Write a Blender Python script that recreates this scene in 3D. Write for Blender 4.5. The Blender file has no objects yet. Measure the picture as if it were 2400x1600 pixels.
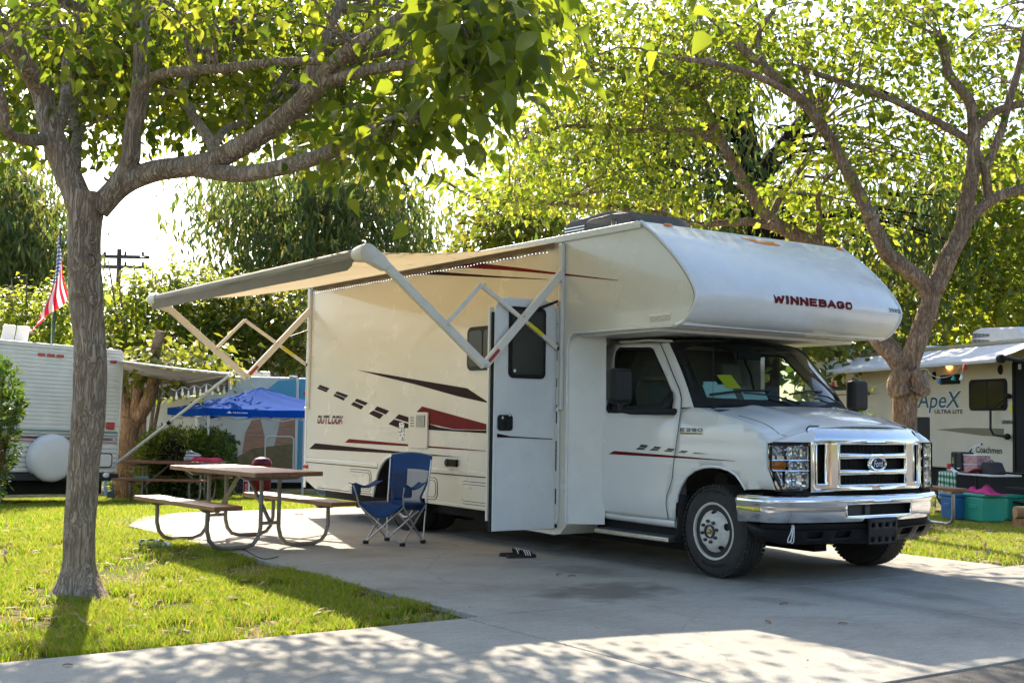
import bpy, bmesh, math, random
import numpy as np
from mathutils import Vector, Matrix, geometry, noise as mnoise
R = math.radians
random.seed(7)
SC = bpy.context.scene
COL = SC.collection

# ------------------------------------------------------------------ camera
# world frame: +X is the way the motorhome faces, y = 0 is its kerb-side wall, z = 0 the concrete pad
CAM_F, CAM_P, CAM_R, CAM_Y = 2862.35, R(3.613), R(0.822), R(34.581)
CAM = np.array([7.178, -6.678, 1.247])
_fw = np.array([-math.cos(CAM_Y)*math.cos(CAM_P), math.sin(CAM_Y)*math.cos(CAM_P), math.sin(CAM_P)])
_rt = np.array([math.sin(CAM_Y), math.cos(CAM_Y), 0.0])
_up = np.cross(_rt, _fw)
_r2 = _rt*math.cos(CAM_R) + _up*math.sin(CAM_R)
_u2 = -_rt*math.sin(CAM_R) + _up*math.cos(CAM_R)
cam = bpy.data.objects.new('camera', bpy.data.cameras.new('camera'))
COL.objects.link(cam)
cam.matrix_world = Matrix(((_r2[0], _u2[0], -_fw[0], CAM[0]), (_r2[1], _u2[1], -_fw[1], CAM[1]),
                           (_r2[2], _u2[2], -_fw[2], CAM[2]), (0, 0, 0, 1)))
cam.data.sensor_width = 36.0
cam.data.lens = CAM_F*36.0/2400.0
cam.data.clip_start = 0.1
cam.data.clip_end = 2000.0
SC.camera = cam

# ------------------------------------------------------------------ world, sun, exposure
SUN_EL = R(36.7)
SUN_DIR = np.array([-0.950*math.cos(SUN_EL), 0.311*math.cos(SUN_EL), math.sin(SUN_EL)])   # towards the sun
SUN_DIR = SUN_DIR/np.linalg.norm(SUN_DIR)
world = bpy.data.worlds.new('World'); SC.world = world; world.use_nodes = True
nt = world.node_tree; nt.nodes.clear()
sky = nt.nodes.new('ShaderNodeTexSky'); sky.sky_type = 'NISHITA'; sky.sun_disc = False
sky.sun_elevation = SUN_EL
sky.sun_rotation = math.atan2(SUN_DIR[0], SUN_DIR[1])
sky.air_density = 1.0; sky.dust_density = 1.6; sky.ozone_density = 1.0; sky.altitude = 0.0
bg = nt.nodes.new('ShaderNodeBackground'); bg.inputs['Strength'].default_value = 0.13
wo = nt.nodes.new('ShaderNodeOutputWorld')
nt.links.new(sky.outputs[0], bg.inputs[0]); nt.links.new(bg.outputs[0], wo.inputs[0])
sun = bpy.data.objects.new('sun', bpy.data.lights.new('sun', 'SUN'))
COL.objects.link(sun)
sun.data.energy = 4.6; sun.data.angle = R(0.53); sun.data.color = (1.0, 0.88, 0.70)
sun.rotation_euler = Vector(SUN_DIR).to_track_quat('Z', 'Y').to_euler()
sun.location = (-20, 8, 20)
vs = SC.view_settings
vs.view_transform = 'Standard'; vs.look = 'None'; vs.gamma = 1.0; vs.exposure = 1.42
vs.use_curve_mapping = False
SC.render.engine = 'CYCLES'
cy = SC.cycles
cy.max_bounces = 6; cy.diffuse_bounces = 2; cy.glossy_bounces = 3; cy.transmission_bounces = 3
cy.transparent_max_bounces = 8; cy.sample_clamp_indirect = 6.0
cy.caustics_reflective = False; cy.caustics_refractive = False
cy.use_adaptive_sampling = True; cy.adaptive_threshold = 0.03
cy.use_denoising = True
cy.use_light_tree = False
SC.render.use_persistent_data = False
try:
    cy.denoiser = 'OPENIMAGEDENOISE'
except Exception:
    pass

# ------------------------------------------------------------------ placing helpers (photo survey -> world)
def ray(px, py):
    return _fw + _r2*(px-1200.0)/CAM_F - _u2*(py-800.0)/CAM_F
def at(px, py, D):
    return CAM + ray(px, py)*D
def on(px, py, ax, v):
    d = ray(px, py); i = 'xyz'.index(ax)
    return CAM + d*((v-CAM[i])/d[i])
def on_plane(px, py, p0, n):
    d = ray(px, py); n = np.asarray(n, float)
    return CAM + d*(np.dot(np.asarray(p0, float)-CAM, n)/np.dot(d, n))
def terrain(x, y):
    e = max(0.0, -x-8.2)*0.05 + max(0.0, y-3.9)*0.042
    return -min(0.85, e)
def gnd(px, py):
    d = ray(px, py); D = 4.0
    for _ in range(4000):
        p = CAM + d*D
        if p[2] <= terrain(p[0], p[1]): break
        D += 0.02
    return CAM + d*D
def sz(px):      # photo coordinates read at 2352 px width
    return px/0.98

# ------------------------------------------------------------------ mesh builder
def frames(pts, closed=False):
    pts = [Vector(p) for p in pts]; n = len(pts); T = []
    for i in range(n):
        if closed: t = pts[(i+1) % n]-pts[i-1]
        elif i == 0: t = pts[1]-pts[0]
        elif i == n-1: t = pts[-1]-pts[-2]
        else: t = (pts[i+1]-pts[i]).normalized()+(pts[i]-pts[i-1]).normalized()
        if t.length < 1e-9: t = Vector((0, 0, 1))
        T.append(t.normalized())
    u = T[0].orthogonal().normalized(); out = []
    for i in range(n):
        u = (u-T[i]*u.dot(T[i]))
        u = u.normalized() if u.length > 1e-6 else T[i].orthogonal().normalized()
        out.append((pts[i], T[i], u, T[i].cross(u).normalized()))
    return out
class MB:
    def __init__(s): s.v = []; s.f = []
    def add(s, vs_, fs_):
        o = len(s.v); s.v += [tuple(map(float, p)) for p in vs_]; s.f += [tuple(i+o for i in q) for q in fs_]; return s
    def box(s, a, b, rot=None, c=None):
        (x0, y0, z0), (x1, y1, z1) = a, b
        P = [Vector(p) for p in ((x0,y0,z0),(x1,y0,z0),(x1,y1,z0),(x0,y1,z0),(x0,y0,z1),(x1,y0,z1),(x1,y1,z1),(x0,y1,z1))]
        if rot is not None:
            cc = Vector(c) if c is not None else (Vector(a)+Vector(b))/2
            P = [rot @ (p-cc)+cc for p in P]
        return s.add(P, [(0,3,2,1),(4,5,6,7),(0,1,5,4),(1,2,6,5),(2,3,7,6),(3,0,4,7)])
    def beam(s, p, q, w, h, up=(0, 0, 1)):
        p, q = Vector(p), Vector(q); t = (q-p).normalized(); u = t.cross(Vector(up))
        if u.length < 1e-5: u = t.orthogonal()
        u.normalize(); k = u.cross(t); L = []
        for c in (p, q):
            for a, b in ((-1,-1),(1,-1),(1,1),(-1,1)): L.append(c+u*(a*w/2)+k*(b*h/2))
        return s.add(L, [(3,2,1,0),(4,5,6,7),(0,1,5,4),(1,2,6,5),(2,3,7,6),(3,0,4,7)])
    def tube(s, pts, r, n=8, closed=False, caps=True):
        F = frames(pts, closed); m = len(F); L = []; fs = []
        rr = r if hasattr(r, '__len__') else [r]*m
        for i, (p, t, u, w) in enumerate(F):
            for k in range(n):
                a = 2*math.pi*k/n; L.append(p+(u*math.cos(a)+w*math.sin(a))*rr[i])
        for i in range(m if closed else m-1):
            for k in range(n):
                a, b = i*n+k, i*n+(k+1) % n; c, d = ((i+1) % m)*n+(k+1) % n, ((i+1) % m)*n+k
                fs.append((a, b, c, d))
        if caps and not closed:
            fs.append(tuple(range(n))[::-1]); fs.append(tuple(range((m-1)*n, m*n)))
        return s.add(L, fs)
    def prism(s, poly, ax, a, b):
        # poly in the two remaining axes (order x,y,z without ax)
        n = len(poly); L = []
        for w in (a, b):
            for (p, q) in poly:
                L.append({'x': (w, p, q), 'y': (p, w, q), 'z': (p, q, w)}[ax])
        return s.add(L, [tuple(range(n)), tuple(range(2*n-1, n-1, -1))] + [(i, (i+1) % n, n+(i+1) % n, n+i) for i in range(n)])
    def lathe(s, prof, c, axis, n=24, closed=False):
        c = Vector(c); t = Vector(axis).normalized(); u = t.orthogonal().normalized(); w = t.cross(u)
        L = []; fs = []; m = len(prof)
        for (r, h) in prof:
            for k in range(n):
                a = 2*math.pi*k/n; L.append(c+t*h+(u*math.cos(a)+w*math.sin(a))*r)
        for i in range(m if closed else m-1):
            j = (i+1) % m
            for k in range(n):
                fs.append((i*n+k, i*n+(k+1) % n, j*n+(k+1) % n, j*n+k))
        if not closed:
            if prof[0][0] > 1e-6: fs.append(tuple(range(n))[::-1])
            if prof[-1][0] > 1e-6: fs.append(tuple(range((m-1)*n, m*n)))
        return s.add(L, fs)
    def ball(s, c, r, sc=(1, 1, 1), n=12, m=8):
        L = []; fs = []
        for i in range(m+1):
            th = math.pi*i/m
            for k in range(n):
                a = 2*math.pi*k/n
                L.append((c[0]+r*sc[0]*math.sin(th)*math.cos(a), c[1]+r*sc[1]*math.sin(th)*math.sin(a), c[2]+r*sc[2]*math.cos(th)))
        for i in range(m):
            for k in range(n):
                fs.append((i*n+k, (i+1)*n+k, (i+1)*n+(k+1) % n, i*n+(k+1) % n))
        return s.add(L, fs)
    def grid(s, fn, nu, nv):
        L = [fn(i/nu, j/nv) for i in range(nu+1) for j in range(nv+1)]
        return s.add(L, [(i*(nv+1)+j, (i+1)*(nv+1)+j, (i+1)*(nv+1)+j+1, i*(nv+1)+j+1) for i in range(nu) for j in range(nv)])
    def xf(s, M_):
        s.v = [tuple(M_ @ Vector(p)) for p in s.v]; return s
    def build(s, name, mat, parent=None, smooth=35, bevel=0, bseg=2, solid=0, sub=0, sdoff=-1):
        me = bpy.data.meshes.new(name); me.from_pydata(s.v, [], s.f); me.update()
        bm = bmesh.new(); bm.from_mesh(me); bmesh.ops.remove_doubles(bm, verts=bm.verts, dist=1e-5)
        bmesh.ops.recalc_face_normals(bm, faces=bm.faces)
        bm.to_mesh(me); bm.free()
        return link(name, me, mat, parent, smooth, bevel, bseg, solid, sub, sdoff)
def link(name, me, mat, parent=None, smooth=35, bevel=0, bseg=2, solid=0, sub=0, sdoff=-1):
    if mat is not None:
        me.materials.clear(); me.materials.append(MAT[mat] if isinstance(mat, str) else mat)
    if smooth:
        me.polygons.foreach_set('use_smooth', [True]*len(me.polygons))
        me.set_sharp_from_angle(angle=R(smooth))
    o = bpy.data.objects.new(name, me); COL.objects.link(o)
    if parent is not None: o.parent = parent
    if sub:
        m = o.modifiers.new('sub', 'SUBSURF'); m.levels = sub; m.render_levels = sub
    if solid:
        m = o.modifiers.new('solid', 'SOLIDIFY'); m.thickness = solid; m.offset = sdoff
    if bevel:
        m = o.modifiers.new('bevel', 'BEVEL'); m.width = bevel; m.segments = bseg; m.limit_method = 'ANGLE'; m.angle_limit = R(40)
        m.harden_normals = True
    return o
def thing(name, label, cat, loc=(0, 0, 0), group=None):
    o = bpy.data.objects.new(name, None); COL.objects.link(o); o.location = loc; o.empty_display_size = 0.1
    o['label'] = label; o['category'] = cat
    if group: o['group'] = group
    return o
def tag(o, label, cat, group=None):
    o['label'] = label; o['category'] = cat
    if group: o['group'] = group
    return o
def kind(o, k): o['kind'] = k; return o
def attach(ch, par):
    ch.parent = par; ch.matrix_parent_inverse = Matrix.Translation(-Vector(par.location)); return ch
def arr_mesh(name, V, F):
    # V (n,3), F (m,k) constant polygon size
    me = bpy.data.meshes.new(name); V = np.ascontiguousarray(V, np.float32); F = np.ascontiguousarray(F, np.int32)
    m, k = F.shape
    me.vertices.add(len(V)); me.vertices.foreach_set('co', V.ravel())
    me.loops.add(m*k); me.loops.foreach_set('vertex_index', F.ravel())
    me.polygons.add(m); me.polygons.foreach_set('loop_start', np.arange(0, m*k, k, dtype=np.int32))
    me.update(calc_edges=True); me.validate(); return me
def rr(x0, z0, x1, z1, r, n=5):
    # rounded rectangle outline
    P = []
    for cx, cz, a0 in ((x1-r, z1-r, 0), (x0+r, z1-r, 90), (x0+r, z0+r, 180), (x1-r, z0+r, 270)):
        for i in range(n+1):
            a = R(a0+90*i/n); P.append((cx+r*math.cos(a), cz+r*math.sin(a)))
    return P
def smooth_path(pts, k=6):
    P = [np.array(p, float) for p in pts]; out = []
    for i in range(len(P)-1):
        p0 = P[max(i-1, 0)]; p1 = P[i]; p2 = P[i+1]; p3 = P[min(i+2, len(P)-1)]
        for j in range(k):
            t = j/k
            out.append(0.5*((2*p1)+(-p0+p2)*t+(2*p0-5*p1+4*p2-p3)*t*t+(-p0+3*p1-3*p2+p3)*t**3))
    out.append(P[-1]); return out
def inside(poly, x, y):
    c = False; n = len(poly); j = n-1
    for i in range(n):
        xi, yi = poly[i]; xj, yj = poly[j]
        if (yi > y) != (yj > y) and x < (xj-xi)*(y-yi)/(yj-yi)+xi: c = not c
        j = i
    return c
def panel(outline, holes, fn, step):
    # curved sheet: 2-D outline with holes, filled with a fine triangulation, mapped by fn(a, b) -> point
    V = []; E_ = []
    for loop in [outline]+holes:
        o = len(V); n = len(loop); V += [Vector(p) for p in loop]; E_ += [(o+i, o+(i+1) % n) for i in range(n)]
    xs = [p[0] for p in outline]; ys = [p[1] for p in outline]
    x = min(xs)+step*0.5
    while x < max(xs):
        y = min(ys)+step*0.5
        while y < max(ys):
            if inside(outline, x, y) and not any(inside(h, x, y) for h in holes): V.append(Vector((x, y)))
            y += step
        x += step
    r = geometry.delaunay_2d_cdt(V, E_, [], 0, 1e-5)
    fs = []
    for t in r[2]:
        cx = sum(r[0][i][0] for i in t)/len(t); cy_ = sum(r[0][i][1] for i in t)/len(t)
        if inside(outline, cx, cy_) and not any(inside(h, cx, cy_) for h in holes): fs.append(tuple(t))
    mb = MB(); mb.add([fn(p[0], p[1]) for p in r[0]], fs); return mb

# ------------------------------------------------------------------ materials
MAT = {}
def M(name, col, rough=0.5, metal=0.0, var=0.0, scale=6.0, bump=0.0, bscale=60.0, spec=0.5, coat=0.0, alpha=1.0, emit=None, stretch=(1, 1, 1), detail=5.0, col2=None):
    m = bpy.data.materials.new(name); m.use_nodes = True; t = m.node_tree; b = t.nodes['Principled BSDF']
    b.inputs['Base Color'].default_value = (*col, 1); b.inputs['Roughness'].default_value = rough
    b.inputs['Metallic'].default_value = metal; b.inputs['Specular IOR Level'].default_value = spec
    b.inputs['Coat Weight'].default_value = coat; b.inputs['Coat Roughness'].default_value = 0.05
    if emit: b.inputs['Emission Color'].default_value = (*emit[0], 1); b.inputs['Emission Strength'].default_value = emit[1]
    tc = t.nodes.new('ShaderNodeTexCoord'); mp = t.nodes.new('ShaderNodeMapping'); mp.inputs['Scale'].default_value = stretch
    t.links.new(tc.outputs['Object'], mp.inputs[0])
    if var > 0 or col2:
        n = t.nodes.new('ShaderNodeTexNoise'); n.inputs['Scale'].default_value = scale; n.inputs['Detail'].default_value = detail
        n.inputs['Roughness'].default_value = 0.6
        rp = t.nodes.new('ShaderNodeValToRGB'); rp.color_ramp.elements[0].position = 0.32; rp.color_ramp.elements[1].position = 0.68
        c2 = col2 if col2 else tuple(c*(1-var) for c in col)
        rp.color_ramp.elements[0].color = (*c2, 1)
        rp.color_ramp.elements[1].color = (*(col if col2 else [min(1, c*(1+var*0.5)) for c in col]), 1)
        t.links.new(mp.outputs[0], n.inputs['Vector']); t.links.new(n.outputs['Fac'], rp.inputs[0]); t.links.new(rp.outputs[0], b.inputs['Base Color'])
        mr = t.nodes.new('ShaderNodeMapRange'); mr.inputs[3].default_value = max(0, rough-0.08); mr.inputs[4].default_value = min(1, rough+0.08)
        t.links.new(n.outputs['Fac'], mr.inputs[0]); t.links.new(mr.outputs[0], b.inputs['Roughness'])
    if bump > 0:
        n2 = t.nodes.new('ShaderNodeTexNoise'); n2.inputs['Scale'].default_value = bscale; n2.inputs['Detail'].default_value = 4
        bp = t.nodes.new('ShaderNodeBump'); bp.inputs['Strength'].default_value = bump; bp.inputs['Distance'].default_value = 0.01
        t.links.new(mp.outputs[0], n2.inputs['Vector']); t.links.new(n2.outputs['Fac'], bp.inputs['Height']); t.links.new(bp.outputs[0], b.inputs['Normal'])
    MAT[name] = m; return m
def nodes(m): return m.node_tree, m.node_tree.nodes, m.node_tree.links
def N(t, typ, **kw):
    n = t.nodes.new(typ)
    for k, v in kw.items(): setattr(n, k, v)
    return n
def ramp(t, stops, inp=None):
    r = t.nodes.new('ShaderNodeValToRGB'); e = r.color_ramp.elements
    while len(e) < len(stops): e.new(0.5)
    for el, (p, c) in zip(e, stops): el.position = p; el.color = (*c, 1)
    if inp is not None: t.links.new(inp, r.inputs[0])
    return r

M('gelcoat', (0.75, 0.70, 0.60), 0.26, var=0.035, scale=1.6, coat=0.35, bump=0.012, bscale=9)
M('cap_white', (0.82, 0.81, 0.785), 0.2, var=0.05, scale=5, coat=0.5)
M('cab_paint', (0.80, 0.79, 0.765), 0.2, var=0.03, scale=3, coat=0.6)
M('white_trim', (0.78, 0.77, 0.73), 0.4, var=0.05, scale=9)
M('alu', (0.72, 0.70, 0.66), 0.42, metal=0.35, var=0.06, scale=12)
M('arm_white', (0.86, 0.80, 0.70), 0.5, var=0.05, scale=10)
M('black_plastic', (0.018, 0.018, 0.019), 0.5, spec=0.25, var=0.25, scale=30, bump=0.1, bscale=300)
M('black_rubber', (0.022, 0.021, 0.020), 0.72, spec=0.2, var=0.3, scale=14, bump=0.15, bscale=180)
M('tyre', (0.034, 0.032, 0.030), 0.78, var=0.35, scale=18, bump=0.2, bscale=160)
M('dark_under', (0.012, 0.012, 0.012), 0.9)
M('arch_liner', (0.045, 0.036, 0.026), 0.9, var=0.5, scale=9)
M('chrome', (0.86, 0.87, 0.88), 0.045, metal=1.0, var=0.03, scale=20)
M('crease_shade', (0.05, 0.04, 0.035), 0.6)
M('chrome_dull', (0.62, 0.61, 0.58), 0.3, metal=1.0, var=0.15, scale=25)
M('rim_white', (0.70, 0.67, 0.60), 0.5, var=0.22, scale=16, bump=0.08, bscale=70)
M('lug', (0.10, 0.095, 0.10), 0.5, metal=0.6, var=0.3, scale=60)
M('decal_red', (0.16, 0.010, 0.010), 0.5, var=0.08, scale=20, spec=0.08)
M('decal_brown', (0.034, 0.015, 0.014), 0.5, var=0.08, scale=20, spec=0.05)
M('decal_black', (0.02, 0.02, 0.022), 0.35)
M('lamp_red', (0.5, 0.02, 0.02), 0.2, coat=0.5)
M('lamp_amber', (0.75, 0.20, 0.01), 0.2, coat=0.6)
M('lamp_lens', (0.85, 0.87, 0.9), 0.05, metal=0.85, var=0.1, scale=40)
M('label_yellow', (0.80, 0.68, 0.02), 0.5)
M('label_red', (0.45, 0.04, 0.04), 0.5)
M('label_white', (0.8, 0.8, 0.8), 0.5)
M('label_pale', (0.55, 0.74, 0.76), 0.6)
M('blue_dark', (0.008, 0.018, 0.085), 0.5, spec=0.3)
M('seat_grey', (0.20, 0.185, 0.165), 0.85, var=0.1, scale=20)
M('dash', (0.035, 0.035, 0.036), 0.7)
M('ac_dark', (0.055, 0.058, 0.064), 0.6, var=0.15, scale=14)
M('gold', (0.55, 0.42, 0.10), 0.3, metal=0.8)
M('led', (1, 1, 1), 0.3, emit=((0.9, 0.93, 1.0), 0.9))
MAT['led'].cycles.emission_sampling = 'NONE'
def glass(name, tint, dark=0.0, rough=0.0, ior=1.45):
    m = bpy.data.materials.new(name); m.use_nodes = True; t, nd, lk = nodes(m); nd.clear()
    o = N(t, 'ShaderNodeOutputMaterial'); tr = N(t, 'ShaderNodeBsdfTransparent'); tr.inputs[0].default_value = (*tint, 1)
    gl = N(t, 'ShaderNodeBsdfGlossy'); gl.inputs['Roughness'].default_value = rough; gl.inputs[0].default_value = (0.95, 0.97, 1, 1)
    fr = N(t, 'ShaderNodeFresnel'); fr.inputs[0].default_value = ior; mx = N(t, 'ShaderNodeMixShader')
    lk.new(fr.outputs[0], mx.inputs[0]); lk.new(tr.outputs[0], mx.inputs[1]); lk.new(gl.outputs[0], mx.inputs[2]); lk.new(mx.outputs[0], o.inputs[0])
    MAT[name] = m
glass('windscreen_glass', (0.72, 0.84, 0.77), ior=1.28)
glass('side_glass', (0.55, 0.62, 0.58), ior=1.3)
glass('clear_lens', (0.93, 0.95, 0.96))
glass('bottle_plastic', (0.86, 0.9, 0.9), rough=0.1)
M('smoked_glass', (0.012, 0.010, 0.008), 0.08, spec=0.16)
M('door_glass', (0.05, 0.05, 0.044), 0.25, spec=0.4)
def fabric_translucent(name, col, tcol, amt=0.45, rough=0.8, stripes=None):
    m = bpy.data.materials.new(name); m.use_nodes = True; t, nd, lk = nodes(m); nd.clear()
    o = N(t, 'ShaderNodeOutputMaterial'); p = N(t, 'ShaderNodeBsdfPrincipled'); p.inputs['Base Color'].default_value = (*col, 1); p.inputs['Roughness'].default_value = rough; p.inputs['Specular IOR Level'].default_value = 0.03
    tl = N(t, 'ShaderNodeBsdfTranslucent'); tl.inputs[0].default_value = (*tcol, 1); mx = N(t, 'ShaderNodeMixShader'); mx.inputs[0].default_value = amt
    tc = N(t, 'ShaderNodeTexCoord'); n = N(t, 'ShaderNodeTexNoise'); n.inputs['Scale'].default_value = 5; n.inputs['Detail'].default_value = 6
    lk.new(tc.outputs['Object'], n.inputs['Vector'])
    r = ramp(t, [(0.3, tuple(c*0.86 for c in col)), (0.7, col)], n.outputs['Fac']); lk.new(r.outputs[0], p.inputs['Base Color'])
    lk.new(p.outputs[0], mx.inputs[1]); lk.new(tl.outputs[0], mx.inputs[2]); lk.new(mx.outputs[0], o.inputs[0]); MAT[name] = m; return m
fabric_translucent('awning_fabric', (0.55, 0.49, 0.385), (0.56, 0.45, 0.28), 0.46)
fabric_translucent('awning_grey', (0.36, 0.32, 0.255), (0.26, 0.22, 0.16), 0.3)
fabric_translucent('awning_dark', (0.28, 0.265, 0.245), (0.16, 0.15, 0.135), 0.2)
fabric_translucent('canopy_blue', (0.008, 0.085, 0.42), (0.01, 0.13, 0.62), 0.35, 0.85)
for nm, sc, th in (('cap_white', 95.0, 0.735), ('cab_paint', 120.0, 0.78)):   # insect specks and road grit
    t, nd, lk = nodes(MAT[nm]); b = nd['Principled BSDF']; src = b.inputs['Base Color'].links[0].from_socket
    tc = N(t, 'ShaderNodeTexCoord'); n = N(t, 'ShaderNodeTexNoise'); n.inputs['Scale'].default_value = sc; n.inputs['Detail'].default_value = 2.5; lk.new(tc.outputs['Object'], n.inputs['Vector'])
    n2 = N(t, 'ShaderNodeTexNoise'); n2.inputs['Scale'].default_value = 1.3; n2.inputs['Detail'].default_value = 3; lk.new(tc.outputs['Object'], n2.inputs['Vector'])
    ad = N(t, 'ShaderNodeMath', operation='MULTIPLY_ADD'); ad.inputs[1].default_value = 0.22; lk.new(n2.outputs['Fac'], ad.inputs[0]); lk.new(n.outputs['Fac'], ad.inputs[2])
    rp = ramp(t, [(th+0.07, (0, 0, 0)), (th+0.11, (0.45, 0.45, 0.45))], ad.outputs[0]); mz = N(t, 'ShaderNodeMixRGB'); mz.inputs[2].default_value = (0.10, 0.085, 0.065, 1)
    lk.new(rp.outputs[0], mz.inputs[0]); lk.new(src, mz.inputs[1]); lk.new(mz.outputs[0], b.inputs['Base Color'])
M('awning_band', (0.13, 0.105, 0.08), 0.85, var=0.15, scale=14)
m = M('awning_roll', (0.36, 0.335, 0.29), 0.8)
t, nd, lk = nodes(m); g = N(t, 'ShaderNodeTexCoord'); mp = N(t, 'ShaderNodeMapping'); mp.inputs['Scale'].default_value = (0.35, 30, 30); lk.new(g.outputs['Object'], mp.inputs[0])
n = N(t, 'ShaderNodeTexNoise'); n.inputs['Scale'].default_value = 2.2; n.inputs['Detail'].default_value = 3; lk.new(mp.outputs[0], n.inputs['Vector'])
r = ramp(t, [(0.30, (0.17, 0.15, 0.12)), (0.48, (0.42, 0.38, 0.31)), (0.62, (0.24, 0.215, 0.175)), (0.78, (0.5, 0.46, 0.38))], n.outputs['Fac']); lk.new(r.outputs[0], nd['Principled BSDF'].inputs['Base Color'])
# ================================================================== SETTING
# concrete: worn broom-finished slabs with stains of their own
m = bpy.data.materials.new('concrete'); m.use_nodes = True; t, nd, lk = nodes(m); b = nd['Principled BSDF']; MAT['concrete'] = m
geo = N(t, 'ShaderNodeNewGeometry'); POS = geo.outputs['Position']
n1 = N(t, 'ShaderNodeTexNoise'); n1.inputs['Scale'].default_value = 0.9; n1.inputs['Detail'].default_value = 8; n1.inputs['Roughness'].default_value = 0.62; lk.new(POS, n1.inputs['Vector'])
r1 = ramp(t, [(0.28, (0.31, 0.285, 0.245)), (0.5, (0.43, 0.405, 0.36)), (0.74, (0.50, 0.475, 0.425))], n1.outputs['Fac'])
mp = N(t, 'ShaderNodeMapping'); mp.inputs['Scale'].default_value = (30, 2.2, 2); lk.new(POS, mp.inputs[0])
n2 = N(t, 'ShaderNodeTexNoise'); n2.inputs['Scale'].default_value = 3.0; n2.inputs['Detail'].default_value = 6; lk.new(mp.outputs[0], n2.inputs['Vector'])
r2 = ramp(t, [(0.3, (0.70, 0.70, 0.70)), (0.65, (1, 1, 1))], n2.outputs['Fac'])
mx = N(t, 'ShaderNodeMixRGB', blend_type='MULTIPLY'); mx.inputs[0].default_value = 0.75; lk.new(r1.outputs[0], mx.inputs[1]); lk.new(r2.outputs[0], mx.inputs[2])
n3 = N(t, 'ShaderNodeTexNoise'); n3.inputs['Scale'].default_value = 260; n3.inputs['Detail'].default_value = 2; lk.new(POS, n3.inputs['Vector'])
r3 = ramp(t, [(0.35, (0.82, 0.82, 0.82)), (0.7, (1.06, 1.06, 1.06))], n3.outputs['Fac'])
mx2 = N(t, 'ShaderNodeMixRGB', blend_type='MULTIPLY'); mx2.inputs[0].default_value = 0.8; lk.new(mx.outputs[0], mx2.inputs[1]); lk.new(r3.outputs[0], mx2.inputs[2])
vc = N(t, 'ShaderNodeTexVoronoi', feature='DISTANCE_TO_EDGE'); vc.inputs['Scale'].default_value = 0.42
nwp = N(t, 'ShaderNodeTexNoise'); nwp.inputs['Scale'].default_value = 2.0; nwp.inputs['Detail'].default_value = 5; lk.new(POS, nwp.inputs['Vector'])
vw = N(t, 'ShaderNodeMixRGB'); vw.inputs[0].default_value = 0.22; lk.new(POS, vw.inputs[1]); lk.new(nwp.outputs['Color'], vw.inputs[2]); lk.new(vw.outputs[0], vc.inputs['Vector'])
rc = ramp(t, [(0.0, (0.62, 0.62, 0.62)), (0.006, (1, 1, 1))], vc.outputs['Distance'])
mx3 = N(t, 'ShaderNodeMixRGB', blend_type='MULTIPLY'); mx3.inputs[0].default_value = 0.35; lk.new(mx2.outputs[0], mx3.inputs[1]); lk.new(rc.outputs[0], mx3.inputs[2])
ng = N(t, 'ShaderNodeTexNoise'); ng.inputs['Scale'].default_value = 55; ng.inputs['Detail'].default_value = 3; lk.new(POS, ng.inputs['Vector'])
rg = ramp(t, [(0.30, (0.72, 0.70, 0.68)), (0.42, (1, 1, 1)), (0.75, (1.08, 1.08, 1.07))], ng.outputs['Fac'])
mx4 = N(t, 'ShaderNodeMixRGB', blend_type='MULTIPLY'); mx4.inputs[0].default_value = 0.85; lk.new(mx3.outputs[0], mx4.inputs[1]); lk.new(rg.outputs[0], mx4.inputs[2])
last = mx4.outputs[0]
nz = N(t, 'ShaderNodeTexNoise'); nz.inputs['Scale'].default_value = 3.5; nz.inputs['Detail'].default_value = 6; lk.new(POS, nz.inputs['Vector'])
for (sx, sy, ra, rb, amt) in ((0.18, -0.95, 0.42, 0.62, 0.62), (-0.9, -0.35, 0.55, 0.30, 0.35), (-2.2, 1.3, 0.9, 0.9, 0.5), (1.4, 1.0, 0.5, 0.2, 0.28), (-3.2, 1.2, 0.7, 0.8, 0.4), (1.1, -0.2, 0.3, 0.16, 0.25), (-0.4, 0.7, 0.6, 0.5, 0.35)):
    mm = N(t, 'ShaderNodeMapping'); mm.vector_type = 'POINT'
    mm.inputs['Location'].default_value = (-sx/ra, -sy/rb, 0); mm.inputs['Scale'].default_value = (1/ra, 1/rb, 0)
    lk.new(POS, mm.inputs[0])
    ln = N(t, 'ShaderNodeVectorMath', operation='LENGTH'); lk.new(mm.outputs[0], ln.inputs[0])
    ad = N(t, 'ShaderNodeMath', operation='MULTIPLY_ADD'); ad.inputs[1].default_value = 1.6; lk.new(nz.outputs['Fac'], ad.inputs[0]); lk.new(ln.outputs['Value'], ad.inputs[2])
    rs = ramp(t, [(0.55, (amt,)*3), (1.0, (0, 0, 0))])
    mr = N(t, 'ShaderNodeMapRange'); mr.inputs[1].default_value = 0.6; mr.inputs[2].default_value = 1.9; lk.new(ad.outputs[0], mr.inputs[0]); lk.new(mr.outputs[0], rs.inputs[0])
    mz = N(t, 'ShaderNodeMixRGB'); mz.inputs[2].default_value = (0.07, 0.06, 0.05, 1); lk.new(rs.outputs[0], mz.inputs[0]); lk.new(last, mz.inputs[1]); last = mz.outputs[0]
sepP = N(t, 'ShaderNodeSeparateXYZ'); lk.new(POS, sepP.inputs[0])
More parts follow.
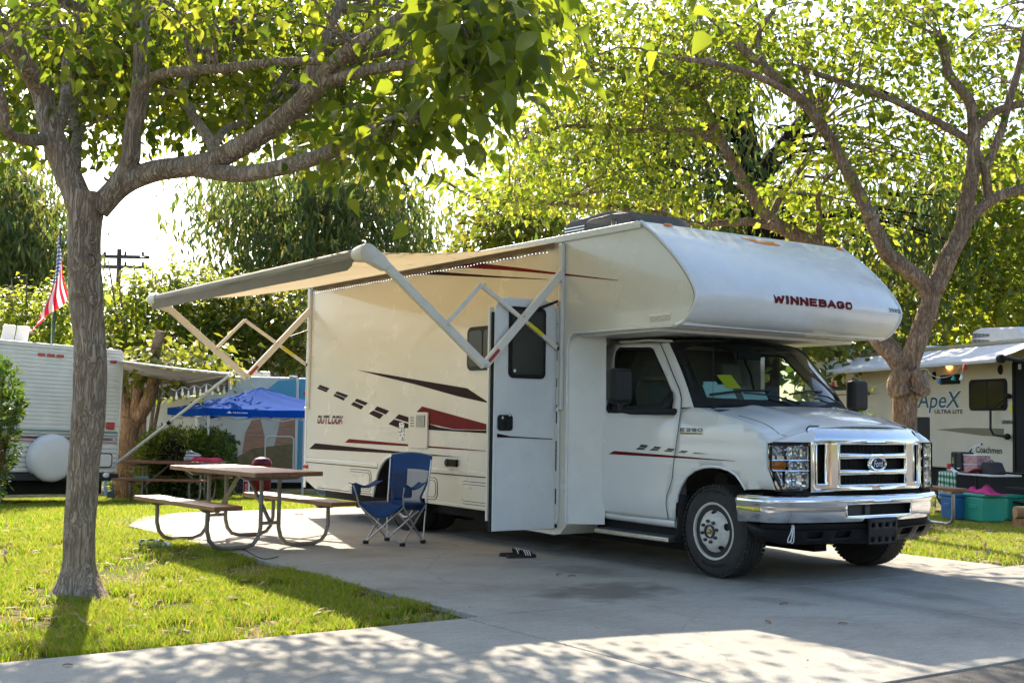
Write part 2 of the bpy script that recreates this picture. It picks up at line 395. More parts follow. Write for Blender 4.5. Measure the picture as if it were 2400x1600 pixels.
for yc_ in (0.38, 2.14):
    s1_ = N(t, 'ShaderNodeMath', operation='SUBTRACT'); s1_.inputs[1].default_value = yc_; lk.new(sepP.outputs[1], s1_.inputs[0]); s2_ = N(t, 'ShaderNodeMath', operation='ABSOLUTE'); lk.new(s1_.outputs[0], s2_.inputs[0])
    s3_ = N(t, 'ShaderNodeMath', operation='MULTIPLY_ADD'); s3_.inputs[1].default_value = 0.35; lk.new(nz.outputs['Fac'], s3_.inputs[0]); lk.new(s2_.outputs[0], s3_.inputs[2])
    rk = ramp(t, [(0.22, (0.34, 0.34, 0.34)), (0.42, (0, 0, 0))], s3_.outputs[0]); mk_ = N(t, 'ShaderNodeMixRGB'); mk_.inputs[2].default_value = (0.13, 0.12, 0.105, 1); lk.new(rk.outputs[0], mk_.inputs[0]); lk.new(last, mk_.inputs[1]); last = mk_.outputs[0]
lk.new(last, b.inputs['Base Color']); b.inputs['Roughness'].default_value = 0.86; b.inputs['Specular IOR Level'].default_value = 0.25
bp = N(t, 'ShaderNodeBump'); bp.inputs['Strength'].default_value = 0.35; bp.inputs['Distance'].default_value = 0.006
mxh = N(t, 'ShaderNodeMath', operation='ADD'); lk.new(n2.outputs['Fac'], mxh.inputs[0]); lk.new(n3.outputs['Fac'], mxh.inputs[1]); lk.new(mxh.outputs[0], bp.inputs['Height']); lk.new(bp.outputs[0], b.inputs['Normal'])
M('joint_dirt', (0.11, 0.095, 0.075), 0.95, var=0.4, scale=20)
# asphalt
m = M('asphalt', (0.13, 0.12, 0.105), 0.9, var=0.35, scale=1.5, bump=0.8, bscale=120)
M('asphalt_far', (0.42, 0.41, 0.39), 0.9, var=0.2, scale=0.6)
# turf soil: greens and straw with bare patches
m = bpy.data.materials.new('turf'); m.use_nodes = True; t, nd, lk = nodes(m); b = nd['Principled BSDF']; MAT['turf'] = m
geo = N(t, 'ShaderNodeNewGeometry'); POS = geo.outputs['Position']
n1 = N(t, 'ShaderNodeTexNoise'); n1.inputs['Scale'].default_value = 1.1; n1.inputs['Detail'].default_value = 7; lk.new(POS, n1.inputs['Vector'])
r1 = ramp(t, [(0.36, (0.075, 0.10, 0.022)), (0.50, (0.16, 0.145, 0.05)), (0.62, (0.27, 0.21, 0.11))], n1.outputs['Fac'])
n2 = N(t, 'ShaderNodeTexNoise'); n2.inputs['Scale'].default_value = 40; n2.inputs['Detail'].default_value = 5; lk.new(POS, n2.inputs['Vector'])
r2 = ramp(t, [(0.3, (0.5, 0.5, 0.5)), (0.7, (1.2, 1.2, 1.2))], n2.outputs['Fac'])
mx = N(t, 'ShaderNodeMixRGB', blend_type='MULTIPLY'); mx.inputs[0].default_value = 1; lk.new(r1.outputs[0], mx.inputs[1]); lk.new(r2.outputs[0], mx.inputs[2])
lk.new(mx.outputs[0], b.inputs['Base Color']); b.inputs['Roughness'].default_value = 0.95; b.inputs['Specular IOR Level'].default_value = 0.1
bp = N(t, 'ShaderNodeBump'); bp.inputs['Strength'].default_value = 0.8; bp.inputs['Distance'].default_value = 0.03; lk.new(n2.outputs['Fac'], bp.inputs['Height']); lk.new(bp.outputs[0], b.inputs['Normal'])
M('mulch', (0.20, 0.13, 0.085), 0.95, var=0.55, scale=18, bump=0.9, bscale=60, col2=(0.09, 0.055, 0.035))

def leaf_mat(name, cols, tcols, amt=0.45, rough=0.42, spec=0.35):
    m = bpy.data.materials.new(name); m.use_nodes = True; t, nd, lk = nodes(m); nd.clear()
    o = N(t, 'ShaderNodeOutputMaterial'); p = N(t, 'ShaderNodeBsdfPrincipled'); p.inputs['Roughness'].default_value = rough; p.inputs['Specular IOR Level'].default_value = spec
    g = N(t, 'ShaderNodeNewGeometry'); k = len(cols)
    rp = ramp(t, [(i/max(1, k-1), c) for i, c in enumerate(cols)], g.outputs['Random Per Island'])
    rq = ramp(t, [(i/max(1, len(tcols)-1), c) for i, c in enumerate(tcols)], g.outputs['Random Per Island'])
    tl = N(t, 'ShaderNodeBsdfTranslucent'); mx = N(t, 'ShaderNodeMixShader'); mx.inputs[0].default_value = amt
    lk.new(rp.outputs[0], p.inputs['Base Color']); lk.new(rq.outputs[0], tl.inputs[0]); lk.new(p.outputs[0], mx.inputs[1]); lk.new(tl.outputs[0], mx.inputs[2]); lk.new(mx.outputs[0], o.inputs[0])
    MAT[name] = m
leaf_mat('grass_blade', [(0.035, 0.085, 0.008), (0.06, 0.12, 0.012), (0.09, 0.14, 0.016), (0.14, 0.15, 0.025), (0.30, 0.24, 0.10)], [(0.18, 0.38, 0.012), (0.30, 0.50, 0.02), (0.44, 0.54, 0.03), (0.54, 0.50, 0.05), (0.58, 0.46, 0.2)], 0.5, 0.5, 0.2)
leaf_mat('mulberry_leaf', [(0.026, 0.046, 0.008), (0.042, 0.064, 0.010), (0.068, 0.080, 0.014)], [(0.12, 0.20, 0.012), (0.30, 0.39, 0.025), (0.58, 0.60, 0.05)], 0.54)
leaf_mat('bright_leaf', [(0.036, 0.064, 0.009), (0.062, 0.09, 0.012), (0.10, 0.11, 0.018)], [(0.18, 0.28, 0.016), (0.39, 0.48, 0.032), (0.67, 0.67, 0.07)], 0.56)
leaf_mat('mid_leaf', [(0.035, 0.065, 0.012), (0.055, 0.085, 0.015), (0.09, 0.10, 0.02)], [(0.15, 0.21, 0.015), (0.30, 0.34, 0.03), (0.54, 0.49, 0.055)], 0.48)
leaf_mat('euc_leaf', [(0.028, 0.052, 0.018), (0.042, 0.07, 0.022), (0.06, 0.085, 0.025), (0.11, 0.10, 0.03)], [(0.11, 0.19, 0.035), (0.18, 0.27, 0.045), (0.30, 0.36, 0.06), (0.48, 0.42, 0.08)], 0.42)
leaf_mat('glossy_leaf', [(0.02, 0.05, 0.008), (0.035, 0.075, 0.012), (0.06, 0.10, 0.014), (0.12, 0.13, 0.02)], [(0.10, 0.24, 0.02), (0.20, 0.36, 0.03), (0.40, 0.50, 0.05)], 0.28, 0.3, 0.5)
leaf_mat('hedge_leaf', [(0.025, 0.045, 0.01), (0.05, 0.085, 0.014), (0.12, 0.15, 0.02)], [(0.16, 0.26, 0.02), (0.34, 0.44, 0.04), (0.66, 0.68, 0.08)], 0.4, 0.3, 0.6)
leaf_mat('dry_leaf', [(0.22, 0.13, 0.06), (0.34, 0.25, 0.15), (0.45, 0.38, 0.28), (0.30, 0.10, 0.05)], [(0.3, 0.2, 0.1)]*2, 0.15, 0.8, 0.2)

# ground sheet, to the horizon
def axis_steps(a, b, lo, hi, step):
    L = list(np.arange(lo, hi+1e-6, step)); k = step; x = lo
    while x > a: k *= 1.5; x -= k; L.insert(0, max(x, a))
    k = step; x = hi
    while x < b: k *= 1.5; x += k; L.append(min(x, b))
    return L
XS = axis_steps(-700, 500, -30, 12, 0.75); YS = axis_steps(-500, 700, -14, 24, 0.75)
V = np.array([(x, y, terrain(x, y)-0.035) for x in XS for y in YS]); nx, ny = len(XS), len(YS)
F_ = np.array([(i*ny+j, (i+1)*ny+j, (i+1)*ny+j+1, i*ny+j+1) for i in range(nx-1) for j in range(ny-1)])
ground = kind(link('ground', arr_mesh('ground', V, F_), 'turf', smooth=60), 'structure'); ground['label'] = 'green and straw coloured lawn running off under the trees'

# concrete pad and apron
pad = kind(MB().box((-8.05, -2.36, -0.13), (3.27, 3.2, -0.022)).box((0.62, -40, -0.14), (3.265, 40, -0.024)).build('concrete_pad', 'joint_dirt', smooth=0), 'structure')
pad['label'] = 'grey concrete parking pad and apron under the motorhome'
def slab(poly):
    MB().prism(poly, 'z', -0.12, 0.0).build('slab', 'concrete', pad, smooth=0, bevel=0.006)
G = 0.006
px_ = [-8.05, -5.15, -2.25, 0.655]; py_ = [-2.40, 0.42, 3.22]
for i in range(3):
    for j in range(2):
        x0, x1, y0, y1 = px_[i]+G, px_[i+1]-G, py_[j]+G, py_[j+1]-G
        slab([(-6.5, y0), (x1, y0), (x1, y1), (x0, y1), (x0, -1.3), (-7.6, -1.9)] if (i, j) == (0, 0) else [(x0, y0), (x1, y0), (x1, y1), (x0, y1)])
ys = [-38.5, -34.9, -31.3, -27.7, -24.1, -20.5, -16.9, -13.3, -9.7, -6.1, -2.51, 0.42, 3.35, 6.9, 10.5, 14.1, 17.7, 21.3, 24.9, 28.5, 32.1, 35.7]
for a, c in zip(ys[:-1], ys[1:]):
    slab([(0.655+G, a+G), (3.265, a+G), (3.265, c-G), (0.655+G, c-G)])
road = kind(MB().box((3.275, -60, -0.3), (34, 60, -0.012)).build('road', 'asphalt', smooth=0), 'structure'); road['label'] = 'patch of coarse worn asphalt beyond the concrete apron'
# pale service road far behind the lawn
V = []; F_ = []
ca, cb_ = gnd(300, 1140), gnd(760, 1127)
dv = (cb_-ca)[:2]; dv = dv/np.linalg.norm(dv); nv = np.array([-dv[1], dv[0]]); nv = nv if nv[0] < 0 else -nv
for i in range(41):
    q = ca[:2]+dv*(-20+i*1.4)
    for w in (0, 3.4):
        r_ = q+nv*w; V.append((r_[0], r_[1], terrain(r_[0], r_[1])-0.012))
F_ = [(2*i, 2*i+1, 2*i+3, 2*i+2) for i in range(40)]
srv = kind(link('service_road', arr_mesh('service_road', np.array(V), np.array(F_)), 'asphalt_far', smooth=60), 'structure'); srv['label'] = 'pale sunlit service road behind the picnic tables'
# brown mulch bed beside the cream trailer
bq = [gnd(*p) for p in ((1990, 1228), (2430, 1236), (2430, 1262), (2200, 1238))]
bq = [gnd(2165, 1214), gnd(2460, 1222), gnd(2460, 1252), gnd(2300, 1243), gnd(2170, 1238)]
V = [(p[0], p[1], terrain(p[0], p[1])-0.020) for p in bq]
mb = MB(); mb.add(V, [(0, 1, 2, 3, 4)])
bed = kind(mb.build('mulch_bed', 'mulch', smooth=0), 'structure'); bed['label'] = 'brown bark mulch strewn before the cream trailer'

# ------------------------------------------------------------------ turf blades
rng = np.random.default_rng(5)
def proj(P):
    d = np.asarray(P, float)-CAM; z = d@_fw
    return 1200+CAM_F*(d@_r2)/z, 800-CAM_F*(d@_u2)/z, z
def vnoise(x, y, s, seed=0.0):
    return np.array([mnoise.noise(Vector((a*s+seed, c*s, seed*1.7))) for a, c in zip(x, y)])
def blades(name, xy, h, w, nseg, label, seedn, parent=None):
    n = len(xy); x, y = xy[:, 0], xy[:, 1]
    z = np.array([terrain(a, c) for a, c in xy])-0.036
    ang = rng.uniform(0, 2*math.pi, n); hh = h*rng.uniform(0.45, 1.15, n)
    lean = rng.uniform(0.15, 1.0, n)*hh; la = rng.uniform(0, 2*math.pi, n)
    sx, sy = np.cos(ang)*w/2, np.sin(ang)*w/2; lx, ly = np.cos(la)*lean, np.sin(la)*lean
    B = np.stack([x, y, z], 1); S = np.stack([sx, sy, 0*sx], 1)
    if nseg == 2:
        Mid = B+np.stack([lx*0.35, ly*0.35, hh*0.6], 1); Tp = B+np.stack([lx, ly, hh], 1)
        V = np.stack([B-S, B+S, Mid+S*0.7, Mid-S*0.7, Tp], 1).reshape(-1, 3)
        o = np.arange(n)[:, None]*5
        F_ = np.concatenate([o+np.array([[0, 1, 2]]), o+np.array([[0, 2, 3]]), o+np.array([[3, 2, 4]])], 0)
    else:
        Tp = B+np.stack([lx, ly, hh], 1); V = np.stack([B-S, B+S, Tp], 1).reshape(-1, 3); F_ = np.arange(n*3).reshape(-1, 3)
    o = kind(link(name, arr_mesh(name, V, F_), 'grass_blade', smooth=0), 'stuff'); o['label'] = label; o['category'] = 'grass'
    return o
def scatter(x0, x1, y0, y1, n, mask, thin=0.0, sc=1.0, seed=0.0):
    P = np.stack([rng.uniform(x0, x1, n), rng.uniform(y0, y1, n)], 1)
    q = proj(np.column_stack([P, np.array([terrain(a, c) for a, c in P])]))
    inv = (q[0] > -60) & (q[0] < 2460) & (q[1] < 1680); ed = (q[0] > -900) & (q[0] < 3100) & (q[1] < 2100)
    P = P[(q[2] > 1) & (inv | (ed & (rng.uniform(0, 1, n) < 0.45)))]
    P = P[np.array([mask(a, c) for a, c in P])] if len(P) else P
    if thin and len(P):
        k = vnoise(P[:, 0], P[:, 1], sc, seed)+0.5*vnoise(P[:, 0], P[:, 1], sc*3.1, seed+9)
        P = P[rng.uniform(0, 1, len(P)) < np.clip(1.0-thin*np.clip(k*2.8+0.18, 0, 1), 0.05, 1)]
    return P
TBX, TBY = [float(v) for v in gnd(190, 1388)[:2]]
def edge_j(x): return -2.40+0.035*math.sin(x*7.1)+0.025*math.sin(x*23)+0.02*math.sin(x*61)
def lawn_mask(x, y): return (math.hypot(x-TBX, y-TBY) > 0.27+0.10*math.sin(3*math.atan2(y-TBY, x-TBX))+0.06*math.sin(x*31+y*17) and x < 0.60+0.02*math.sin(y*19)+0.015*math.sin(y*53) and y < edge_j(x) and not (x < -6.4 and y > -2.4-(-6.4-x)*1.0))
P1 = scatter(-6.6, 0.62, -10.5, -2.38, 640000, lawn_mask, 1.2, 1.5, 3.0)
near = P1[np.hypot(P1[:, 0]-CAM[0], P1[:, 1]-CAM[1]) < 16]
blades('lawn_grass', near, 0.064, 0.0064, 2, 'short sunlit turf around the big tree trunk', 1)
def back_mask(x, y):
    if x > -8.06 and y > -1.3: return False
    if x > -6.5: return y < -2.45
    return y < -2.45 or (y < -2.4+(-6.5-x)*0.72) or x < -8.1
P2 = scatter(-20, -5.5, -9, 7, 330000, back_mask, 0.75, 0.8, 11.0)
blades('rear_lawn_grass', P2, 0.075, 0.012, 1, 'turf between the picnic tables and the white trailer', 2)
P3 = scatter(-9, 0.6, 3.24, 13.5, 260000, lambda x, y: y > 3.26+0.03*math.sin(x*9), 0.95, 0.9, 21.0)
blades('side_strip_grass', P3, 0.07, 0.010, 1, 'patchy dappled turf strip between the pad and the cream trailer', 3)
# ================================================================== MOTORHOME
RV = thing('motorhome', 'white motorhome with red and brown swooshes, open side door and extended awning', 'motorhome', (-3.2, 1.26, 0))
def rv(ob): return attach(ob, RV)
def sub(ob, par):   # sub-part: keeps its world place
    ob.parent = par; ob.matrix_parent_inverse = par.matrix_world.inverted() if False else Matrix.Identity(4); return ob
def bp_(mb, name, mat, **k): return rv(mb.build(name, mat, **k))
def bs(mb, name, mat, par, **k):
    o = mb.build(name, mat, **k); o.parent = par; return o
W_, YC = 2.52, 1.26
NOSE = [(-0.62, 2.92), (-0.578, 2.885), (-0.44, 2.791), (-0.238, 2.624), (-0.068, 2.456), (0.034, 2.316), (0.056, 2.228), (0.011, 2.135), (-0.077, 2.053), (-0.18, 2.02)]
nose_s = [tuple(p) for p in smooth_path(NOSE, 5)]
ARCH_R = [(-5.26, 0.34), (-5.20, 0.52), (-5.12, 0.66), (-4.98, 0.77), (-4.80, 0.82), (-4.45, 0.82), (-4.26, 0.76), (-4.14, 0.62), (-4.05, 0.34)]
prof = [(-7.12, 0.455), (-6.78, 0.342)] + ARCH_R + [(-2.66, 0.335), (-2.60, 0.215), (-1.80, 0.20), (-1.70, 0.215), (-1.61, 0.30), (-1.61, 1.90), (-1.59, 1.98), (-1.53, 2.03)] + nose_s[::-1] + [(-7.12, 2.92)]
bp_(MB().prism(prof, 'y', 0.0, W_), 'coach_body', 'gelcoat', bevel=0.012, smooth=30)
# roof skin and rain gutter
bp_(MB().box((-7.08, 0.03, 2.921), (-0.7, W_-0.03, 2.94)), 'roof', 'white_trim', smooth=0, bevel=0.008)
bp_(MB().prism([(0.012, 2.925), (-0.022, 2.918), (-0.024, 2.868), (-0.010, 2.860), (0.0, 2.862), (0.012, 2.90)], 'x', -7.1, -0.60), 'roof_rail', 'white_trim', smooth=0)
bp_(MB().box((-7.11, -0.010, 0.345), (-7.06, 0.006, 2.86)), 'corner_trim', 'white_trim', smooth=0, bevel=0.004)
# belt mouldings
for a, c in ((-7.10, -5.16), (-4.02, -2.63)):
    bp_(MB().prism([(0.0, 0.668), (-0.012, 0.672), (-0.014, 0.708), (0.0, 0.716)], 'x', a, c), 'belt_moulding', 'gelcoat', smooth=0)
    bp_(MB().box((a, -0.004, 0.66), (c, 0.002, 0.667)), 'moulding_gasket', 'decal_brown', smooth=0)
bp_(MB().box((-6.7, -0.004, 0.36), (-5.3, 0.002, 0.366)), 'skirt_seam', 'decal_brown', smooth=0)
bp_(MB().box((-4.0, -0.006, 0.345), (-2.63, 0.004, 0.372)), 'skirt_lip', 'gelcoat', smooth=0, bevel=0.003)
# wheel-arch flare and liner
fl = [(x, z) for x, z in ARCH_R]
bp_(MB().tube([(x, -0.004, z) for x, z in smooth_path(fl, 4)], 0.016, 8), 'wheel_arch_trim', 'white_trim')
bp_(MB().grid(lambda u, v: (smooth_path(fl, 4)[int(round(u*32))][0]*0.985-0.069, 0.012+2.49*v, smooth_path(fl, 4)[int(round(u*32))][1]-0.012), 32, 1), 'arch_lining', 'dark_under')
bp_(MB().prism([(-5.2, 0.5), (-5.1, 0.75), (-4.85, 0.815), (-4.4, 0.815), (-4.2, 0.75), (-4.1, 0.5), (-4.1, 0.9), (-5.2, 0.9)], 'y', 0.33, 0.36), 'arch_liner', 'arch_liner', smooth=0)
bp_(MB().box((-7.0, 0.25, 0.22), (-1.7, 2.3, 0.34)).box((-6.6, 0.7, 0.12), (-0.2, 0.86, 0.3)).box((-6.6, 1.66, 0.12), (-0.2, 1.82, 0.3)), 'chassis', 'dark_under', smooth=0)
bp_(MB().box((-3.6, 0.3, 0.17), (-3.2, 0.9, 0.30)).box((-3.05, 0.35, 0.2), (-2.9, 0.7, 0.3)).tube([(-3.35, 0.4, 0.30), (-3.35, 0.4, 0.09)], 0.02, 8).tube([(-3.9, 0.5, 0.2), (-3.3, 0.45, 0.22)], 0.05, 10), 'tank_and_pipes', 'dark_under', smooth=0, bevel=0.01)
e0 = on(838, 1181, 'y', 0.06)
bp_(MB().lathe([(0.036, 0), (0.040, 0), (0.040, 0.6), (0.036, 0.6)], (e0[0], e0[1], e0[2]), (0.9, 0.45, 0.0), 16), 'exhaust_pipe', 'arch_liner')
bp_(MB().box((-7.5, 0.4, 0.42), (-7.13, 2.1, 0.52)), 'rear_bumper', 'black_plastic', bevel=0.02)
bp_(MB().box((-6.2, 0.9, 0.13), (-5.6, 1.7, 0.34)), 'holding_tank', 'dark_under', bevel=0.03)

# decals on the kerb-side wall
def c3(L): return [(650+a/3.136, 550+b_/3.136) for a, b_ in L]
def c4(L): return [(650+a/3.136, 850+b_/3.136) for a, b_ in L]
def side_poly(pxs, y=0.0): return [tuple(on(a, b_, 'y', y)[[0, 2]]) for a, b_ in pxs]
def decal(poly, mat, name='stripe_decal', y=0.0, th=0.0025, par=None):
    o = MB().prism(poly, 'y', y-th, y-0.0004).build(name, mat, smooth=0)
    return rv(o) if par is None else o
for q in ([(315,1103),(385,1128),(372,1143),(300,1115)], [(305,1119),(370,1145),(362,1157),(290,1128)],
          [(440,1150),(522,1180),(505,1197),(425,1165)], [(424,1170),(500,1200),(487,1218),(412,1182)],
          [(585,1203),(667,1235),(645,1254),(568,1222)], [(562,1228),(637,1260),(615,1283),(540,1247)],
          [(735,1260),(822,1293),(797,1320),(712,1285)], [(706,1290),(782,1322),(752,1353),(673,1313)],
          [(895,1318),(978,1343),(978,1382),(865,1347)], [(858,1355),(978,1392),(978,1420),(890,1418),(818,1390)]):
    decal(side_poly(c3(q)), 'decal_brown')
decal(side_poly(c3([(590,993),(800,1026),(1100,1078),(1395,1127),(1562,1238),(1330,1187),(1000,1095),(760,1038)])), 'decal_brown')
decal(side_poly(c3([(1065,1260),(1565,1398),(1565,1434),(1300,1428),(1115,1388),(1025,1300)])), 'decal_red')
decal(side_poly(c3([(1112,1388),(1180,1412),(1300,1432),(1565,1438),(1565,1460),(1112,1432)])), 'decal_brown', th=0.0032)
decal(side_poly(c4([(497,585),(527,558),(975,598),(975,613)])), 'decal_red')
decal(side_poly(c4([(1112,610),(1330,627),(1550,647),(1550,650),(1330,637),(1112,623)])), 'decal_red')
decal(side_poly(c4([(235,632),(278,590),(870,648),(1100,668),(1352,693),(1100,680),(870,666)])), 'decal_brown')
decal(side_poly(c3([(1230,248),(1450,206),(1750,239),(2035,276)])+[(1449.6, 656.6), (1449.6, 658)]+c3([(2035,291),(1700,262),(1400,244)])), 'decal_red')
decal(side_poly(c3([(1000,292),(1150,268),(1600,303),(1985,327),(1985,330),(1600,315),(1130,294)])), 'decal_brown')
decal([(-1.90, 0.962), (-1.78, 0.956), (-1.78, 0.964)], 'decal_brown')

# lettering
def text_mesh(body, bold=0.0, shear=0.0, space=1.0):
    cu = bpy.data.curves.new('lettering', 'FONT'); cu.body = body; cu.size = 1.0; cu.offset = bold; cu.shear = shear; cu.space_character = space
    cu.resolution_u = 3; cu.fill_mode = 'FRONT'
    o = bpy.data.objects.new('lettering_tmp', cu); COL.objects.link(o)
    dg = bpy.context.evaluated_depsgraph_get(); dg.update()
    me = bpy.data.meshes.new_from_object(o.evaluated_get(dg)); bpy.data.objects.remove(o)
    V = np.array([v.co[:2] for v in me.vertices]); F_ = [tuple(p.vertices) for p in me.polygons]
    bpy.data.meshes.remove(me)
    lo, hi = V.min(0), V.max(0); V = (V-lo)/(hi-lo); return V, F_
def lettering(body, fn, mat, name='lettering', par=None, rvp=True, **k):
    V, F_ = text_mesh(body, **k); mb = MB(); mb.add([fn(u, v) for u, v in V], F_)
    o = mb.build(name, mat, smooth=0)
    return rv(o) if (par is None and rvp) else o
# heavy block letters drawn as strokes on a 0..1 square
STROKES = {'W': [[(0, 1), (.24, 0), (.5, .78), (.76, 0), (1, 1)]], 'I': [[(.5, 0), (.5, 1)]], 'N': [[(.06, 0), (.06, 1)], [(.06, .98), (.94, .02)], [(.94, 0), (.94, 1)]], 'E': [[(.94, .04), (.06, .04), (.06, .96), (.94, .96)], [(.06, .51), (.82, .51)]],
  'B': [[(.06, .04), (.06, .96), (.70, .96), (.86, .86), (.86, .64), (.70, .53), (.06, .53)], [(.66, .53), (.92, .40), (.92, .16), (.72, .04), (.06, .04)]], 'A': [[(0, 0), (.5, 1), (1, 0)], [(.2, .3), (.8, .3)]], 'G': [[(.93, .76), (.78, .95), (.25, .95), (.06, .72), (.06, .28), (.25, .05), (.78, .05), (.94, .22), (.94, .46), (.56, .46)]],
  'O': [[(.25, .05), (.06, .28), (.06, .72), (.25, .95), (.75, .95), (.94, .72), (.94, .28), (.75, .05), (.25, .05)]], 'U': [[(.06, 1), (.06, .25), (.25, .05), (.75, .05), (.94, .25), (.94, 1)]], 'T': [[(0, .94), (1, .94)], [(.5, .94), (.5, 0)]], 'L': [[(.08, 1), (.08, .05), (.95, .05)]], 'K': [[(.08, 0), (.08, 1)], [(.95, 1), (.12, .45)], [(.34, .58), (.98, 0)]],
  '0': [[(.25, .05), (.08, .28), (.08, .72), (.25, .95), (.75, .95), (.92, .72), (.92, .28), (.75, .05), (.25, .05)]], '1': [[(.25, .78), (.55, .96), (.55, 0)]], '3': [[(.06, .95), (.84, .95), (.92, .85), (.92, .15), (.84, .05), (.06, .05)], [(.25, .51), (.90, .51)]], '5': [[(.92, .95), (.08, .95), (.08, .55), (.80, .55), (.92, .45), (.92, .15), (.80, .05), (.06, .05)]],
  '8': [[(.5, .52), (.14, .7), (.3, .95), (.7, .95), (.86, .7), (.5, .52), (.08, .28), (.28, .05), (.72, .05), (.92, .28), (.5, .52)]], '9': [[(.15, .05), (.7, .08), (.9, .5), (.85, .8), (.6, .95), (.25, .95), (.08, .7), (.25, .48), (.88, .55)]], '-': [[(.15, .48), (.85, .48)]]}
def stroke_text(body, wd, th, gap=0.28):
    # returns quads in (u 0..1, v 0..1); wd letter width / height, th stroke / height
    adv = [(0.30 if c == 'I' else (0.55 if c == '-' else (1.35 if c == 'W' else 1.0)))*wd for c in body]; tot = sum(adv)+gap*wd*(len(body)-1); x = 0; Q = []; k = 0
    for c, a in zip(body, adv):
        for st in STROKES[c]:
            pts = [np.array((x+p[0]*a if c != 'I' else x+a/2, th/2+p[1]*(1-th))) for p in st]
            for i in range(len(pts)-1):
                d = pts[i+1]-pts[i]; l = np.linalg.norm(d); d = d/l; nn = np.array((-d[1], d[0]))*th/2*(1.0 if c != 'I' else 1.1); e = d*th*0.30
                if c in 'WAINEBTLK' and abs(d[0]) < 0.55: e = d*th*0.5 if abs(d[0]) < 0.05 else d*th*0.42
                s0 = pts[i]-e; s1 = pts[i+1]+e
                Q.append([s0-nn, s1-nn, s1+nn, s0+nn]); k += 1
        x += a+gap*wd
    return [[(max(0, min(1, q[0]/tot)), max(0, min(1, q[1]))) for q in qd] for qd in Q]
def stroke_lettering(body, fn, mat, wd=0.75, th=0.24, gap=0.28, name='lettering'):
    mb = MB(); k = 0
    for qd in stroke_text(body, wd, th, gap):
        (a, b_, c, d) = qd; n_ = 3; L = []
        for i in range(n_+1):
            u = i/n_
            for (s0, s1) in ((a, b_), (d, c)): L.append(fn(s0[0]+(s1[0]-s0[0])*u, s0[1]+(s1[1]-s0[1])*u, 0.00025*(k % 7)))
        mb.add(L, [(2*i, 2*i+2, 2*i+3, 2*i+1) for i in range(n_)]); k += 1
    return rv(mb.build(name, mat, smooth=0))
mo = bpy.data.materials.new('outlook_print'); mo.use_nodes = True; t, nd, lk = nodes(mo); MAT['outlook_print'] = mo
g = N(t, 'ShaderNodeNewGeometry'); sp = N(t, 'ShaderNodeSeparateXYZ'); lk.new(g.outputs['Position'], sp.inputs[0])
mr = N(t, 'ShaderNodeMapRange'); mr.inputs[1].default_value = 1.146; mr.inputs[2].default_value = 1.258; lk.new(sp.outputs[2], mr.inputs[0])
rp = ramp(t, [(0.0, (0.22, 0.02, 0.02)), (0.58, (0.70, 0.66, 0.58)), (0.66, (0.05, 0.025, 0.025))], mr.outputs[0]); rp.color_ramp.interpolation = 'CONSTANT'
lk.new(rp.outputs[0], nd['Principled BSDF'].inputs['Base Color'])
stroke_lettering('OUTLOOK', lambda u, v, k: (-6.760+0.69*u+0.02*v, -0.003-k, 1.146+0.112*v), 'outlook_print', 0.74, 0.22, 0.22)
lettering('tioga', lambda u, v: (-0.48+0.235*u, -0.004, 2.055+0.045*v), 'chrome_dull', bold=0.03) if False else None
# small chrome name plate under the overhang (worn, unreadable) and its moulding bar
bp_(MB().box((-0.512, -0.006, 2.112), (-0.235, -0.0005, 2.124)), 'badge_bar', 'chrome_dull', smooth=0)
mb = MB()
for i in range(11):
    x0 = -0.485+i*0.0225
    mb.box((x0, -0.006, 2.062), (x0+0.006, -0.0005, 2.106)); mb.box((x0, -0.006, 2.062+0.012*(i % 3)), (x0+0.018, -0.0005, 2.070+0.012*(i % 3)))
bp_(mb, 'badge', 'chrome_dull', smooth=0)

# side window, hatches, vent, sockets
w0, w1 = on(1099.6, 766, 'y', 0)[[0, 2]], on(1099.6, 866, 'y', 0)[[0, 2]]
bp_(MB().prism(rr(-3.285, 1.725, -2.70, 2.165, 0.07), 'y', -0.022, 0.0), 'window_frame', 'black_plastic', bevel=0.006)
bp_(MB().prism(rr(-3.245, 1.765, -3.0, 2.125, 0.045), 'y', -0.0265, -0.0225), 'window_pane', 'smoked_glass', smooth=0)
bp_(MB().prism(rr(-2.975, 1.765, -2.74, 2.125, 0.045), 'y', -0.0265, -0.0225), 'window_pane', 'smoked_glass', smooth=0)
def hatch(x0, z0, x1, z1):
    h = bp_(MB().prism(rr(x0, z0, x1, z1, 0.07), 'y', -0.003, -0.0005), 'hatch', 'decal_brown', smooth=0)
    for (nm, a, y0, y1, mt) in (('hatch_rim', 0.006, -0.007, -0.0005, 'gelcoat'), ('hatch_gasket', 0.028, -0.009, -0.0072, 'decal_black'), ('hatch_door', 0.034, -0.012, -0.0092, 'gelcoat')):
        o = MB().prism(rr(x0+a, z0+a, x1-a, z1-a, 0.065-a*0.6), 'y', y0, y1).build(nm, mt, smooth=0); o.parent = h
    for k in (0.28, 0.68):
        o = MB().lathe([(0.010, 0), (0.010, 0.006), (0.006, 0.008), (0, 0.008)], (x0+(x1-x0)*k, -0.0122, z1-0.065), (0, -1, 0), 12).build('latch', 'chrome_dull'); o.parent = h
    h.matrix_parent_inverse = Matrix.Translation(-Vector(RV.location))
    return h
hatch(-5.885, 0.385, -5.31, 0.632); hatch(-4.30, 0.385, -3.84, 0.618); hatch(-3.385, 0.382, -2.70, 0.612)
bp_(MB().prism(rr(-4.447, 0.916, -4.045, 1.303, 0.03), 'y', -0.022, 0.0), 'furnace_cover', 'gelcoat', bevel=0.006)
bp_(MB().box((-4.277, -0.025, 1.145), (-4.092, -0.0222, 1.270)), 'vent_recess', 'ac_dark', smooth=0)
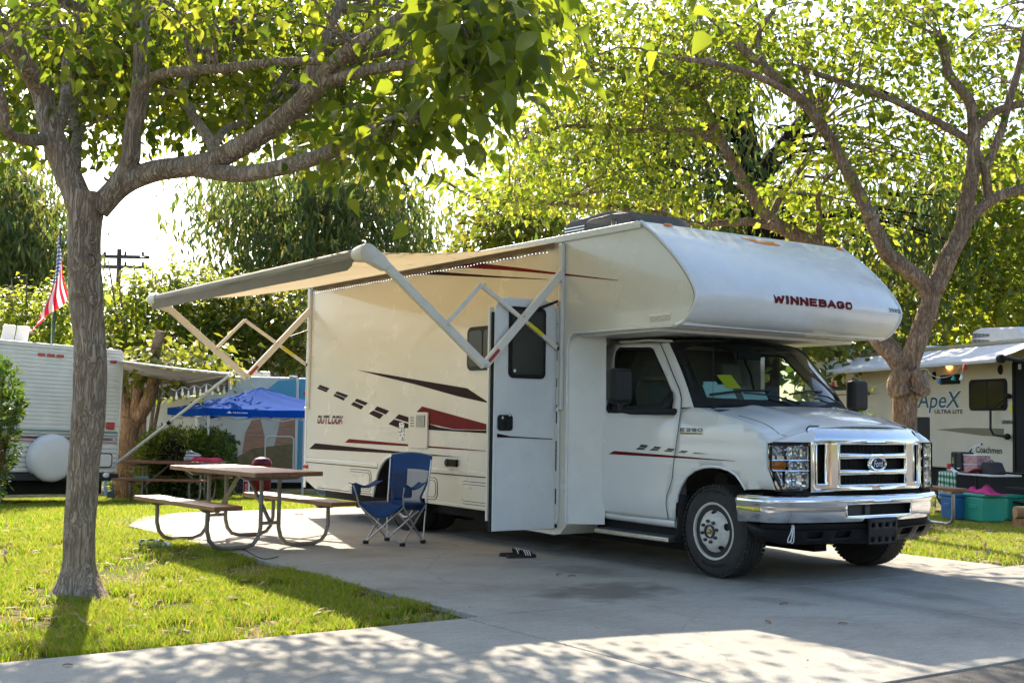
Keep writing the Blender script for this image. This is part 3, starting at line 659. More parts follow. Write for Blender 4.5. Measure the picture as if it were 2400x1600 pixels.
for i in range(11):
    z = 1.150+i*0.0112; bp_(MB().box((-4.275, -0.031, z), (-4.094, -0.0252, z+0.005)), 'vent_slat', 'chrome_dull', smooth=0)
for i in range(4):
    z = 1.15+i*0.03; bp_(MB().box((-4.40, -0.027, z), (-4.325, -0.0222, z+0.006)), 'louvre', 'decal_brown', smooth=0)
ms = M('sticker_print', (0.75, 0.74, 0.70), 0.4)
t, nd, lk = nodes(ms); tc = N(t, 'ShaderNodeTexCoord'); vo = N(t, 'ShaderNodeTexVoronoi'); vo.inputs['Scale'].default_value = 42; lk.new(tc.outputs['Object'], vo.inputs['Vector'])
rp = ramp(t, [(0.38, (0.03, 0.03, 0.03)), (0.42, (0.75, 0.74, 0.7))], vo.outputs['Distance']); rp.color_ramp.interpolation = 'CONSTANT'; lk.new(rp.outputs[0], nd['Principled BSDF'].inputs['Base Color'])
bp_(MB().prism(rr(-4.683, 0.99, -4.570, 1.19, 0.02), 'y', -0.004, -0.0005), 'printed_sticker', 'sticker_print', smooth=0)
bp_(MB().lathe([(0.040, 0), (0.040, 0.02), (0.03, 0.028), (0, 0.028)], (-3.645, 0, 0.784), (0, -1, 0), 18), 'round_socket', 'black_plastic')
bp_(MB().box((-3.598, -0.03, 0.748), (-3.445, 0, 0.822)), 'socket_cover', 'smoked_glass', bevel=0.006)
bp_(MB().box((-7.118, -0.016, 0.585), (-6.985, 0.0, 0.63)), 'marker_lamp', 'lamp_red', bevel=0.005)
bp_(MB().box((-1.70, -0.006, 0.62), (-1.635, 0.0, 0.665)), 'door_latch', 'white_trim', bevel=0.003)

# overcab front cap
zs_ = np.array([p[1] for p in nose_s[::-1]]); xs_ = np.array([p[0] for p in nose_s[::-1]])
def cap_x(y, z, off=0.0):
    s = abs((y-YC)/(W_/2)); s = min(s, 1.0)
    bul = 0.085*(1-s**2.4) + 0.02*math.sqrt(max(0.0, 1-s**14))
    zz = (z-2.02)/0.9; g = max(0.0, math.sin(math.pi*min(1, max(0, zz*0.9+0.08))))**0.6
    brow = 0.020*(1/(1+math.exp(-(z-(2.70-0.06*math.cos(math.pi*s)))/0.008)))*(1-s**6)
    return float(np.interp(z, zs_, xs_)) + bul*g + brow*0.6 + off
def cap_pt(u, v):
    y = YC + (W_/2+0.004)*math.sin((v-0.5)*math.pi)/1.0 if False else (-0.004 + (W_+0.008)*v)
    z = 2.02+0.895*u; return (cap_x(y, z), y, z)
NB = 46
vv = [0.5-0.5*math.cos(math.pi*j/NB) for j in range(NB+1)]
mb = MB(); L = []
uu = [0.5-0.5*math.cos(math.pi*i/40) for i in range(41)]
for a in uu:
    for c in vv: L.append(cap_pt(a, c))
mb.add(L, [(i*(NB+1)+j, (i+1)*(NB+1)+j, (i+1)*(NB+1)+j+1, i*(NB+1)+j+1) for i in range(40) for j in range(NB)])
bp_(mb, 'overcab_cap', 'cap_white', smooth=50)
for yy in (-0.004, W_+0.004):
    bp_(MB().tube([(x+0.004, yy, z) for x, z in nose_s], 0.014, 8), 'cap_edge_trim', 'cap_white')
    bp_(MB().tube([(x-0.022, yy*0.5 if yy < 0 else yy-0.002, z-0.002) for x, z in nose_s], 0.003, 5), 'cap_edge_seam', 'ac_dark')
bp_(MB().prism([(-0.26, 2.018), (-0.11, 2.018), (-0.10, 2.030), (-0.10, 2.05), (-0.26, 2.05)], 'y', 0.01, W_-0.01), 'cap_lower_lip', 'cap_white', smooth=0)
bp_(MB().box((-1.5, 0.05, 1.988), (-0.45, W_-0.05, 2.021)), 'overcab_floor', 'alu', smooth=0, bevel=0.006)
for (px, py, w, h) in ((1565.7, 529.2, 0.055, 0.022), (1967.9, 585.1, 0.055, 0.022)):
    p = on(px, py, 'x', -0.42); zc = p[2]; yc = p[1]
    for _ in range(6):
        p = on(px, py, 'x', cap_x(yc, min(zc, 2.905))); zc, yc = p[2], p[1]
    bp_(MB().ball((p[0], p[1], p[2]), 1.0, (0.02, w, h)), 'clearance_lamp', 'lamp_amber')
p = on(1806, 556, 'x', -0.3)
for _ in range(6): p = on(1806, 556, 'x', cap_x(p[1], min(p[2], 2.905)))
lz = min(p[2], 2.845)
bp_(panel([(YC-0.20, lz+0.030), (YC+0.20, lz+0.026), (YC+0.22, lz-0.012), (YC+0.17, lz-0.026), (YC-0.10, lz-0.018)], [], lambda y, z: (cap_x(y, z)+0.010, y, z), 0.03), 'centre_clearance_lamp', 'lamp_amber', solid=0.02, sdoff=-1)
# front lettering
def cap_text(pxl, pyt, pxr, pyb):
    a = on(pxl, (pyt+pyb)/2, 'x', 0.13); c = on(pxr, (pyt+pyb)/2, 'x', 0.13); return a[1], c[1]
ya, yb = cap_text(1811, 690, 1994, 730)
za = on(1817, 711, 'x', 0.13)[2]; zb = on(1812, 690, 'x', 0.13)[2]
stroke_lettering('WINNEBAGO', lambda u, v, k: (cap_x(ya+(yb-ya)*u, za+(zb-za)*v, 0.004+k), ya+(yb-ya)*u, za+(zb-za)*v), 'decal_red', 0.72, 0.26, 0.42)
ya2, yb2 = on(2080, 728, 'x', 0.08)[1], on(2112, 730, 'x', 0.06)[1]; za2 = on(2080, 732, 'x', 0.08)[2]
stroke_lettering('519-8103U', lambda u, v, k: (cap_x(ya2+(yb2-ya2)*u, za2+0.042*v, 0.004+k), ya2+(yb2-ya2)*u, za2+0.042*v), 'blue_dark', 0.5, 0.17, 0.35)

# roof air conditioner and bat-wing aerial
ax, az = -2.55, 2.945
a_ = on(1312, 520, 'y', 0.75); 
acx = a_[0]+0.30
azt = on(1395, 502, 'y', 0.85)[2]
acx = on(1316, 545, 'y', 0.80)[0]+0.42
acb = MB().prism([(acx-0.42, 2.95), (acx-0.39, azt-0.09), (acx-0.30, azt-0.02), (acx+0.35, azt), (acx+0.62, azt-0.05), (acx+0.95, 2.95)], 'y', 0.80, 1.56)
bp_(acb, 'air_conditioner', 'ac_dark', bevel=0.04, bseg=3)
for i in range(8):
    z = 2.975+i*(azt-3.06)/8; bp_(MB().box((acx-0.35, 0.786, z), (acx-0.02, 0.802, z+0.010)), 'cooling_slat', 'chrome_dull', smooth=0)
p = on(1436, 512, 'y', 0.45)
bp_(MB().prism([(p[0]-0.30, p[2]-0.012), (p[0]-0.22, p[2]+0.012), (p[0]+0.10, p[2]+0.024), (p[0]+0.34, p[2]+0.004), (p[0]+0.1, p[2]-0.012)], 'y', 0.36, 0.56), 'aerial', 'chrome_dull' if False else 'ac_dark', bevel=0.012, bseg=3)
bp_(MB().tube([(p[0]+0.02, 0.46, 2.94), (p[0], 0.46, p[2])], 0.025, 8), 'aerial_mast', 'chrome_dull')
bp_(MB().box((-4.9, 0.9, 2.94), (-4.4, 1.4, 3.0)), 'roof_vent', 'white_trim', bevel=0.02)

# ---- entry door standing open at a right angle
DX = -1.775
def dpt(px, py): q = on(px, py, 'x', DX+0.02); return (q[1], q[2])
def c6(L): return [(1100+a/2.376, 640+b_/2.376) for a, b_ in L]
dy0, dy1, dz0, dz1 = -0.705, -0.025, 0.262, 2.325
door = rv(MB().prism([(dy1, dz0), (dy0, dz0), (dy0, dz1-0.12), (dy0+0.035, dz1-0.035), (dy0+0.12, dz1), (dy1-0.12, dz1), (dy1-0.035, dz1-0.035), (dy1, dz1-0.12)], 'x', DX-0.02, DX+0.02).build('entry_door', 'cap_white', bevel=0.008))
def dsub(mb, name, mat, **k):
    o = mb.build(name, mat, **k); o.parent = door; return o
dsub(MB().prism([(dy1-0.03, dz0+0.03), (dy0+0.03, dz0+0.03), (dy0+0.03, 1.05), (dy1-0.03, 1.05)], 'x', DX+0.021, DX+0.024), 'door_skin', 'cap_white', smooth=0)
dsub(MB().box((DX-0.03, dy0-0.012, dz0), (DX+0.012, dy0-0.001, dz1-0.14)), 'edge_gasket', 'black_rubber', smooth=0)
dsub(MB().box((DX-0.045, dy0-0.03, dz0+0.09), (DX-0.021, dy0+0.03, dz1-0.1)), 'screen_door_edge', 'gelcoat', smooth=0)
q0 = [dpt(*p) for p in c6([(220, 182), (420, 590)])]
wy0, wz1, wy1, wz0 = q0[0][0], q0[0][1], q0[1][0], q0[1][1]
dsub(MB().prism(rr(wy0, wz0, wy1, wz1, 0.05), 'x', DX+0.0205, DX+0.034), 'window_frame', 'black_rubber', bevel=0.005)
dsub(MB().prism(rr(wy0+0.035, wz0+0.035, wy1-0.035, wz1-0.035, 0.03), 'x', DX+0.0345, DX+0.038), 'window_pane', 'door_glass', smooth=0)
dsub(MB().lathe([(0.014, 0), (0.014, 0.003), (0, 0.003)], (DX+0.0385, wy0+0.06, wz0+0.065), (1, 0, 0), 14), 'pane_sticker', 'label_white')
q0 = [dpt(*p) for p in c6([(155, 787), (238, 877)])]
h0 = dsub(MB().prism(rr(q0[0][0], q0[1][1], q0[1][0], q0[0][1], 0.03), 'x', DX+0.0205, DX+0.036), 'door_handle', 'black_plastic', bevel=0.006)
dsub(MB().box((DX+0.0365, q0[0][0]+0.085, q0[1][1]+0.02), (DX+0.05, q0[0][0]+0.115, q0[0][1]-0.05)), 'latch_paddle', 'black_plastic', bevel=0.004)
for (ky, kz) in ((0.045, 0.115), (0.12, 0.14)):
    dsub(MB().lathe([(0.013, 0), (0.013, 0.006), (0, 0.006)], (DX+0.0365, q0[0][0]+ky, q0[1][1]+kz), (1, 0, 0), 12), 'key_lock', 'chrome')
dsub(MB().prism([dpt(*p) for p in c6([(153, 892), (230, 907), (460, 921), (460, 925), (220, 914), (153, 913)])], 'x', DX+0.0245, DX+0.027), 'stripe_decal', 'decal_brown', smooth=0)
# hinge and dark sheet on the wall standing for the unlit doorway
bp_(MB().box((-1.762, -0.018, 0.27), (-1.750, 0.0, 2.30)), 'hinge_strip', 'dark_under', smooth=0)
for z0 in (0.32, 0.62, 1.05, 1.38, 1.62, 1.95, 2.12):
    bp_(MB().box((-1.775, -0.026, z0), (-1.742, -0.002, z0+0.16)), 'hinge_leaf', 'white_trim', smooth=0, bevel=0.003)
bp_(MB().prism(rr(-2.50, 0.27, -1.80, 2.30, 0.10), 'y', -0.004, -0.0005), 'dark_doorway_sheet', 'dark_under', smooth=0)
bp_(MB().tube([(x, -0.008, z) for x, z in rr(-2.52, 0.255, -1.735, 2.33, 0.13)], 0.014, 6, closed=True), 'door_surround', 'white_trim')

# ---- awning
AX0, AX1 = -7.02, -1.70
def aw(u, v):   # u along, v out from the wall
    x = AX0+0.08+(AX1-AX0-0.16)*u
    y = -0.024-1.985*v; z = 2.872-0.265*v-0.040*math.sin(math.pi*v)-math.sin(math.pi*v)*(0.010*math.cos(6*math.pi*u)+0.006*math.sin(23*u+4*v)+0.004*math.sin(41*u-7*v))
    return (x, y, z)
awn = rv(MB().grid(aw, 90, 20).build('awning_canopy', 'awning_fabric', smooth=60))
def asub(mb, name, mat, **k):
    o = mb.build(name, mat, **k); o.parent = awn; return o
AY, AZ = -2.02, 2.585
for uu_s in (0.25, 0.5, 0.75):
    asub(MB().grid(lambda a, c: (aw(uu_s, c)[0]+0.012*(a-0.5), aw(uu_s, c)[1], aw(uu_s, c)[2]-0.002), 1, 20), 'fabric_seam', 'awning_grey', smooth=60)
asub(MB().lathe([(0.0, 0), (0.052, 0), (0.052, AX1-AX0-0.1), (0.0, AX1-AX0-0.1)], (AX0+0.02, AY, AZ), (1, 0, 0), 24), 'roller_tube', 'awning_roll')
asub(MB().grid(lambda u, v: (AX0+0.08+(AX1-AX0-0.22)*u, AY-0.040-0.012*v+0.006*math.sin(17*u), AZ-0.034-0.095*v+(0.03*v if u > 0.985 else 0)), 60, 3), 'front_valance', 'awning_grey', smooth=60)
def wavy(u, v):
    x = AX0+0.1+(AX1-AX0-0.2)*u
    return (x, -0.030-0.012*v, 2.868-(0.055+0.010*math.sin(x*14))*v-0.004)
asub(MB().grid(wavy, 120, 2), 'wall_flap', 'awning_band', smooth=60)
mb = MB()
for i in range(84):
    x = AX0+0.2+i*(AX1-AX0-0.4)/83; mb.ball((x, -0.040, 2.792+0.004*math.sin(x*14)), 0.0052, n=6, m=4)
asub(mb, 'led_string', 'led')['kind'] = 'stuff'
# end heads
for xe, dx in ((AX1, 1), (AX0, -1)):
    asub(MB().lathe([(0.0, -0.16), (0.062, -0.16), (0.070, -0.10), (0.078, 0.0), (0.075, 0.04), (0.05, 0.06), (0, 0.065)], (xe, AY, AZ), (dx, 0, 0), 20), 'roller_head', 'arm_white')
    asub(MB().prism([(AY-0.06, AZ+0.055), (AY+0.03, AZ+0.075), (AY+0.16, AZ-0.01), (AY+0.22, AZ-0.09), (AY+0.16, AZ-0.14), (AY+0.02, AZ-0.085), (AY-0.06, AZ-0.03)], 'x', xe-0.045, xe+0.045), 'head_cover', 'arm_white', bevel=0.02, bseg=3)
    A = {'piv': (0.0, 2.60), 'elb': (-0.845, 1.705), 'head': (AY+0.14, AZ-0.055), 'mid': (-1.235, 2.04), 'apex': (-0.875, 2.41), 'cross': (-0.45, 2.155), 'low': (-0.03, 1.89), 'st0': (-0.01, 2.33), 'st1': (-0.315, 2.215)}
    P_ = lambda k, o=0.0: (xe+o, A[k][0], A[k][1])
    if dx < 0: A['head'] = (AY+0.14, AZ-0.06)
    arm1 = asub(MB().beam(P_('head'), P_('elb'), 0.075, 0.05, up=(1, 0, 0)), 'outer_arm', 'arm_white', smooth=0, bevel=0.008)
    asub(MB().beam(P_('piv'), P_('elb', 0.0), 0.072, 0.046, up=(1, 0, 0)), 'inner_arm', 'arm_white', smooth=0, bevel=0.008)
    asub(MB().beam(P_('mid', -0.03), P_('apex', -0.03), 0.038, 0.026, up=(1, 0, 0)), 'link_arm', 'arm_white', smooth=0, bevel=0.005)
    asub(MB().beam(P_('apex', -0.03), P_('low', -0.03), 0.038, 0.030, up=(1, 0, 0)), 'link_arm', 'arm_white', smooth=0, bevel=0.005)
    asub(MB().tube([P_('st0', -0.04), P_('st1', -0.04)], 0.011, 8), 'gas_strut', 'black_plastic')
    l0 = Vector(P_('apex', -0.013)).lerp(Vector(P_('low', -0.013)), 0.60); l1 = Vector(P_('apex', -0.013)).lerp(Vector(P_('low', -0.013)), 0.78)
    asub(MB().beam(l0, l1, 0.036, 0.006, up=(1, 0, 0)), 'warning_label', 'label_yellow', smooth=0)
    l0 = Vector(P_('piv', 0.0245)).lerp(Vector(P_('elb', 0.0245)), 0.84); l1 = Vector(P_('piv', 0.0245)).lerp(Vector(P_('elb', 0.0245)), 0.96)
    asub(MB().beam(l0, l1, 0.030, 0.005, up=(1, 0, 0)), 'maker_label', 'label_red', smooth=0)
    for kk in ('piv', 'elb', 'apex', 'cross', 'mid'):
        asub(MB().lathe([(0.012, 0), (0.012, 0.01), (0, 0.012)], P_(kk, 0.024), (1, 0, 0), 10), 'pivot_bolt', 'chrome_dull')
    asub(MB().box((xe-0.03, -0.035, 1.335), (xe+0.03, -0.001, 2.85)), 'wall_bracket', 'white_trim', smooth=0, bevel=0.006)
    asub(MB().box((xe-0.008, -0.0375, 1.36), (xe+0.008, -0.0355, 2.55)), 'bracket_groove', 'chrome_dull', smooth=0)
    asub(MB().tube([(xe, -0.02, 1.355), (xe, -0.05, 1.345), (xe, -0.055, 1.32)], 0.012, 6), 'bracket_hook', 'white_trim')
    asub(MB().lathe([(0.02, -0.03), (0.02, 0.03)], P_('low', -0.03), (1, 0, 0), 10), 'pivot_cap', 'ac_dark')
# ---- cab: wing wall, doors, fenders, bonnet, screen
bp_(MB().prism([(-1.62, 0.002), (-1.612, 0.002), (-1.405, 0.275), (-1.62, 0.275)], 'z', 0.315, 2.02), 'wing_wall', 'cap_white', smooth=0)
bp_(MB().prism([(-1.62, W_-0.002), (-1.612, W_-0.002), (-1.405, W_-0.275), (-1.62, W_-0.275)], 'z', 0.315, 2.02), 'wing_wall', 'cap_white', smooth=0)
bp_(MB().tube([(-1.615, -0.003, 0.32), (-1.615, -0.003, 1.9), (-1.595, -0.003, 1.98), (-1.53, -0.003, 2.026), (-0.2, -0.003, 2.018)], 0.013, 8), 'wall_edge_trim', 'cap_white')
def half(x, z):
    h = 1.005
    if z < 0.62: h -= 0.05*((0.62-z)/0.25)**2
    if z > 1.15: h -= 0.20*(z-1.15)**1.15/0.78**1.15
    if 1.07 < z < 1.15: h -= 0.012*math.sin((z-1.07)/0.08*math.pi)
    if 0.70 < z < 0.80: h -= 0.010*math.sin((z-0.70)/0.10*math.pi)
    if x > 0.1: h -= 0.05*((x-0.1)/0.55)**2
    return h
def cs(x, z, sgn=-1, off=0.0): return (x, YC+sgn*(half(x, z)+off), z)
def cabpx(px, py):
    y = 0.26
    for _ in range(6):
        p = on(px, py, 'y', y); y = YC-half(p[0], p[2])
    return (p[0], p[2])
def k4(L): return [cabpx(1280+a/3.92, 1000+b_/3.92) for a, b_ in L]
def kw(L): return [cabpx(1400+a/3.92, 780+b_/3.92) for a, b_ in L]
d_front = kw([(578, 95), (640, 240), (700, 390), (755, 520), (772, 600), (768, 700), (745, 880), (722, 1050), (697, 1240)]) + k4([(1160, 470), (1140, 545), (1112, 620), (1102, 700), (1112, 780), (1122, 850)])
d_rear = kw([(108, 90), (60, 230), (10, 480), (-30, 640)]) + k4([(412, 0), (410, 200), (420, 430), (440, 590), (470, 700), (505, 795)])
zsill = 0.40
dout = d_front + d_rear[::-1]
win = kw([(155, 330), (160, 220), (172, 165), (205, 132), (490, 132), (520, 150), (630, 395), (690, 540), (697, 640), (688, 700), (660, 738), (100, 738), (82, 700), (105, 560)])
wc = (sum(p[0] for p in win)/len(win), sum(p[1] for p in win)/len(win))
win_in = [(wc[0]+(p[0]-wc[0])*0.93, wc[1]+(p[1]-wc[1])*0.92) for p in win]
arch = k4([(1195, 690), (1205, 620), (1235, 540), (1290, 450), (1360, 395), (1440, 368), (1520, 362), (1600, 370), (1680, 395), (1745, 440), (1790, 500), (1832, 575)])
f_door = [(p[0]+0.007, p[1]) for p in d_front if p[1] < 1.37]
f_top = [(-0.29, 1.362), (-0.18, 1.342), (0.0, 1.308), (0.2, 1.266), (0.38, 1.215), (0.49, 1.155), (0.545, 1.09)]
f_low = [(0.555, 0.90), (0.615, 0.735), (0.50, 0.735)]
fout = f_top + f_low + arch[::-1] + [(arch[0][0]-0.02, 0.5), (arch[0][0]-0.035, 0.42)] + f_door[::-1]
for sgn in (-1, 1):
    dr = rv(panel(dout, [win], lambda x, z: cs(x, z, sgn, 0.0), 0.09).build('cab_door', 'cab_paint', smooth=40, solid=0.010, sdoff=0))
    def ds(mb, name, mat, **k):
        o = mb.build(name, mat, **k); o.parent = dr; return o
    ds(panel(win, [win_in], lambda x, z: cs(x, z, sgn, -0.004), 0.2), 'window_seal', 'black_rubber', solid=0.008, sdoff=0)
    ds(panel(win_in, [], lambda x, z: cs(x, z, sgn, -0.008), 0.15), 'window_pane', 'side_glass', smooth=60)
    hx0, hz0 = k4([(482, 128)])[0]; hx1, hz1 = k4([(550, 288)])[0]
    yb_ = YC+sgn*half(hx0, 0.98)
    ds(panel(rr(hx0-0.01, hz1-0.01, hx1, hz0+0.01, 0.02), [], lambda x, z: cs(x, z, sgn, 0.002), 0.2), 'handle_recess', 'ac_dark' if False else 'white_trim')
    ds(MB().box((hx0, yb_-0.02, hz1+0.01), (hx0+0.045, yb_+0.02, hz0-0.005)), 'door_handle', 'black_plastic', bevel=0.008)
    ds(MB().lathe([(0.012, 0), (0.012, 0.006), (0, 0.006)], (hx0+0.02, YC+sgn*(half(hx0, 0.88)), 0.845), (0, sgn, 0), 12), 'key_lock', 'chrome_dull')
    rv(panel(fout, [], lambda x, z: cs(x, z, sgn, 0.0), 0.07).build('fender', 'cab_paint', smooth=40, solid=0.010, sdoff=0))
    for ln in (d_front, d_rear):
        o = MB().tube([cs(x+(0.0035 if ln is d_front else -0.003), z, sgn, 0.0035) for x, z in ln], 0.0038, 5).build('door_seam', 'dark_under'); o.parent = dr
    o = MB().tube([cs(x, 1.112, sgn, 0.004) for x in np.linspace(d_rear[5][0]+0.01, 0.44, 14)], 0.0022, 5).build('crease_line', 'crease_shade'); o.parent = dr  # dark tube draws the shade line of the pressed crease
    rv(MB().tube([cs(x, z, sgn, -0.004) for x, z in arch], 0.014, 8).build('fender_lip', 'cab_paint'))
    # rocker, dark gap liner behind panel seams
    rv(MB().tube([cs(-1.42, 0.405, sgn, -0.035), cs(-0.50, 0.395, sgn, -0.035)], 0.045, 12).build('rocker_sill', 'cab_paint'))
    gx = [(-1.56, 0.42), (-0.42, 0.42), (-0.42, 1.30), (-1.5, 1.30)]
    rv(panel(gx, [], lambda x, z: cs(x, z, sgn, -0.06), 0.2).build('door_liner', 'seat_grey', smooth=40))
    rv(panel([(-0.44, 0.55), (-0.36, 0.9), (0.42, 0.9), (0.52, 0.75), (0.5, 1.05), (0.0, 1.25), (-0.44, 1.25)], [], lambda x, z: (x, YC+sgn*0.62, z), 0.3).build('wheel_housing', 'arch_liner', smooth=0))
    rv(MB().grid(lambda u, v: (-0.46+u*0.9, YC+sgn*(0.62+0.27*v), 0.93-0.25*abs(2*u-1)**3), 12, 2).build('wheel_housing_roof', 'arch_liner'))
    y0, y1 = sorted((YC+sgn*0.66, YC+sgn*1.00))
    rv(MB().grid(lambda u, v: (-0.405-0.045*v+0.02*math.sin(u*9), y0+(y1-y0)*u, 0.64-0.38*v), 6, 5).build('mud_flap', 'black_rubber', solid=0.02, smooth=50))
    y0, y1 = sorted((YC+sgn*0.90, YC+sgn*1.09))
    st = rv(MB().box((-1.43, y0, 0.245), (-0.45, y1, 0.285)).build('running_board', 'alu' if False else 'chrome_dull', bevel=0.01))
    for i in range(6):
        ya_ = y0+0.02+i*(y1-y0-0.04)/6; o = MB().box((-1.42, ya_, 0.286), (-0.46, ya_+0.012, 0.291)).build('tread_rib', 'ac_dark', smooth=0); o.parent = st
bp_(MB().box((-1.6, 0.35, 0.25), (-0.42, 2.17, 0.40)), 'cab_floor', 'dark_under', smooth=0)
# stripes and badge on the passenger door and fender
def cdecal(pts, mat, name='stripe_decal', off=0.0085, step=0.12): bp_(panel(pts, [], lambda x, z: cs(x, z, -1, off), step), name, mat, smooth=50)
ds_ = k4([(578, 249), (630, 220), (1175, 263), (1740, 311), (1740, 315), (1175, 283)])
cdecal(ds_, 'decal_red')
for (a, b_, c, d) in (((858, 184), (880, 160), (940, 168), (922, 191)), ((830, 207), (852, 188), (918, 194), (905, 210)), ((985, 196), (1003, 178), (1062, 184), (1047, 201)), ((955, 215), (977, 199), (1042, 204), (1032, 218)),
                      ((1108, 211), (1128, 195), (1190, 202), (1175, 216)), ((1085, 223), (1102, 213), (1170, 219), (1160, 230)), ((1235, 226), (1252, 215), (1312, 222), (1298, 230)), ((1218, 236), (1230, 228), (1292, 232), (1282, 240)),
                      ((1362, 237), (1370, 232), (1505, 248), (1490, 248)), ((1350, 245), (1358, 239), (1480, 249), (1450, 249))):
    cdecal(k4([a, b_, c, d]), 'decal_black')
bx0, bz1 = k4([(1240, 8)])[0]; bx1, bz0 = k4([(1445, 72)])[0]
stroke_lettering('E350', lambda u, v, k: cs(bx0+(bx1-bx0)*u, bz0+0.022+(bz1-bz0-0.022)*v, -1, 0.010+k), 'decal_black', 1.45, 0.22, 0.25)
cdecal([(bx0, bz0), (bx1, bz0+0.003), (bx1, bz0+0.014), (bx0, bz0+0.016)], 'gold', 'badge_bar', 0.010)

# bonnet and cowl
sx_ = [p[0] for p in f_top]; sz_ = [p[1] for p in f_top]
def bonnet(u, s):
    a = abs(s)
    xc = 0.02-0.31*a**2; xf = 0.712-0.055*(min(a, 0.68)/0.68)**2
    if a > 0.68: xf = 0.657-0.11*((a-0.68)/0.32)**1.3
    x = xc+(xf-xc)*u
    zc = 1.385-0.105*u-0.050*u**4
    zsd = float(np.interp(x, sx_, sz_))
    z = zc+(zsd-zc)*a**3.2
    if a < 0.62: z += 0.012*math.exp(-((a-0.52)/0.07)**2)*(1-u)*1.2
    hw = half(max(x, 0.0) if a < 1 else x, 1.2)
    return (x, YC+s*(half(x, zsd)), z)
bp_(MB().grid(lambda u, v: bonnet(u, 2*v-1), 24, 48), 'bonnet', 'cab_paint', smooth=40, solid=0.012, sdoff=-1)
for sgn in (-1, 1):
    def lip(u, v):
        s = 0.645+0.355*u; b0_ = bonnet(1.0, sgn*s); yo = max(0.0, min(0.31, abs(b0_[1]-YC)-0.682))
        xh = 0.722-0.045*(yo/0.34)-0.125*(yo/0.34)**2.2; e_ = (xh-0.004, b0_[1], 1.099); k = math.sin(v*math.pi/2)
        return (b0_[0]+(e_[0]-b0_[0])*k, b0_[1], b0_[2]+(e_[2]-b0_[2])*(1-math.cos(v*math.pi/2)))
    bp_(MB().grid(lip, 14, 6), 'bonnet_nose', 'cab_paint', smooth=60)
bp_(MB().grid(lambda u, v: (bonnet(0, 2*v-1)[0]-0.005-0.16*u, bonnet(0, 2*v-1)[1], bonnet(0, 2*v-1)[2]-0.012+0.012*u), 4, 30), 'cowl', 'black_plastic', smooth=50)
# seam between bonnet and fender
bp_(MB().tube([cabpx(*p)+() for p in ()] or [(bonnet(u, -0.86-0.10*(1-u)**2)[0], bonnet(u, -0.86-0.10*(1-u)**2)[1], bonnet(u, -0.86-0.10*(1-u)**2)[2]+0.001) for u in (0.45, 0.55, 0.65, 0.75, 0.85, 0.93, 1.0)], 0.0028, 5), 'bonnet_seam', 'dark_under')
# windscreen: v across, u up
def screen(u, s, off=0.0):
    a = abs(s); hb, ht = 0.955, 0.845
    xb = -0.02-0.27*a**2.2; xt = -0.50-0.22*a**2.2
    zb_, zt = 1.362+0.0*a, 1.955-0.035*a**2
    return (xb+(xt-xb)*u+off*0.75+0.02*math.sin(math.pi*u), YC+s*(hb+(ht-hb)*u), zb_+(zt-zb_)*u+off*0.6)
bp_(MB().grid(lambda u, v: screen(u, 2*v-1), 12, 24), 'windscreen', 'windscreen_glass', smooth=60)
bp_(panel([(0.0, -1.0), (1.0, -1.0), (1.0, 1.0), (0.0, 1.0)], [[(0.15, -0.90), (0.12, -0.6), (0.12, 0.6), (0.15, 0.90), (0.88, 0.90), (0.93, 0.8), (0.93, -0.8), (0.88, -0.90)]], lambda u, s: screen(u, s, 0.004), 0.08), 'screen_border', 'black_rubber', smooth=50)
for sgn in (-1, 1):
    fr = sorted([p for p in d_front if p[1] > 1.30], key=lambda p: p[1])
    mb = MB(); L = []
    K = 14
    for i in range(K+1):
        u = i/K; a = screen(u, sgn*1.0); z = a[2]
        xx = float(np.interp(z, [p[1] for p in fr], [p[0] for p in fr]))+0.006
        c = (xx, YC+sgn*half(xx, z), z)
        mid = [(a[k]+c[k])/2 for k in range(3)]; mid[1] += sgn*0.018; mid[0] += 0.012
        L += [a, tuple(mid), c]
    mb.add(L, [(3*i+j, 3*i+j+1, 3*i+j+4, 3*i+j+3) for i in range(K) for j in range(2)])
    bp_(mb, 'screen_pillar', 'cab_paint', smooth=60)
    # drip rail
    bp_(MB().tube([(-1.42, YC+sgn*(half(-1.4, 1.95)+0.012), 1.958), (-1.0, YC+sgn*(half(-1, 1.95)+0.012), 1.956), (-0.72, YC+sgn*(half(-.7, 1.93)+0.01), 1.935)], 0.012, 6), 'drip_rail', 'cab_paint')
def roof(u, v):
    s = 2*v-1; a = abs(s); x0 = -0.50-0.22*a**2.2; x = x0+(-1.62-x0)*u
    return (x, YC+s*0.845*1.0 if a < 0.999 else YC+s*half(x, 1.95), 1.955-0.035*a**2+0.045*math.sin(min(1, u*2)*math.pi/2)*(1-a**4))
bp_(MB().grid(roof, 10, 24), 'cab_roof', 'cab_paint', smooth=50)
# interior
bp_(MB().prism([(-0.36, 1.335), (-0.05, 1.35), (-0.02, 1.28), (-0.1, 1.0), (-0.45, 1.0), (-0.48, 1.25)], 'y', 0.36, 2.16), 'dashboard', 'dash', bevel=0.02)
for yc_ in (0.80, 1.72):
    bp_(MB().box((-1.12, yc_-0.25, 0.62), (-0.62, yc_+0.25, 0.80)), 'seat_cushion', 'seat_grey', bevel=0.05, bseg=3)
    bp_(MB().prism([(-1.05, 0.78), (-1.20, 0.78), (-1.36, 1.50), (-1.32, 1.62), (-1.22, 1.60), (-1.16, 1.45)], 'y', yc_-0.24, yc_+0.24), 'seat_back', 'seat_grey', bevel=0.04, bseg=3)
    bp_(MB().prism([(-1.25, 1.60), (-1.34, 1.60), (-1.37, 1.80), (-1.29, 1.81)], 'y', yc_-0.13, yc_+0.13), 'headrest', 'seat_grey', bevel=0.03, bseg=3)
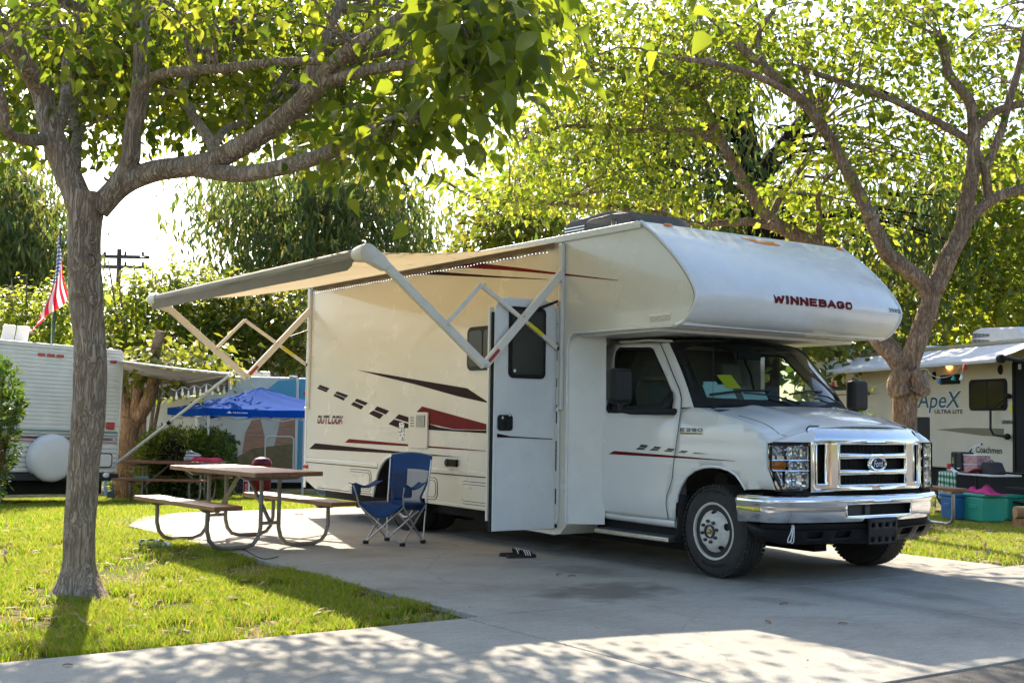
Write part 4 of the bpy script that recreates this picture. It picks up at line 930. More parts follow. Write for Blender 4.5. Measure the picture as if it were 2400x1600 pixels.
sc_ = Vector((-0.52, 1.72, 1.28)); ax_ = Vector((-0.62, 0, 0.5)).normalized(); u_ = Vector((0, 1, 0)); w__ = ax_.cross(u_)
bp_(MB().tube([sc_+(u_*math.cos(a)+w__*math.sin(a))*0.195 for a in np.linspace(0, 2*math.pi, 28, endpoint=False)], 0.016, 8, closed=True).beam(sc_-u_*0.19, sc_+u_*0.19, 0.05, 0.02).tube([sc_, sc_-ax_*0.3], 0.035, 8), 'steering_wheel', 'dash')
bp_(MB().box((-0.62, 1.12, 1.80), (-0.58, 1.40, 1.88)), 'rear_view_mirror', 'black_plastic', bevel=0.015)
bp_(MB().tube([(-0.30, 1.27, 1.34), (-0.36, 1.30, 1.48)], 0.008, 6).lathe([(0.0, 0), (0.05, 0.0), (0.05, 0.015), (0, 0.02)], (-0.36, 1.30, 1.52), (1, -0.6, 0.2), 14), 'dash_gadget', 'black_plastic')
bp_(MB().box((-1.605, 0.3, 0.42), (-1.60, 2.2, 1.95)), 'cab_rear_curtain', 'seat_grey', smooth=0)
# papers behind the glass
pA = screen(0.10, -0.84); 
def paper(s0, s1, u0, u1, mat, off, tilt=0.0):
    bp_(MB().grid(lambda a, b_: screen(u0+(u1-u0)*a, s0+(s1-s0)*b_+tilt*a, -0.012-off), 2, 2), 'dash_paper', mat, smooth=0)
paper(-0.86, -0.60, 0.16, 0.36, 'label_pale', 0.006); paper(-0.84, -0.72, 0.35, 0.41, 'label_pale', 0.010); paper(-0.53, -0.28, 0.15, 0.26, 'label_pale', 0.008)
paper(-0.66, -0.52, 0.30, 0.50, 'label_yellow', 0.0, -0.04)
# wipers and whip aerial
def wiper(s0, u0, s1, u1, sp):
    a, c = Vector(screen(u0, s0, 0.03)), Vector(screen(u1, s1, 0.022)); m_ = Vector(screen(u0+(u1-u0)*0.5+0.03, (s0+s1)/2, 0.035))
    bp_(MB().tube([a, m_, c], [0.010, 0.008, 0.006], 6).tube([Vector(screen(u1-0.02, s1-sp, 0.012)), Vector(screen(u1+0.04, s1, 0.014)), Vector(screen(u1+0.05, s1+sp, 0.012))], 0.009, 6), 'wiper', 'black_plastic', smooth=50)
wiper(0.02, 0.05, -0.55, 0.20, 0.30); wiper(0.80, 0.05, 0.25, 0.22, 0.28)
b0 = on(1671, 962, 'y', 0.42)
bp_(MB().lathe([(0.03, 0), (0.026, 0.03), (0.012, 0.045), (0, 0.05)], (b0[0], b0[1], b0[2]-0.012), (0, 0, 1), 12).tube([(b0[0], b0[1], b0[2]), (b0[0], b0[1], b0[2]+0.62)], 0.0022, 5), 'radio_aerial', 'black_plastic')

# door mirrors
for sgn, (mx_, mz_) in ((-1, (1451, 904)), (1, (2009, 927))):
    p = on(mx_, mz_, 'x', -0.62 if sgn < 0 else -0.50)
    if sgn > 0: p = np.array([p[0], p[1], p[2]])
    c = Vector(p); w2 = 0.115
    mm = MB().box((c.x-0.055, c.y-w2, c.z-0.145), (c.x+0.055, c.y+w2, c.z+0.145))
    mir = rv(mm.build('door_mirror', 'black_plastic', bevel=0.045, bseg=4, smooth=60))
    o = MB().box((c.x-0.0585, c.y-w2+0.03, c.z-0.115), (c.x-0.0555, c.y+w2-0.03, c.z+0.115)).build('mirror_glass', 'chrome', smooth=0); o.parent = mir
    ye = YC+sgn*(half(-0.5, 1.37)+0.01)
    zb_ = c.z-0.20
    o = MB().tube([(c.x, c.y-sgn*0.02, c.z-0.13), (c.x, c.y-sgn*0.02, zb_), (c.x+0.06, c.y-sgn*0.08, zb_-0.01), (-0.50, ye, zb_-0.005)], [0.028, 0.026, 0.026, 0.03], 10).build('mirror_arm', 'black_plastic'); o.parent = mir
    if sgn < 0:
        o = panel([(win[9][0]-0.01, win[9][1]-0.01), (win[8][0]-0.0, win[8][1]+0.02), (win[8][0]-0.03, win[8][1]+0.10), (win[8][0]-0.11, win[8][1]+0.0), (-0.75, win[9][1]+0.035), (-1.10, win[9][1]+0.02), (-1.10, win[9][1]-0.035), (win[9][0]-0.05, win[9][1]-0.04)], [], lambda x, z: cs(x, z, -1, 0.02), 0.2).build('mirror_base', 'black_plastic', solid=0.03, sdoff=0, smooth=50); o.parent = mir

# ---- front: grille, emblem, lamps, bumper
def gx_(y, off=0.0): return 0.795-0.085*((y-YC)/0.675)**2+off
GZ = [(YC-0.675, 0.715), (YC+0.675, 0.715), (YC+0.675, 1.11), (YC+0.672, 1.17), (YC+0.645, 1.205), (YC+0.60, 1.222), (YC-0.60, 1.222), (YC-0.645, 1.205), (YC-0.672, 1.17), (YC-0.675, 1.11)]
def gfn(y, z, off=0.0):
    lean = 0.0 if z < 1.11 else -0.09*((z-1.11)/0.11)**1.6
    return (gx_(y, off)+lean, y, z)
main = rr(YC-0.405, 0.765, YC+0.405, 1.085, 0.012, 2); s1 = rr(YC-0.62, 0.775, YC-0.535, 1.085, 0.012, 2); s2 = rr(YC+0.535, 0.775, YC+0.62, 1.085, 0.012, 2)
grille = rv(panel(GZ, [main, s1, s2], gfn, 0.022).build('grille', 'chrome', smooth=50, solid=0.03, sdoff=-1))
def gs(mb, name, mat, **k):
    o = mb.build(name, mat, **k); o.parent = grille; return o
gs(panel([(YC-0.66, 0.73), (YC+0.66, 0.73), (YC+0.66, 1.10), (YC-0.66, 1.10)], [], lambda y, z: gfn(y, z, -0.06), 0.2), 'grille_back', 'dark_under')
for i in range(13):
    z = 0.775+i*0.0255
    gs(panel([(YC-0.64, z), (YC+0.64, z), (YC+0.64, z+0.004), (YC-0.64, z+0.004)], [], lambda y, z: gfn(y, z, -0.048), 0.3), 'mesh_bar', 'black_plastic', solid=0.006)
for i in range(27):
    y = YC-0.63+i*0.0485; gs(MB().box((gx_(y)-0.050, y-0.002, 0.76), (gx_(y)-0.044, y+0.002, 1.09)), 'mesh_bar', 'black_plastic', smooth=0)
for (z0, z1) in ((0.968, 1.016), (0.842, 0.888)):
    gs(panel([(YC-0.405, z0), (YC+0.405, z0), (YC+0.405, z1), (YC-0.405, z1)], [], lambda y, z: gfn(y, z, 0.004+0.006*math.sin((z-z0)/(z1-z0)*math.pi)), 0.016), 'grille_bar', 'chrome', solid=0.03, smooth=60)
for (nm, lp) in (('opening_rim', main), ('opening_rim', s1), ('opening_rim', s2)):
    gs(MB().tube([gfn(y, z, 0.003) for y, z in lp], 0.006, 6, closed=True), nm, 'chrome')
gs(MB().tube([gfn(y, z, 0.002) for y, z in rr(YC-0.645, 0.735, YC+0.645, 1.105, 0.03, 3)], 0.008, 6, closed=True), 'frame_rim', 'chrome')
gs(MB().tube([(gfn(y, z)[0]+0.004, y, z+0.004) for y, z in GZ[3:9]], 0.0035, 6), 'bonnet_gap', 'dark_under')
# oval emblem
def oval(a, b_, off, n=32): return [(gx_(YC)+off, YC+a*math.cos(2*math.pi*i/n), 0.932+b_*math.sin(2*math.pi*i/n)) for i in range(n)]
em = rv(MB().add([*oval(0.105, 0.063, 0.0), *oval(0.098, 0.057, 0.025), *oval(0.080, 0.044, 0.020)], [(i, (i+1) % 32, 32+(i+1) % 32, 32+i) for i in range(32)]+[(32+i, 32+(i+1) % 32, 64+(i+1) % 32, 64+i) for i in range(32)]).build('emblem', 'chrome', smooth=60))
o = MB().add(oval(0.081, 0.045, 0.019), [tuple(range(32))]).build('emblem_field', 'blue_dark', smooth=0); o.parent = em
o = lettering('Ford', lambda u, v: (gx_(YC)+0.0225, YC-0.055+0.11*u, 0.907+0.052*v), 'label_white', par=em, shear=0.25, bold=0.008); o.parent = em
# headlamps
for sgn in (-1, 1):
    def hfn(y, z, off=0.0):     # y here is distance outward from the grille edge 0..0.34
        xx = 0.722-0.045*(y/0.34)-0.125*(y/0.34)**2.2
        return (xx+off, YC+sgn*(0.682+y), z)
    HO = [(0.0, 0.715), (0.0, 1.098), (0.285, 1.098), (0.300, 1.075), (0.305, 0.90), (0.225, 0.715)]
    HI = [(0.007, 0.724), (0.007, 1.086), (0.280, 1.086), (0.292, 1.068), (0.294, 0.903), (0.219, 0.724)]
    hl = rv(panel(HO, [HI], hfn, 0.06).build('headlamp', 'black_plastic', solid=0.012, sdoff=0, smooth=40))
    def hs(mb, name, mat, **k):
        o = mb.build(name, mat, **k); o.parent = hl; return o
    hs(panel(HI, [], lambda y, z: hfn(y, z, -0.075), 0.1), 'lamp_back', 'chrome', smooth=40)
    for (y0, y1, z0, z1, nm) in ((0.02, 0.185, 0.965, 1.065, 'high_beam'), (0.02, 0.20, 0.745, 0.875, 'low_beam'), (0.02, 0.175, 0.885, 0.955, 'park_lamp')):
        cy_, cz_ = (y0+y1)/2, (z0+z1)/2
        def bowl(u, v):
            y = y0+(y1-y0)*u; z = z0+(z1-z0)*v
            k = min(1.0, max(abs(2*u-1), abs(2*v-1)))
            return hfn(y, z, -0.012-0.06*(1-k**2)+0.004*math.sin(u*40))
        hs(MB().grid(bowl, 14, 10), nm, 'lamp_lens', smooth=20)
        hs(MB().ball(hfn(cy_, cz_, -0.045), 0.018, n=10, m=6), 'bulb', 'clear_lens')
        hs(MB().tube([hfn(y, z, -0.008) for y, z in rr(y0, z0, y1, z1, 0.015, 2)], 0.005, 6, closed=True), 'bowl_rim', 'chrome')
    for zz in (0.88, 0.96):
        hs(MB().tube([hfn(0.012, zz, -0.006), hfn(0.15, zz, -0.006), hfn(0.285, zz, -0.006)], 0.0055, 6), 'divider', 'chrome')
    hs(panel([(0.195, 0.892), (0.28, 0.892), (0.28, 0.950), (0.195, 0.950)], [], lambda y, z: hfn(y, z, -0.010), 0.1), 'turn_signal', 'lamp_amber', solid=0.015, smooth=40)
    for (y0, y1, z0, z1) in ((0.20, 0.28, 0.965, 1.065), (0.21, 0.255, 0.765, 0.875)):
        hs(MB().grid(lambda u, v: hfn(y0+(y1-y0)*u, z0+(z1-z0)*v, -0.02-0.012*((int(u*3.99)+int(v*3.99)) % 2)), 4, 4), 'side_reflector', 'lamp_lens', smooth=0)
    hs(panel(HI, [], lambda y, z: hfn(y, z, -0.002), 0.08), 'lens', 'clear_lens', smooth=60)
    hs(panel([(0.0, 0.695), (0.0, 0.712), (0.225, 0.712), (0.22, 0.695)], [], hfn, 0.2), 'filler_panel', 'black_plastic', solid=0.01)
bp_(MB().box((0.5, 0.45, 0.66), (0.70, 2.07, 0.712)), 'radiator_support', 'dark_under', smooth=0)
# bumper: path in plan, arc length along it
bpath = [(0.30, 0.225), (0.44, 0.222), (0.545, 0.245), (0.62, 0.31), (0.68, 0.42), (0.735, 0.58), (0.785, 0.80), (0.815, 1.03), (0.825, YC)]
bpath = bpath + [(x, 2*YC-y) for x, y in bpath[-2::-1]]
bp3 = np.array(smooth_path([(x, y, 0) for x, y in bpath], 6)); seg = np.concatenate([[0], np.cumsum(np.linalg.norm(np.diff(bp3[:, :2], axis=0), axis=1))]); BL = seg[-1]
def bxy(a): return float(np.interp(a, seg, bp3[:, 0])), float(np.interp(a, seg, bp3[:, 1]))
def bnorm(a):
    x0, y0 = bxy(max(0, a-0.02)); x1, y1 = bxy(min(BL, a+0.02)); tx, ty = x1-x0, y1-y0; l = math.hypot(tx, ty) or 1; return ty/l, -tx/l
def bfn(a, z, off=0.0):
    x, y = bxy(a); nx_, ny_ = bnorm(a); q = (z-0.475)/0.225
    o_ = 0.028*math.sin(math.pi*min(1, max(0, q)))**0.7 + (0.016 if q > 0.74 else 0.016*max(0, (q-0.62)/0.12)) - (0.05*((q-0.88)/0.12)**2 if q > 0.88 else 0) + off
    return (x+nx_*o_, y+ny_*o_, z)
def arc_of_y(y):
    j = np.argmin(np.abs(bp3[:, 1]-y)+np.where(bp3[:, 0] < 0.5, 5, 0)); return float(seg[j])
a0, a1 = arc_of_y(YC-0.40), arc_of_y(YC+0.40)
hole = rr(a0, 0.528, a1, 0.622, 0.018, 3)
bump = rv(panel([(0, 0.475), (BL, 0.475), (BL, 0.69), (BL-0.03, 0.70), (0.03, 0.70), (0, 0.69)], [hole], bfn, 0.022).build('front_bumper', 'chrome', smooth=60, solid=0.012, sdoff=-1))
def bsb(mb, name, mat, **k):
    o = mb.build(name, mat, **k); o.parent = bump; return o
bsb(MB().tube([bfn(a, z, 0.002) for a, z in hole], 0.006, 6, closed=True), 'opening_rim', 'chrome')
bsb(MB().box((0.60, YC-0.5, 0.50), (0.76, YC+0.5, 0.64)), 'opening_back', 'dark_under', smooth=0)
bsb(MB().box((0.765, YC-0.13, 0.52), (0.79, YC-0.07, 0.635)).box((0.762, YC-0.38, 0.52), (0.77, YC-0.14, 0.635)), 'bumper_bracket', 'ac_dark', smooth=0)
bsb(MB().grid(lambda u, v: (bfn(0.3+u*(BL-0.6), 0.70)[0]-0.02-0.12*v, bfn(0.3+u*(BL-0.6), 0.7)[1], 0.698-0.012*v), 30, 2), 'bumper_top', 'black_plastic', smooth=50)
def vfn(a, z, off=0.0):
    x, y = bxy(a); nx_, ny_ = bnorm(a); o_ = 0.012-0.10*((0.475-z)/0.175)**2*(1 if True else 0)+off
    return (x+nx_*o_, y+ny_*o_, z)
hs_ = [rr(arc_of_y(YC+d), 0.355, arc_of_y(YC+d+0.16), 0.415, 0.012, 2) for d in (-0.72, -0.46, 0.30, 0.56)]
bsb(panel([(0.10, 0.47), (BL-0.10, 0.47), (BL-0.16, 0.36), (BL-0.42, 0.312), (BL/2, 0.298), (0.42, 0.312), (0.16, 0.36)], hs_, vfn, 0.05), 'valance_panel', 'black_plastic', smooth=50, solid=0.012, sdoff=-1)
bsb(MB().grid(lambda u, v: vfn(0.2+u*(BL-0.4), 0.33+0.14*v, -0.05), 20, 2), 'valance_back', 'dark_under', smooth=50)
# number-plate bracket
zb0, zb1 = 0.300, 0.512
pl = [rr(YC-0.165+0.02+i*0.083, z0, YC-0.165+0.065+i*0.083, z0+0.035, 0.004, 1) for i in range(4) for z0 in (zb0+0.02, zb1-0.075)]
bp_(panel(rr(YC-0.165, zb0, YC+0.175, zb1, 0.015, 3), pl, lambda y, z: (0.862-0.01*(z < 0.4), y, z), 0.05), 'plate_bracket', 'black_plastic', solid=0.022, smooth=30)
# knotted string hanging from the bumper
ky = arc_of_y(0.40)
p0 = Vector(vfn(ky, 0.470, 0.012)); 
bp_(MB().tube(smooth_path([p0+Vector((0, 0.02, 0.0)), p0+Vector((0.005, 0.0, -0.05)), p0+Vector((0.0, -0.03, -0.11)), p0+Vector((0.0, -0.02, -0.13)), p0+Vector((0, 0.01, -0.10)), p0+Vector((0, 0.02, -0.02))], 5), 0.004, 5).tube(smooth_path([p0+Vector((0.004, 0.03, 0.0)), p0+Vector((0.004, 0.02, -0.07)), p0+Vector((0.004, 0.0, -0.13)), p0+Vector((0.004, 0.03, -0.12)), p0+Vector((0.004, 0.035, -0.01))], 5), 0.004, 5), 'tied_string', 'label_white')

# ---- wheels
def wheel(cx, yo, sgn, name_text=True, dish=True, R_=0.371, wdt=0.225, steer=0.0):
    # yo: y of the outer face, sgn -1 kerb side / +1 far side ; axis points outward
    w = thing_part('wheel')
    ax = Vector((0, sgn, 0)); c = Vector((cx, yo, R_))
    T_ = [(0.222, -0.010), (0.228, 0.004), (0.245, 0.006), (0.300, 0.003), (0.335, -0.008), (0.352, -0.020), (R_-0.008, -0.030)]
    nt_ = 5; tw = wdt-0.06
    for i in range(nt_):
        h0_ = -0.030-tw*i/nt_; h1_ = -0.030-tw*(i+1)/nt_
        T_ += [(R_, h0_-0.002), (R_, h1_+0.010)] + ([(R_-0.010, h1_+0.008), (R_-0.010, h1_+0.001)] if i < nt_-1 else [])
    T_ += [(R_-0.008, -wdt+0.03), (0.345, -wdt+0.012), (0.30, -wdt), (0.24, -wdt), (0.222, -wdt+0.02)]
    ty = MB().lathe(T_, c, ax, 72).build('tyre', 'tyre', smooth=30); ty.parent = w
    # shoulder tread blocks
    mb = MB(); u0 = ax.orthogonal().normalized(); v0 = ax.cross(u0)
    for k in range(60):
        a = 2*math.pi*k/60
        for (h, rr_) in ((-0.018, R_-0.010), (-wdt+0.018, R_-0.010)):
            d = u0*math.cos(a)+v0*math.sin(a); tt = -u0*math.sin(a)+v0*math.cos(a); p = c+ax*h+d*rr_
            L = [p+tt*sx*0.012+ax*sy*0.014+d*sz_*0.007 for sx in (-1, 1) for sy in (-1, 1) for sz_ in (-1, 1)]
            mb.add(L, [(0, 1, 3, 2), (4, 6, 7, 5), (0, 4, 5, 1), (2, 3, 7, 6), (0, 2, 6, 4), (1, 5, 7, 3)])
    o = mb.build('tread_blocks', 'tyre', smooth=0); o.parent = w; o['kind'] = 'stuff'
    rim = MB().lathe([(0.222, -0.02), (0.232, 0.002), (0.226, 0.010), (0.214, 0.006), (0.208, -0.02), (0.200, -0.06), (0.196, -0.12)], c, ax, 48).build('rim', 'rim_white', smooth=40); rim.parent = w
    circ = [(0.197*math.cos(2*math.pi*i/40), 0.197*math.sin(2*math.pi*i/40)) for i in range(40)]
    holes = []
    for k in range(5):
        a = R(16+72*k)
        if dish: holes.append([(0.154*math.cos(a)+0.016*math.cos(b_)*math.cos(a)-0.030*math.sin(b_)*math.sin(a), 0.154*math.sin(a)+0.016*math.cos(b_)*math.sin(a)+0.030*math.sin(b_)*math.cos(a)) for b_ in np.linspace(0, 2*math.pi, 14, endpoint=False)])
    def hp(r):
        return float(np.interp(r, [0, 0.055, 0.085, 0.118, 0.150, 0.180, 0.197], [0.034, 0.034, 0.036, 0.032, 0.006, -0.030, -0.050] if dish else [-0.09, -0.09, -0.09, -0.085, -0.06, -0.04, -0.05]))
    uu_ = Vector((sgn*-1.0, 0, 0)); vv_ = Vector((0, 0, 1))
    pn = panel(circ, holes, lambda a, b_: tuple(c+uu_*a+vv_*b_+ax*hp(math.hypot(a, b_))), 0.016).build('wheel_disc', 'rim_white', smooth=50, solid=0.006, sdoff=0); pn.parent = w
    o = MB().lathe([(0.0, 0), (0.19, 0.0)], c+ax*-0.11, ax, 24).build('brake_drum', 'dark_under'); o.parent = w
    if dish:
        o = MB().lathe([(0.056, 0.030), (0.054, 0.055), (0.046, 0.058), (0.044, 0.036), (0.0, 0.036)], c, ax, 24).build('hub_ring', 'lug'); o.parent = w
        o = MB().ball(c+ax*0.048, 0.020, n=12, m=8).build('hub_cap', 'label_white' if False else 'gold'); o.parent = w
        for k in range(8):
            a = 2*math.pi*k/8+0.2; p = c+uu_*0.083*math.cos(a)+vv_*0.083*math.sin(a)
            o = MB().lathe([(0.013, 0.030), (0.013, 0.058), (0.008, 0.066), (0.0, 0.066)], p, ax, 8).build('lug_nut', 'lug'); o.parent = w
    if name_text:
        for txt, a_mid, span, rad, flip in (('Dynapro', 90, 52, 0.305, 1), ('Hankook', 270, 56, 0.262, -1)):
            V_, F2 = text_mesh(txt, bold=0.02)
            mb = MB()
            def tp(u, v):
                r_ = rad+0.034*(v if True else 0); an = R(a_mid+span/2-span*u)
                return tuple(c+uu_*-1*(-1)*r_*math.cos(an)+vv_*r_*math.sin(an)+ax*0.0085)
            mb.add([tp(1-u if sgn < 0 and False else u, v) for u, v in V_], F2); o = mb.build('tyre_lettering', 'black_rubber', smooth=0); o.parent = w
    return w
def thing_part(name):
    o = bpy.data.objects.new(name, None); COL.objects.link(o); o.empty_display_size = 0.05; return attach(o, RV)
wheel(-0.02, 0.275, -1); wheel(-0.02, W_-0.275, 1, name_text=False)
wheel(-4.66, 0.075, -1, name_text=False, dish=False); wheel(-4.66, 0.345, -1, name_text=False, dish=False)
wheel(-4.66, W_-0.075, 1, name_text=False, dish=False); wheel(-4.66, W_-0.345, 1, name_text=False, dish=False)
bp_(MB().tube([(-4.66, 0.3, 0.37), (-4.66, 2.2, 0.37)], 0.06, 10).tube([(-0.02, 0.5, 0.34), (-0.02, 2.0, 0.34)], 0.045, 10), 'axle', 'dark_under')
# ================================================================== THINGS ON THE SITE
M('wood_red', (0.25, 0.095, 0.04), 0.40, var=0.3, scale=5, spec=0.6, coat=0.1, bump=0.1, bscale=40, stretch=(1, 9, 9))
M('wood_top', (0.40, 0.33, 0.27), 0.62, var=0.25, scale=5, bump=0.15, bscale=40, stretch=(1, 9, 9))
M('galv_tube', (0.25, 0.225, 0.185), 0.5, metal=0.4, var=0.2, scale=20)
M('steel_tube', (0.52, 0.53, 0.54), 0.32, metal=0.8, var=0.1, scale=30)
M('chair_blue', (0.008, 0.055, 0.20), 0.8, var=0.15, scale=30, bump=0.12, bscale=400)
M('chair_grey', (0.42, 0.41, 0.41), 0.85, var=0.12, scale=60, bump=0.1, bscale=400)
M('chair_navy', (0.02, 0.045, 0.12), 0.85, var=0.12, scale=60, bump=0.1, bscale=400)
M('sandal_black', (0.02, 0.02, 0.022), 0.6, bump=0.1, bscale=200)
M('siding_white', (0.83, 0.80, 0.71), 0.42, var=0.08, scale=3)
M('stripe_teal', (0.13, 0.27, 0.25), 0.5); M('stripe_maroon', (0.33, 0.10, 0.10), 0.5); M('stripe_grey', (0.25, 0.27, 0.28), 0.5)
M('cover_vinyl', (0.80, 0.79, 0.76), 0.45, var=0.05, scale=4)
M('tan_wall', (0.70, 0.62, 0.49), 0.35, var=0.05, scale=2, coat=0.2)
M('olive_decal', (0.20, 0.18, 0.11), 0.4); M('teal_decal', (0.02, 0.10, 0.13), 0.4)
M('canopy_white', (0.66, 0.65, 0.64), 0.6, var=0.08, scale=4)
M('tote_teal', (0.03, 0.36, 0.24), 0.4, var=0.08, scale=8); M('tote_blue', (0.03, 0.15, 0.36), 0.4, var=0.08, scale=8)
M('pink_cloth', (0.62, 0.05, 0.22), 0.9, var=0.2, scale=12); M('red_towel', (0.62, 0.045, 0.10), 0.95, var=0.15, scale=30, bump=0.3, bscale=200)
M('barrel_red', (0.22, 0.01, 0.015), 0.45, var=0.1, scale=6)
M('cool_red', (0.70, 0.03, 0.03), 0.5); M('sky_blue', (0.16, 0.38, 0.60), 0.5); M('dust_blue', (0.06, 0.13, 0.26), 0.5)
M('pole_green', (0.02, 0.07, 0.04), 0.5); M('bag_black', (0.03, 0.03, 0.032), 0.8, var=0.2, scale=20)
M('clear_box', (0.55, 0.50, 0.50), 0.3, var=0.5, scale=30, col2=(0.5, 0.12, 0.14))
M('log_wood', (0.36, 0.20, 0.09), 0.8, var=0.3, scale=12, bump=0.3, bscale=40)
M('old_wood', (0.10, 0.085, 0.07), 0.9, var=0.3, scale=9)
M('crate_grey', (0.33, 0.33, 0.34), 0.6, var=0.1, scale=20)
M('mural_sky', (0.50, 0.52, 0.46), 0.4, var=0.25, scale=0.8); M('mural_blue', (0.05, 0.29, 0.44), 0.4, var=0.1, scale=1)
M('mural_rock', (0.34, 0.19, 0.12), 0.5, var=0.3, scale=4, stretch=(1, 1, 5)); M('mural_scrub', (0.10, 0.11, 0.035), 0.6, var=0.7, scale=9, col2=(0.22, 0.13, 0.07))
M('bulb_glass', (0.85, 0.85, 0.8), 0.1, spec=0.8); M('wire_white', (0.62, 0.58, 0.5), 0.5)
M('lit_amber', (0.9, 0.3, 0.05), 0.3, emit=((1.0, 0.32, 0.05), 5.0))
MAT['lit_amber'].cycles.emission_sampling = 'NONE'
M('bottle_green', (0.10, 0.45, 0.05), 0.4); M('box_blue', (0.20, 0.33, 0.50), 0.5)
m = M('gingham', (0.72, 0.74, 0.70), 0.9); t, nd, lk = nodes(m); tc = N(t, 'ShaderNodeTexCoord'); sep = N(t, 'ShaderNodeSeparateXYZ'); lk.new(tc.outputs['UV'], sep.inputs[0])
def stripe_fac(out, freq):
    a = N(t, 'ShaderNodeMath', operation='MULTIPLY'); a.inputs[1].default_value = freq; lk.new(out, a.inputs[0])
    f = N(t, 'ShaderNodeMath', operation='FRACT'); lk.new(a.outputs[0], f.inputs[0]); g_ = N(t, 'ShaderNodeMath', operation='GREATER_THAN'); g_.inputs[1].default_value = 0.5; lk.new(f.outputs[0], g_.inputs[0]); return g_.outputs[0]
sa, sb = stripe_fac(sep.outputs[0], 6.0), stripe_fac(sep.outputs[1], 5.0)
ad = N(t, 'ShaderNodeMath', operation='ADD'); lk.new(sa, ad.inputs[0]); lk.new(sb, ad.inputs[1])
mu = N(t, 'ShaderNodeMath', operation='MULTIPLY'); mu.inputs[1].default_value = 0.5; lk.new(ad.outputs[0], mu.inputs[0])
rp = ramp(t, [(0.0, (0.72, 0.74, 0.70)), (0.5, (0.14, 0.34, 0.21)), (1.0, (0.01, 0.12, 0.055))], mu.outputs[0]); lk.new(rp.outputs[0], nd['Principled BSDF'].inputs['Base Color'])
m = M('fruit_cloth', (0.22, 0.52, 0.47), 0.9); t, nd, lk = nodes(m); tc = N(t, 'ShaderNodeTexCoord'); vo = N(t, 'ShaderNodeTexVoronoi'); vo.inputs['Scale'].default_value = 5.5; lk.new(tc.outputs['Object'], vo.inputs['Vector'])
rp = ramp(t, [(0.0, (0.02, 0.16, 0.07)), (0.22, (0.70, 0.38, 0.16)), (0.42, (0.22, 0.52, 0.47))], vo.outputs['Distance']); lk.new(rp.outputs[0], nd['Principled BSDF'].inputs['Base Color'])
def slab3(pts, vec):
    vec = np.asarray(vec, float); pts = [np.asarray(p, float) for p in pts]; n = len(pts)
    return MB().add(pts+[p+vec for p in pts], [tuple(range(n))[::-1], tuple(range(n, 2*n))]+[(i, (i+1) % n, n+(i+1) % n, n+i) for i in range(n)])
def P(parent, mb, name, mat, **k):
    o = mb.build(name, mat, **k); attach(o, parent); return o
def PL(parent, mb, name, mat, **k):   # local coordinates of the parent
    o = mb.build(name, mat, **k); o.parent = parent; return o
def SubL(parent, mb, name, mat, **k):
    o = mb.build(name, mat, **k); o.parent = parent; return o
def grid_uv(o, nu, nv):
    me = o.data; uv = me.uv_layers.new(name='UVMap')

# ---- picnic tables
def picnic_table(loc, rot, label, L=1.83, hw=0.36, z_top=0.725, z_seat=0.43, fx=0.55, bench_y=0.60, reach=0.55):
    T = thing('picnic_table', label, 'picnic table', loc, 'picnic tables'); T.rotation_euler = (0, 0, rot)
    wv = 2*hw/4
    for i in range(4):
        y0 = -hw+i*wv+0.003; x_ = L/2-0.012*(i % 2)
        PL(T, MB().box((-L/2+0.01*(i % 3), y0, z_top-0.042), (x_, y0+wv-0.006, z_top)), 'plank', 'wood_top' if False else 'wood_red', smooth=0, bevel=0.005)
    for s in (-1, 1):
        yb = s*bench_y
        PL(T, MB().box((-L/2+0.02, yb-0.135, z_seat-0.040), (L/2-0.02, yb-0.002, z_seat)), 'bench_plank', 'wood_red', smooth=0, bevel=0.005)
        PL(T, MB().box((-L/2+0.02, yb+0.002, z_seat-0.040), (L/2-0.015, yb+0.135, z_seat)), 'bench_plank', 'wood_red', smooth=0, bevel=0.005)
        for e in (-1, 1):
            x = e*fx; yo, yi = s*(bench_y+0.035), s*0.095; r = 0.14; rad = 0.0195
            pts = [(x, yo, z_seat-0.045), (x, yo, 0.19), (x, yo-s*0.025, 0.10), (x, yo-s*0.075, 0.043), (x, yo-s*0.16, 0.021), (x, (yo+yi)/2, 0.020), (x, yi+s*0.16, 0.021), (x, yi+s*0.075, 0.043), (x, yi+s*0.025, 0.10), (x, yi, 0.19), (x, yi, z_top-0.07)]
            PL(T, MB().tube(pts, rad, 12), 'leg', 'galv_tube', smooth=60)
            PL(T, MB().prism([(yb-0.11, z_seat-0.042), (yb+0.11, z_seat-0.042), (yb+0.07, z_seat-0.075), (yb-0.07, z_seat-0.075)], 'x', x-0.025, x+0.025), 'bench_bracket', 'galv_tube', smooth=0)
    for e in (-1, 1):
        x = e*fx
        PL(T, MB().tube([(x, -0.095, 0.235), (x, 0.095, 0.235)], 0.017, 10), 'stretcher', 'galv_tube')
        PL(T, MB().tube([(x, 0.0, 0.25), (e*0.08, 0.0, z_top-0.06)], 0.019, 10), 'brace', 'galv_tube')
        PL(T, MB().prism([(-hw+0.02, z_top-0.044), (hw-0.02, z_top-0.044), (hw-0.09, z_top-0.085), (-hw+0.09, z_top-0.085)], 'x', x-0.025, x+0.025), 'cleat', 'galv_tube', smooth=0)
    return T
picnic_table((-4.21, -2.0, 0.0), R(5), 'reddish plank picnic table standing half on the concrete pad')
g0, g1 = gnd(322, 1160), gnd(500, 1178)
ctr = gnd(405, 1172); dirv = at(521, 1079, 20.6)-at(296, 1078, 20.8); ang2 = math.atan2(dirv[1], dirv[0])
T2 = picnic_table((ctr[0], ctr[1], terrain(ctr[0], ctr[1])-0.01), ang2, 'picnic table on the lawn with a red towel on top', L=1.75)
T2z = T2.location.z
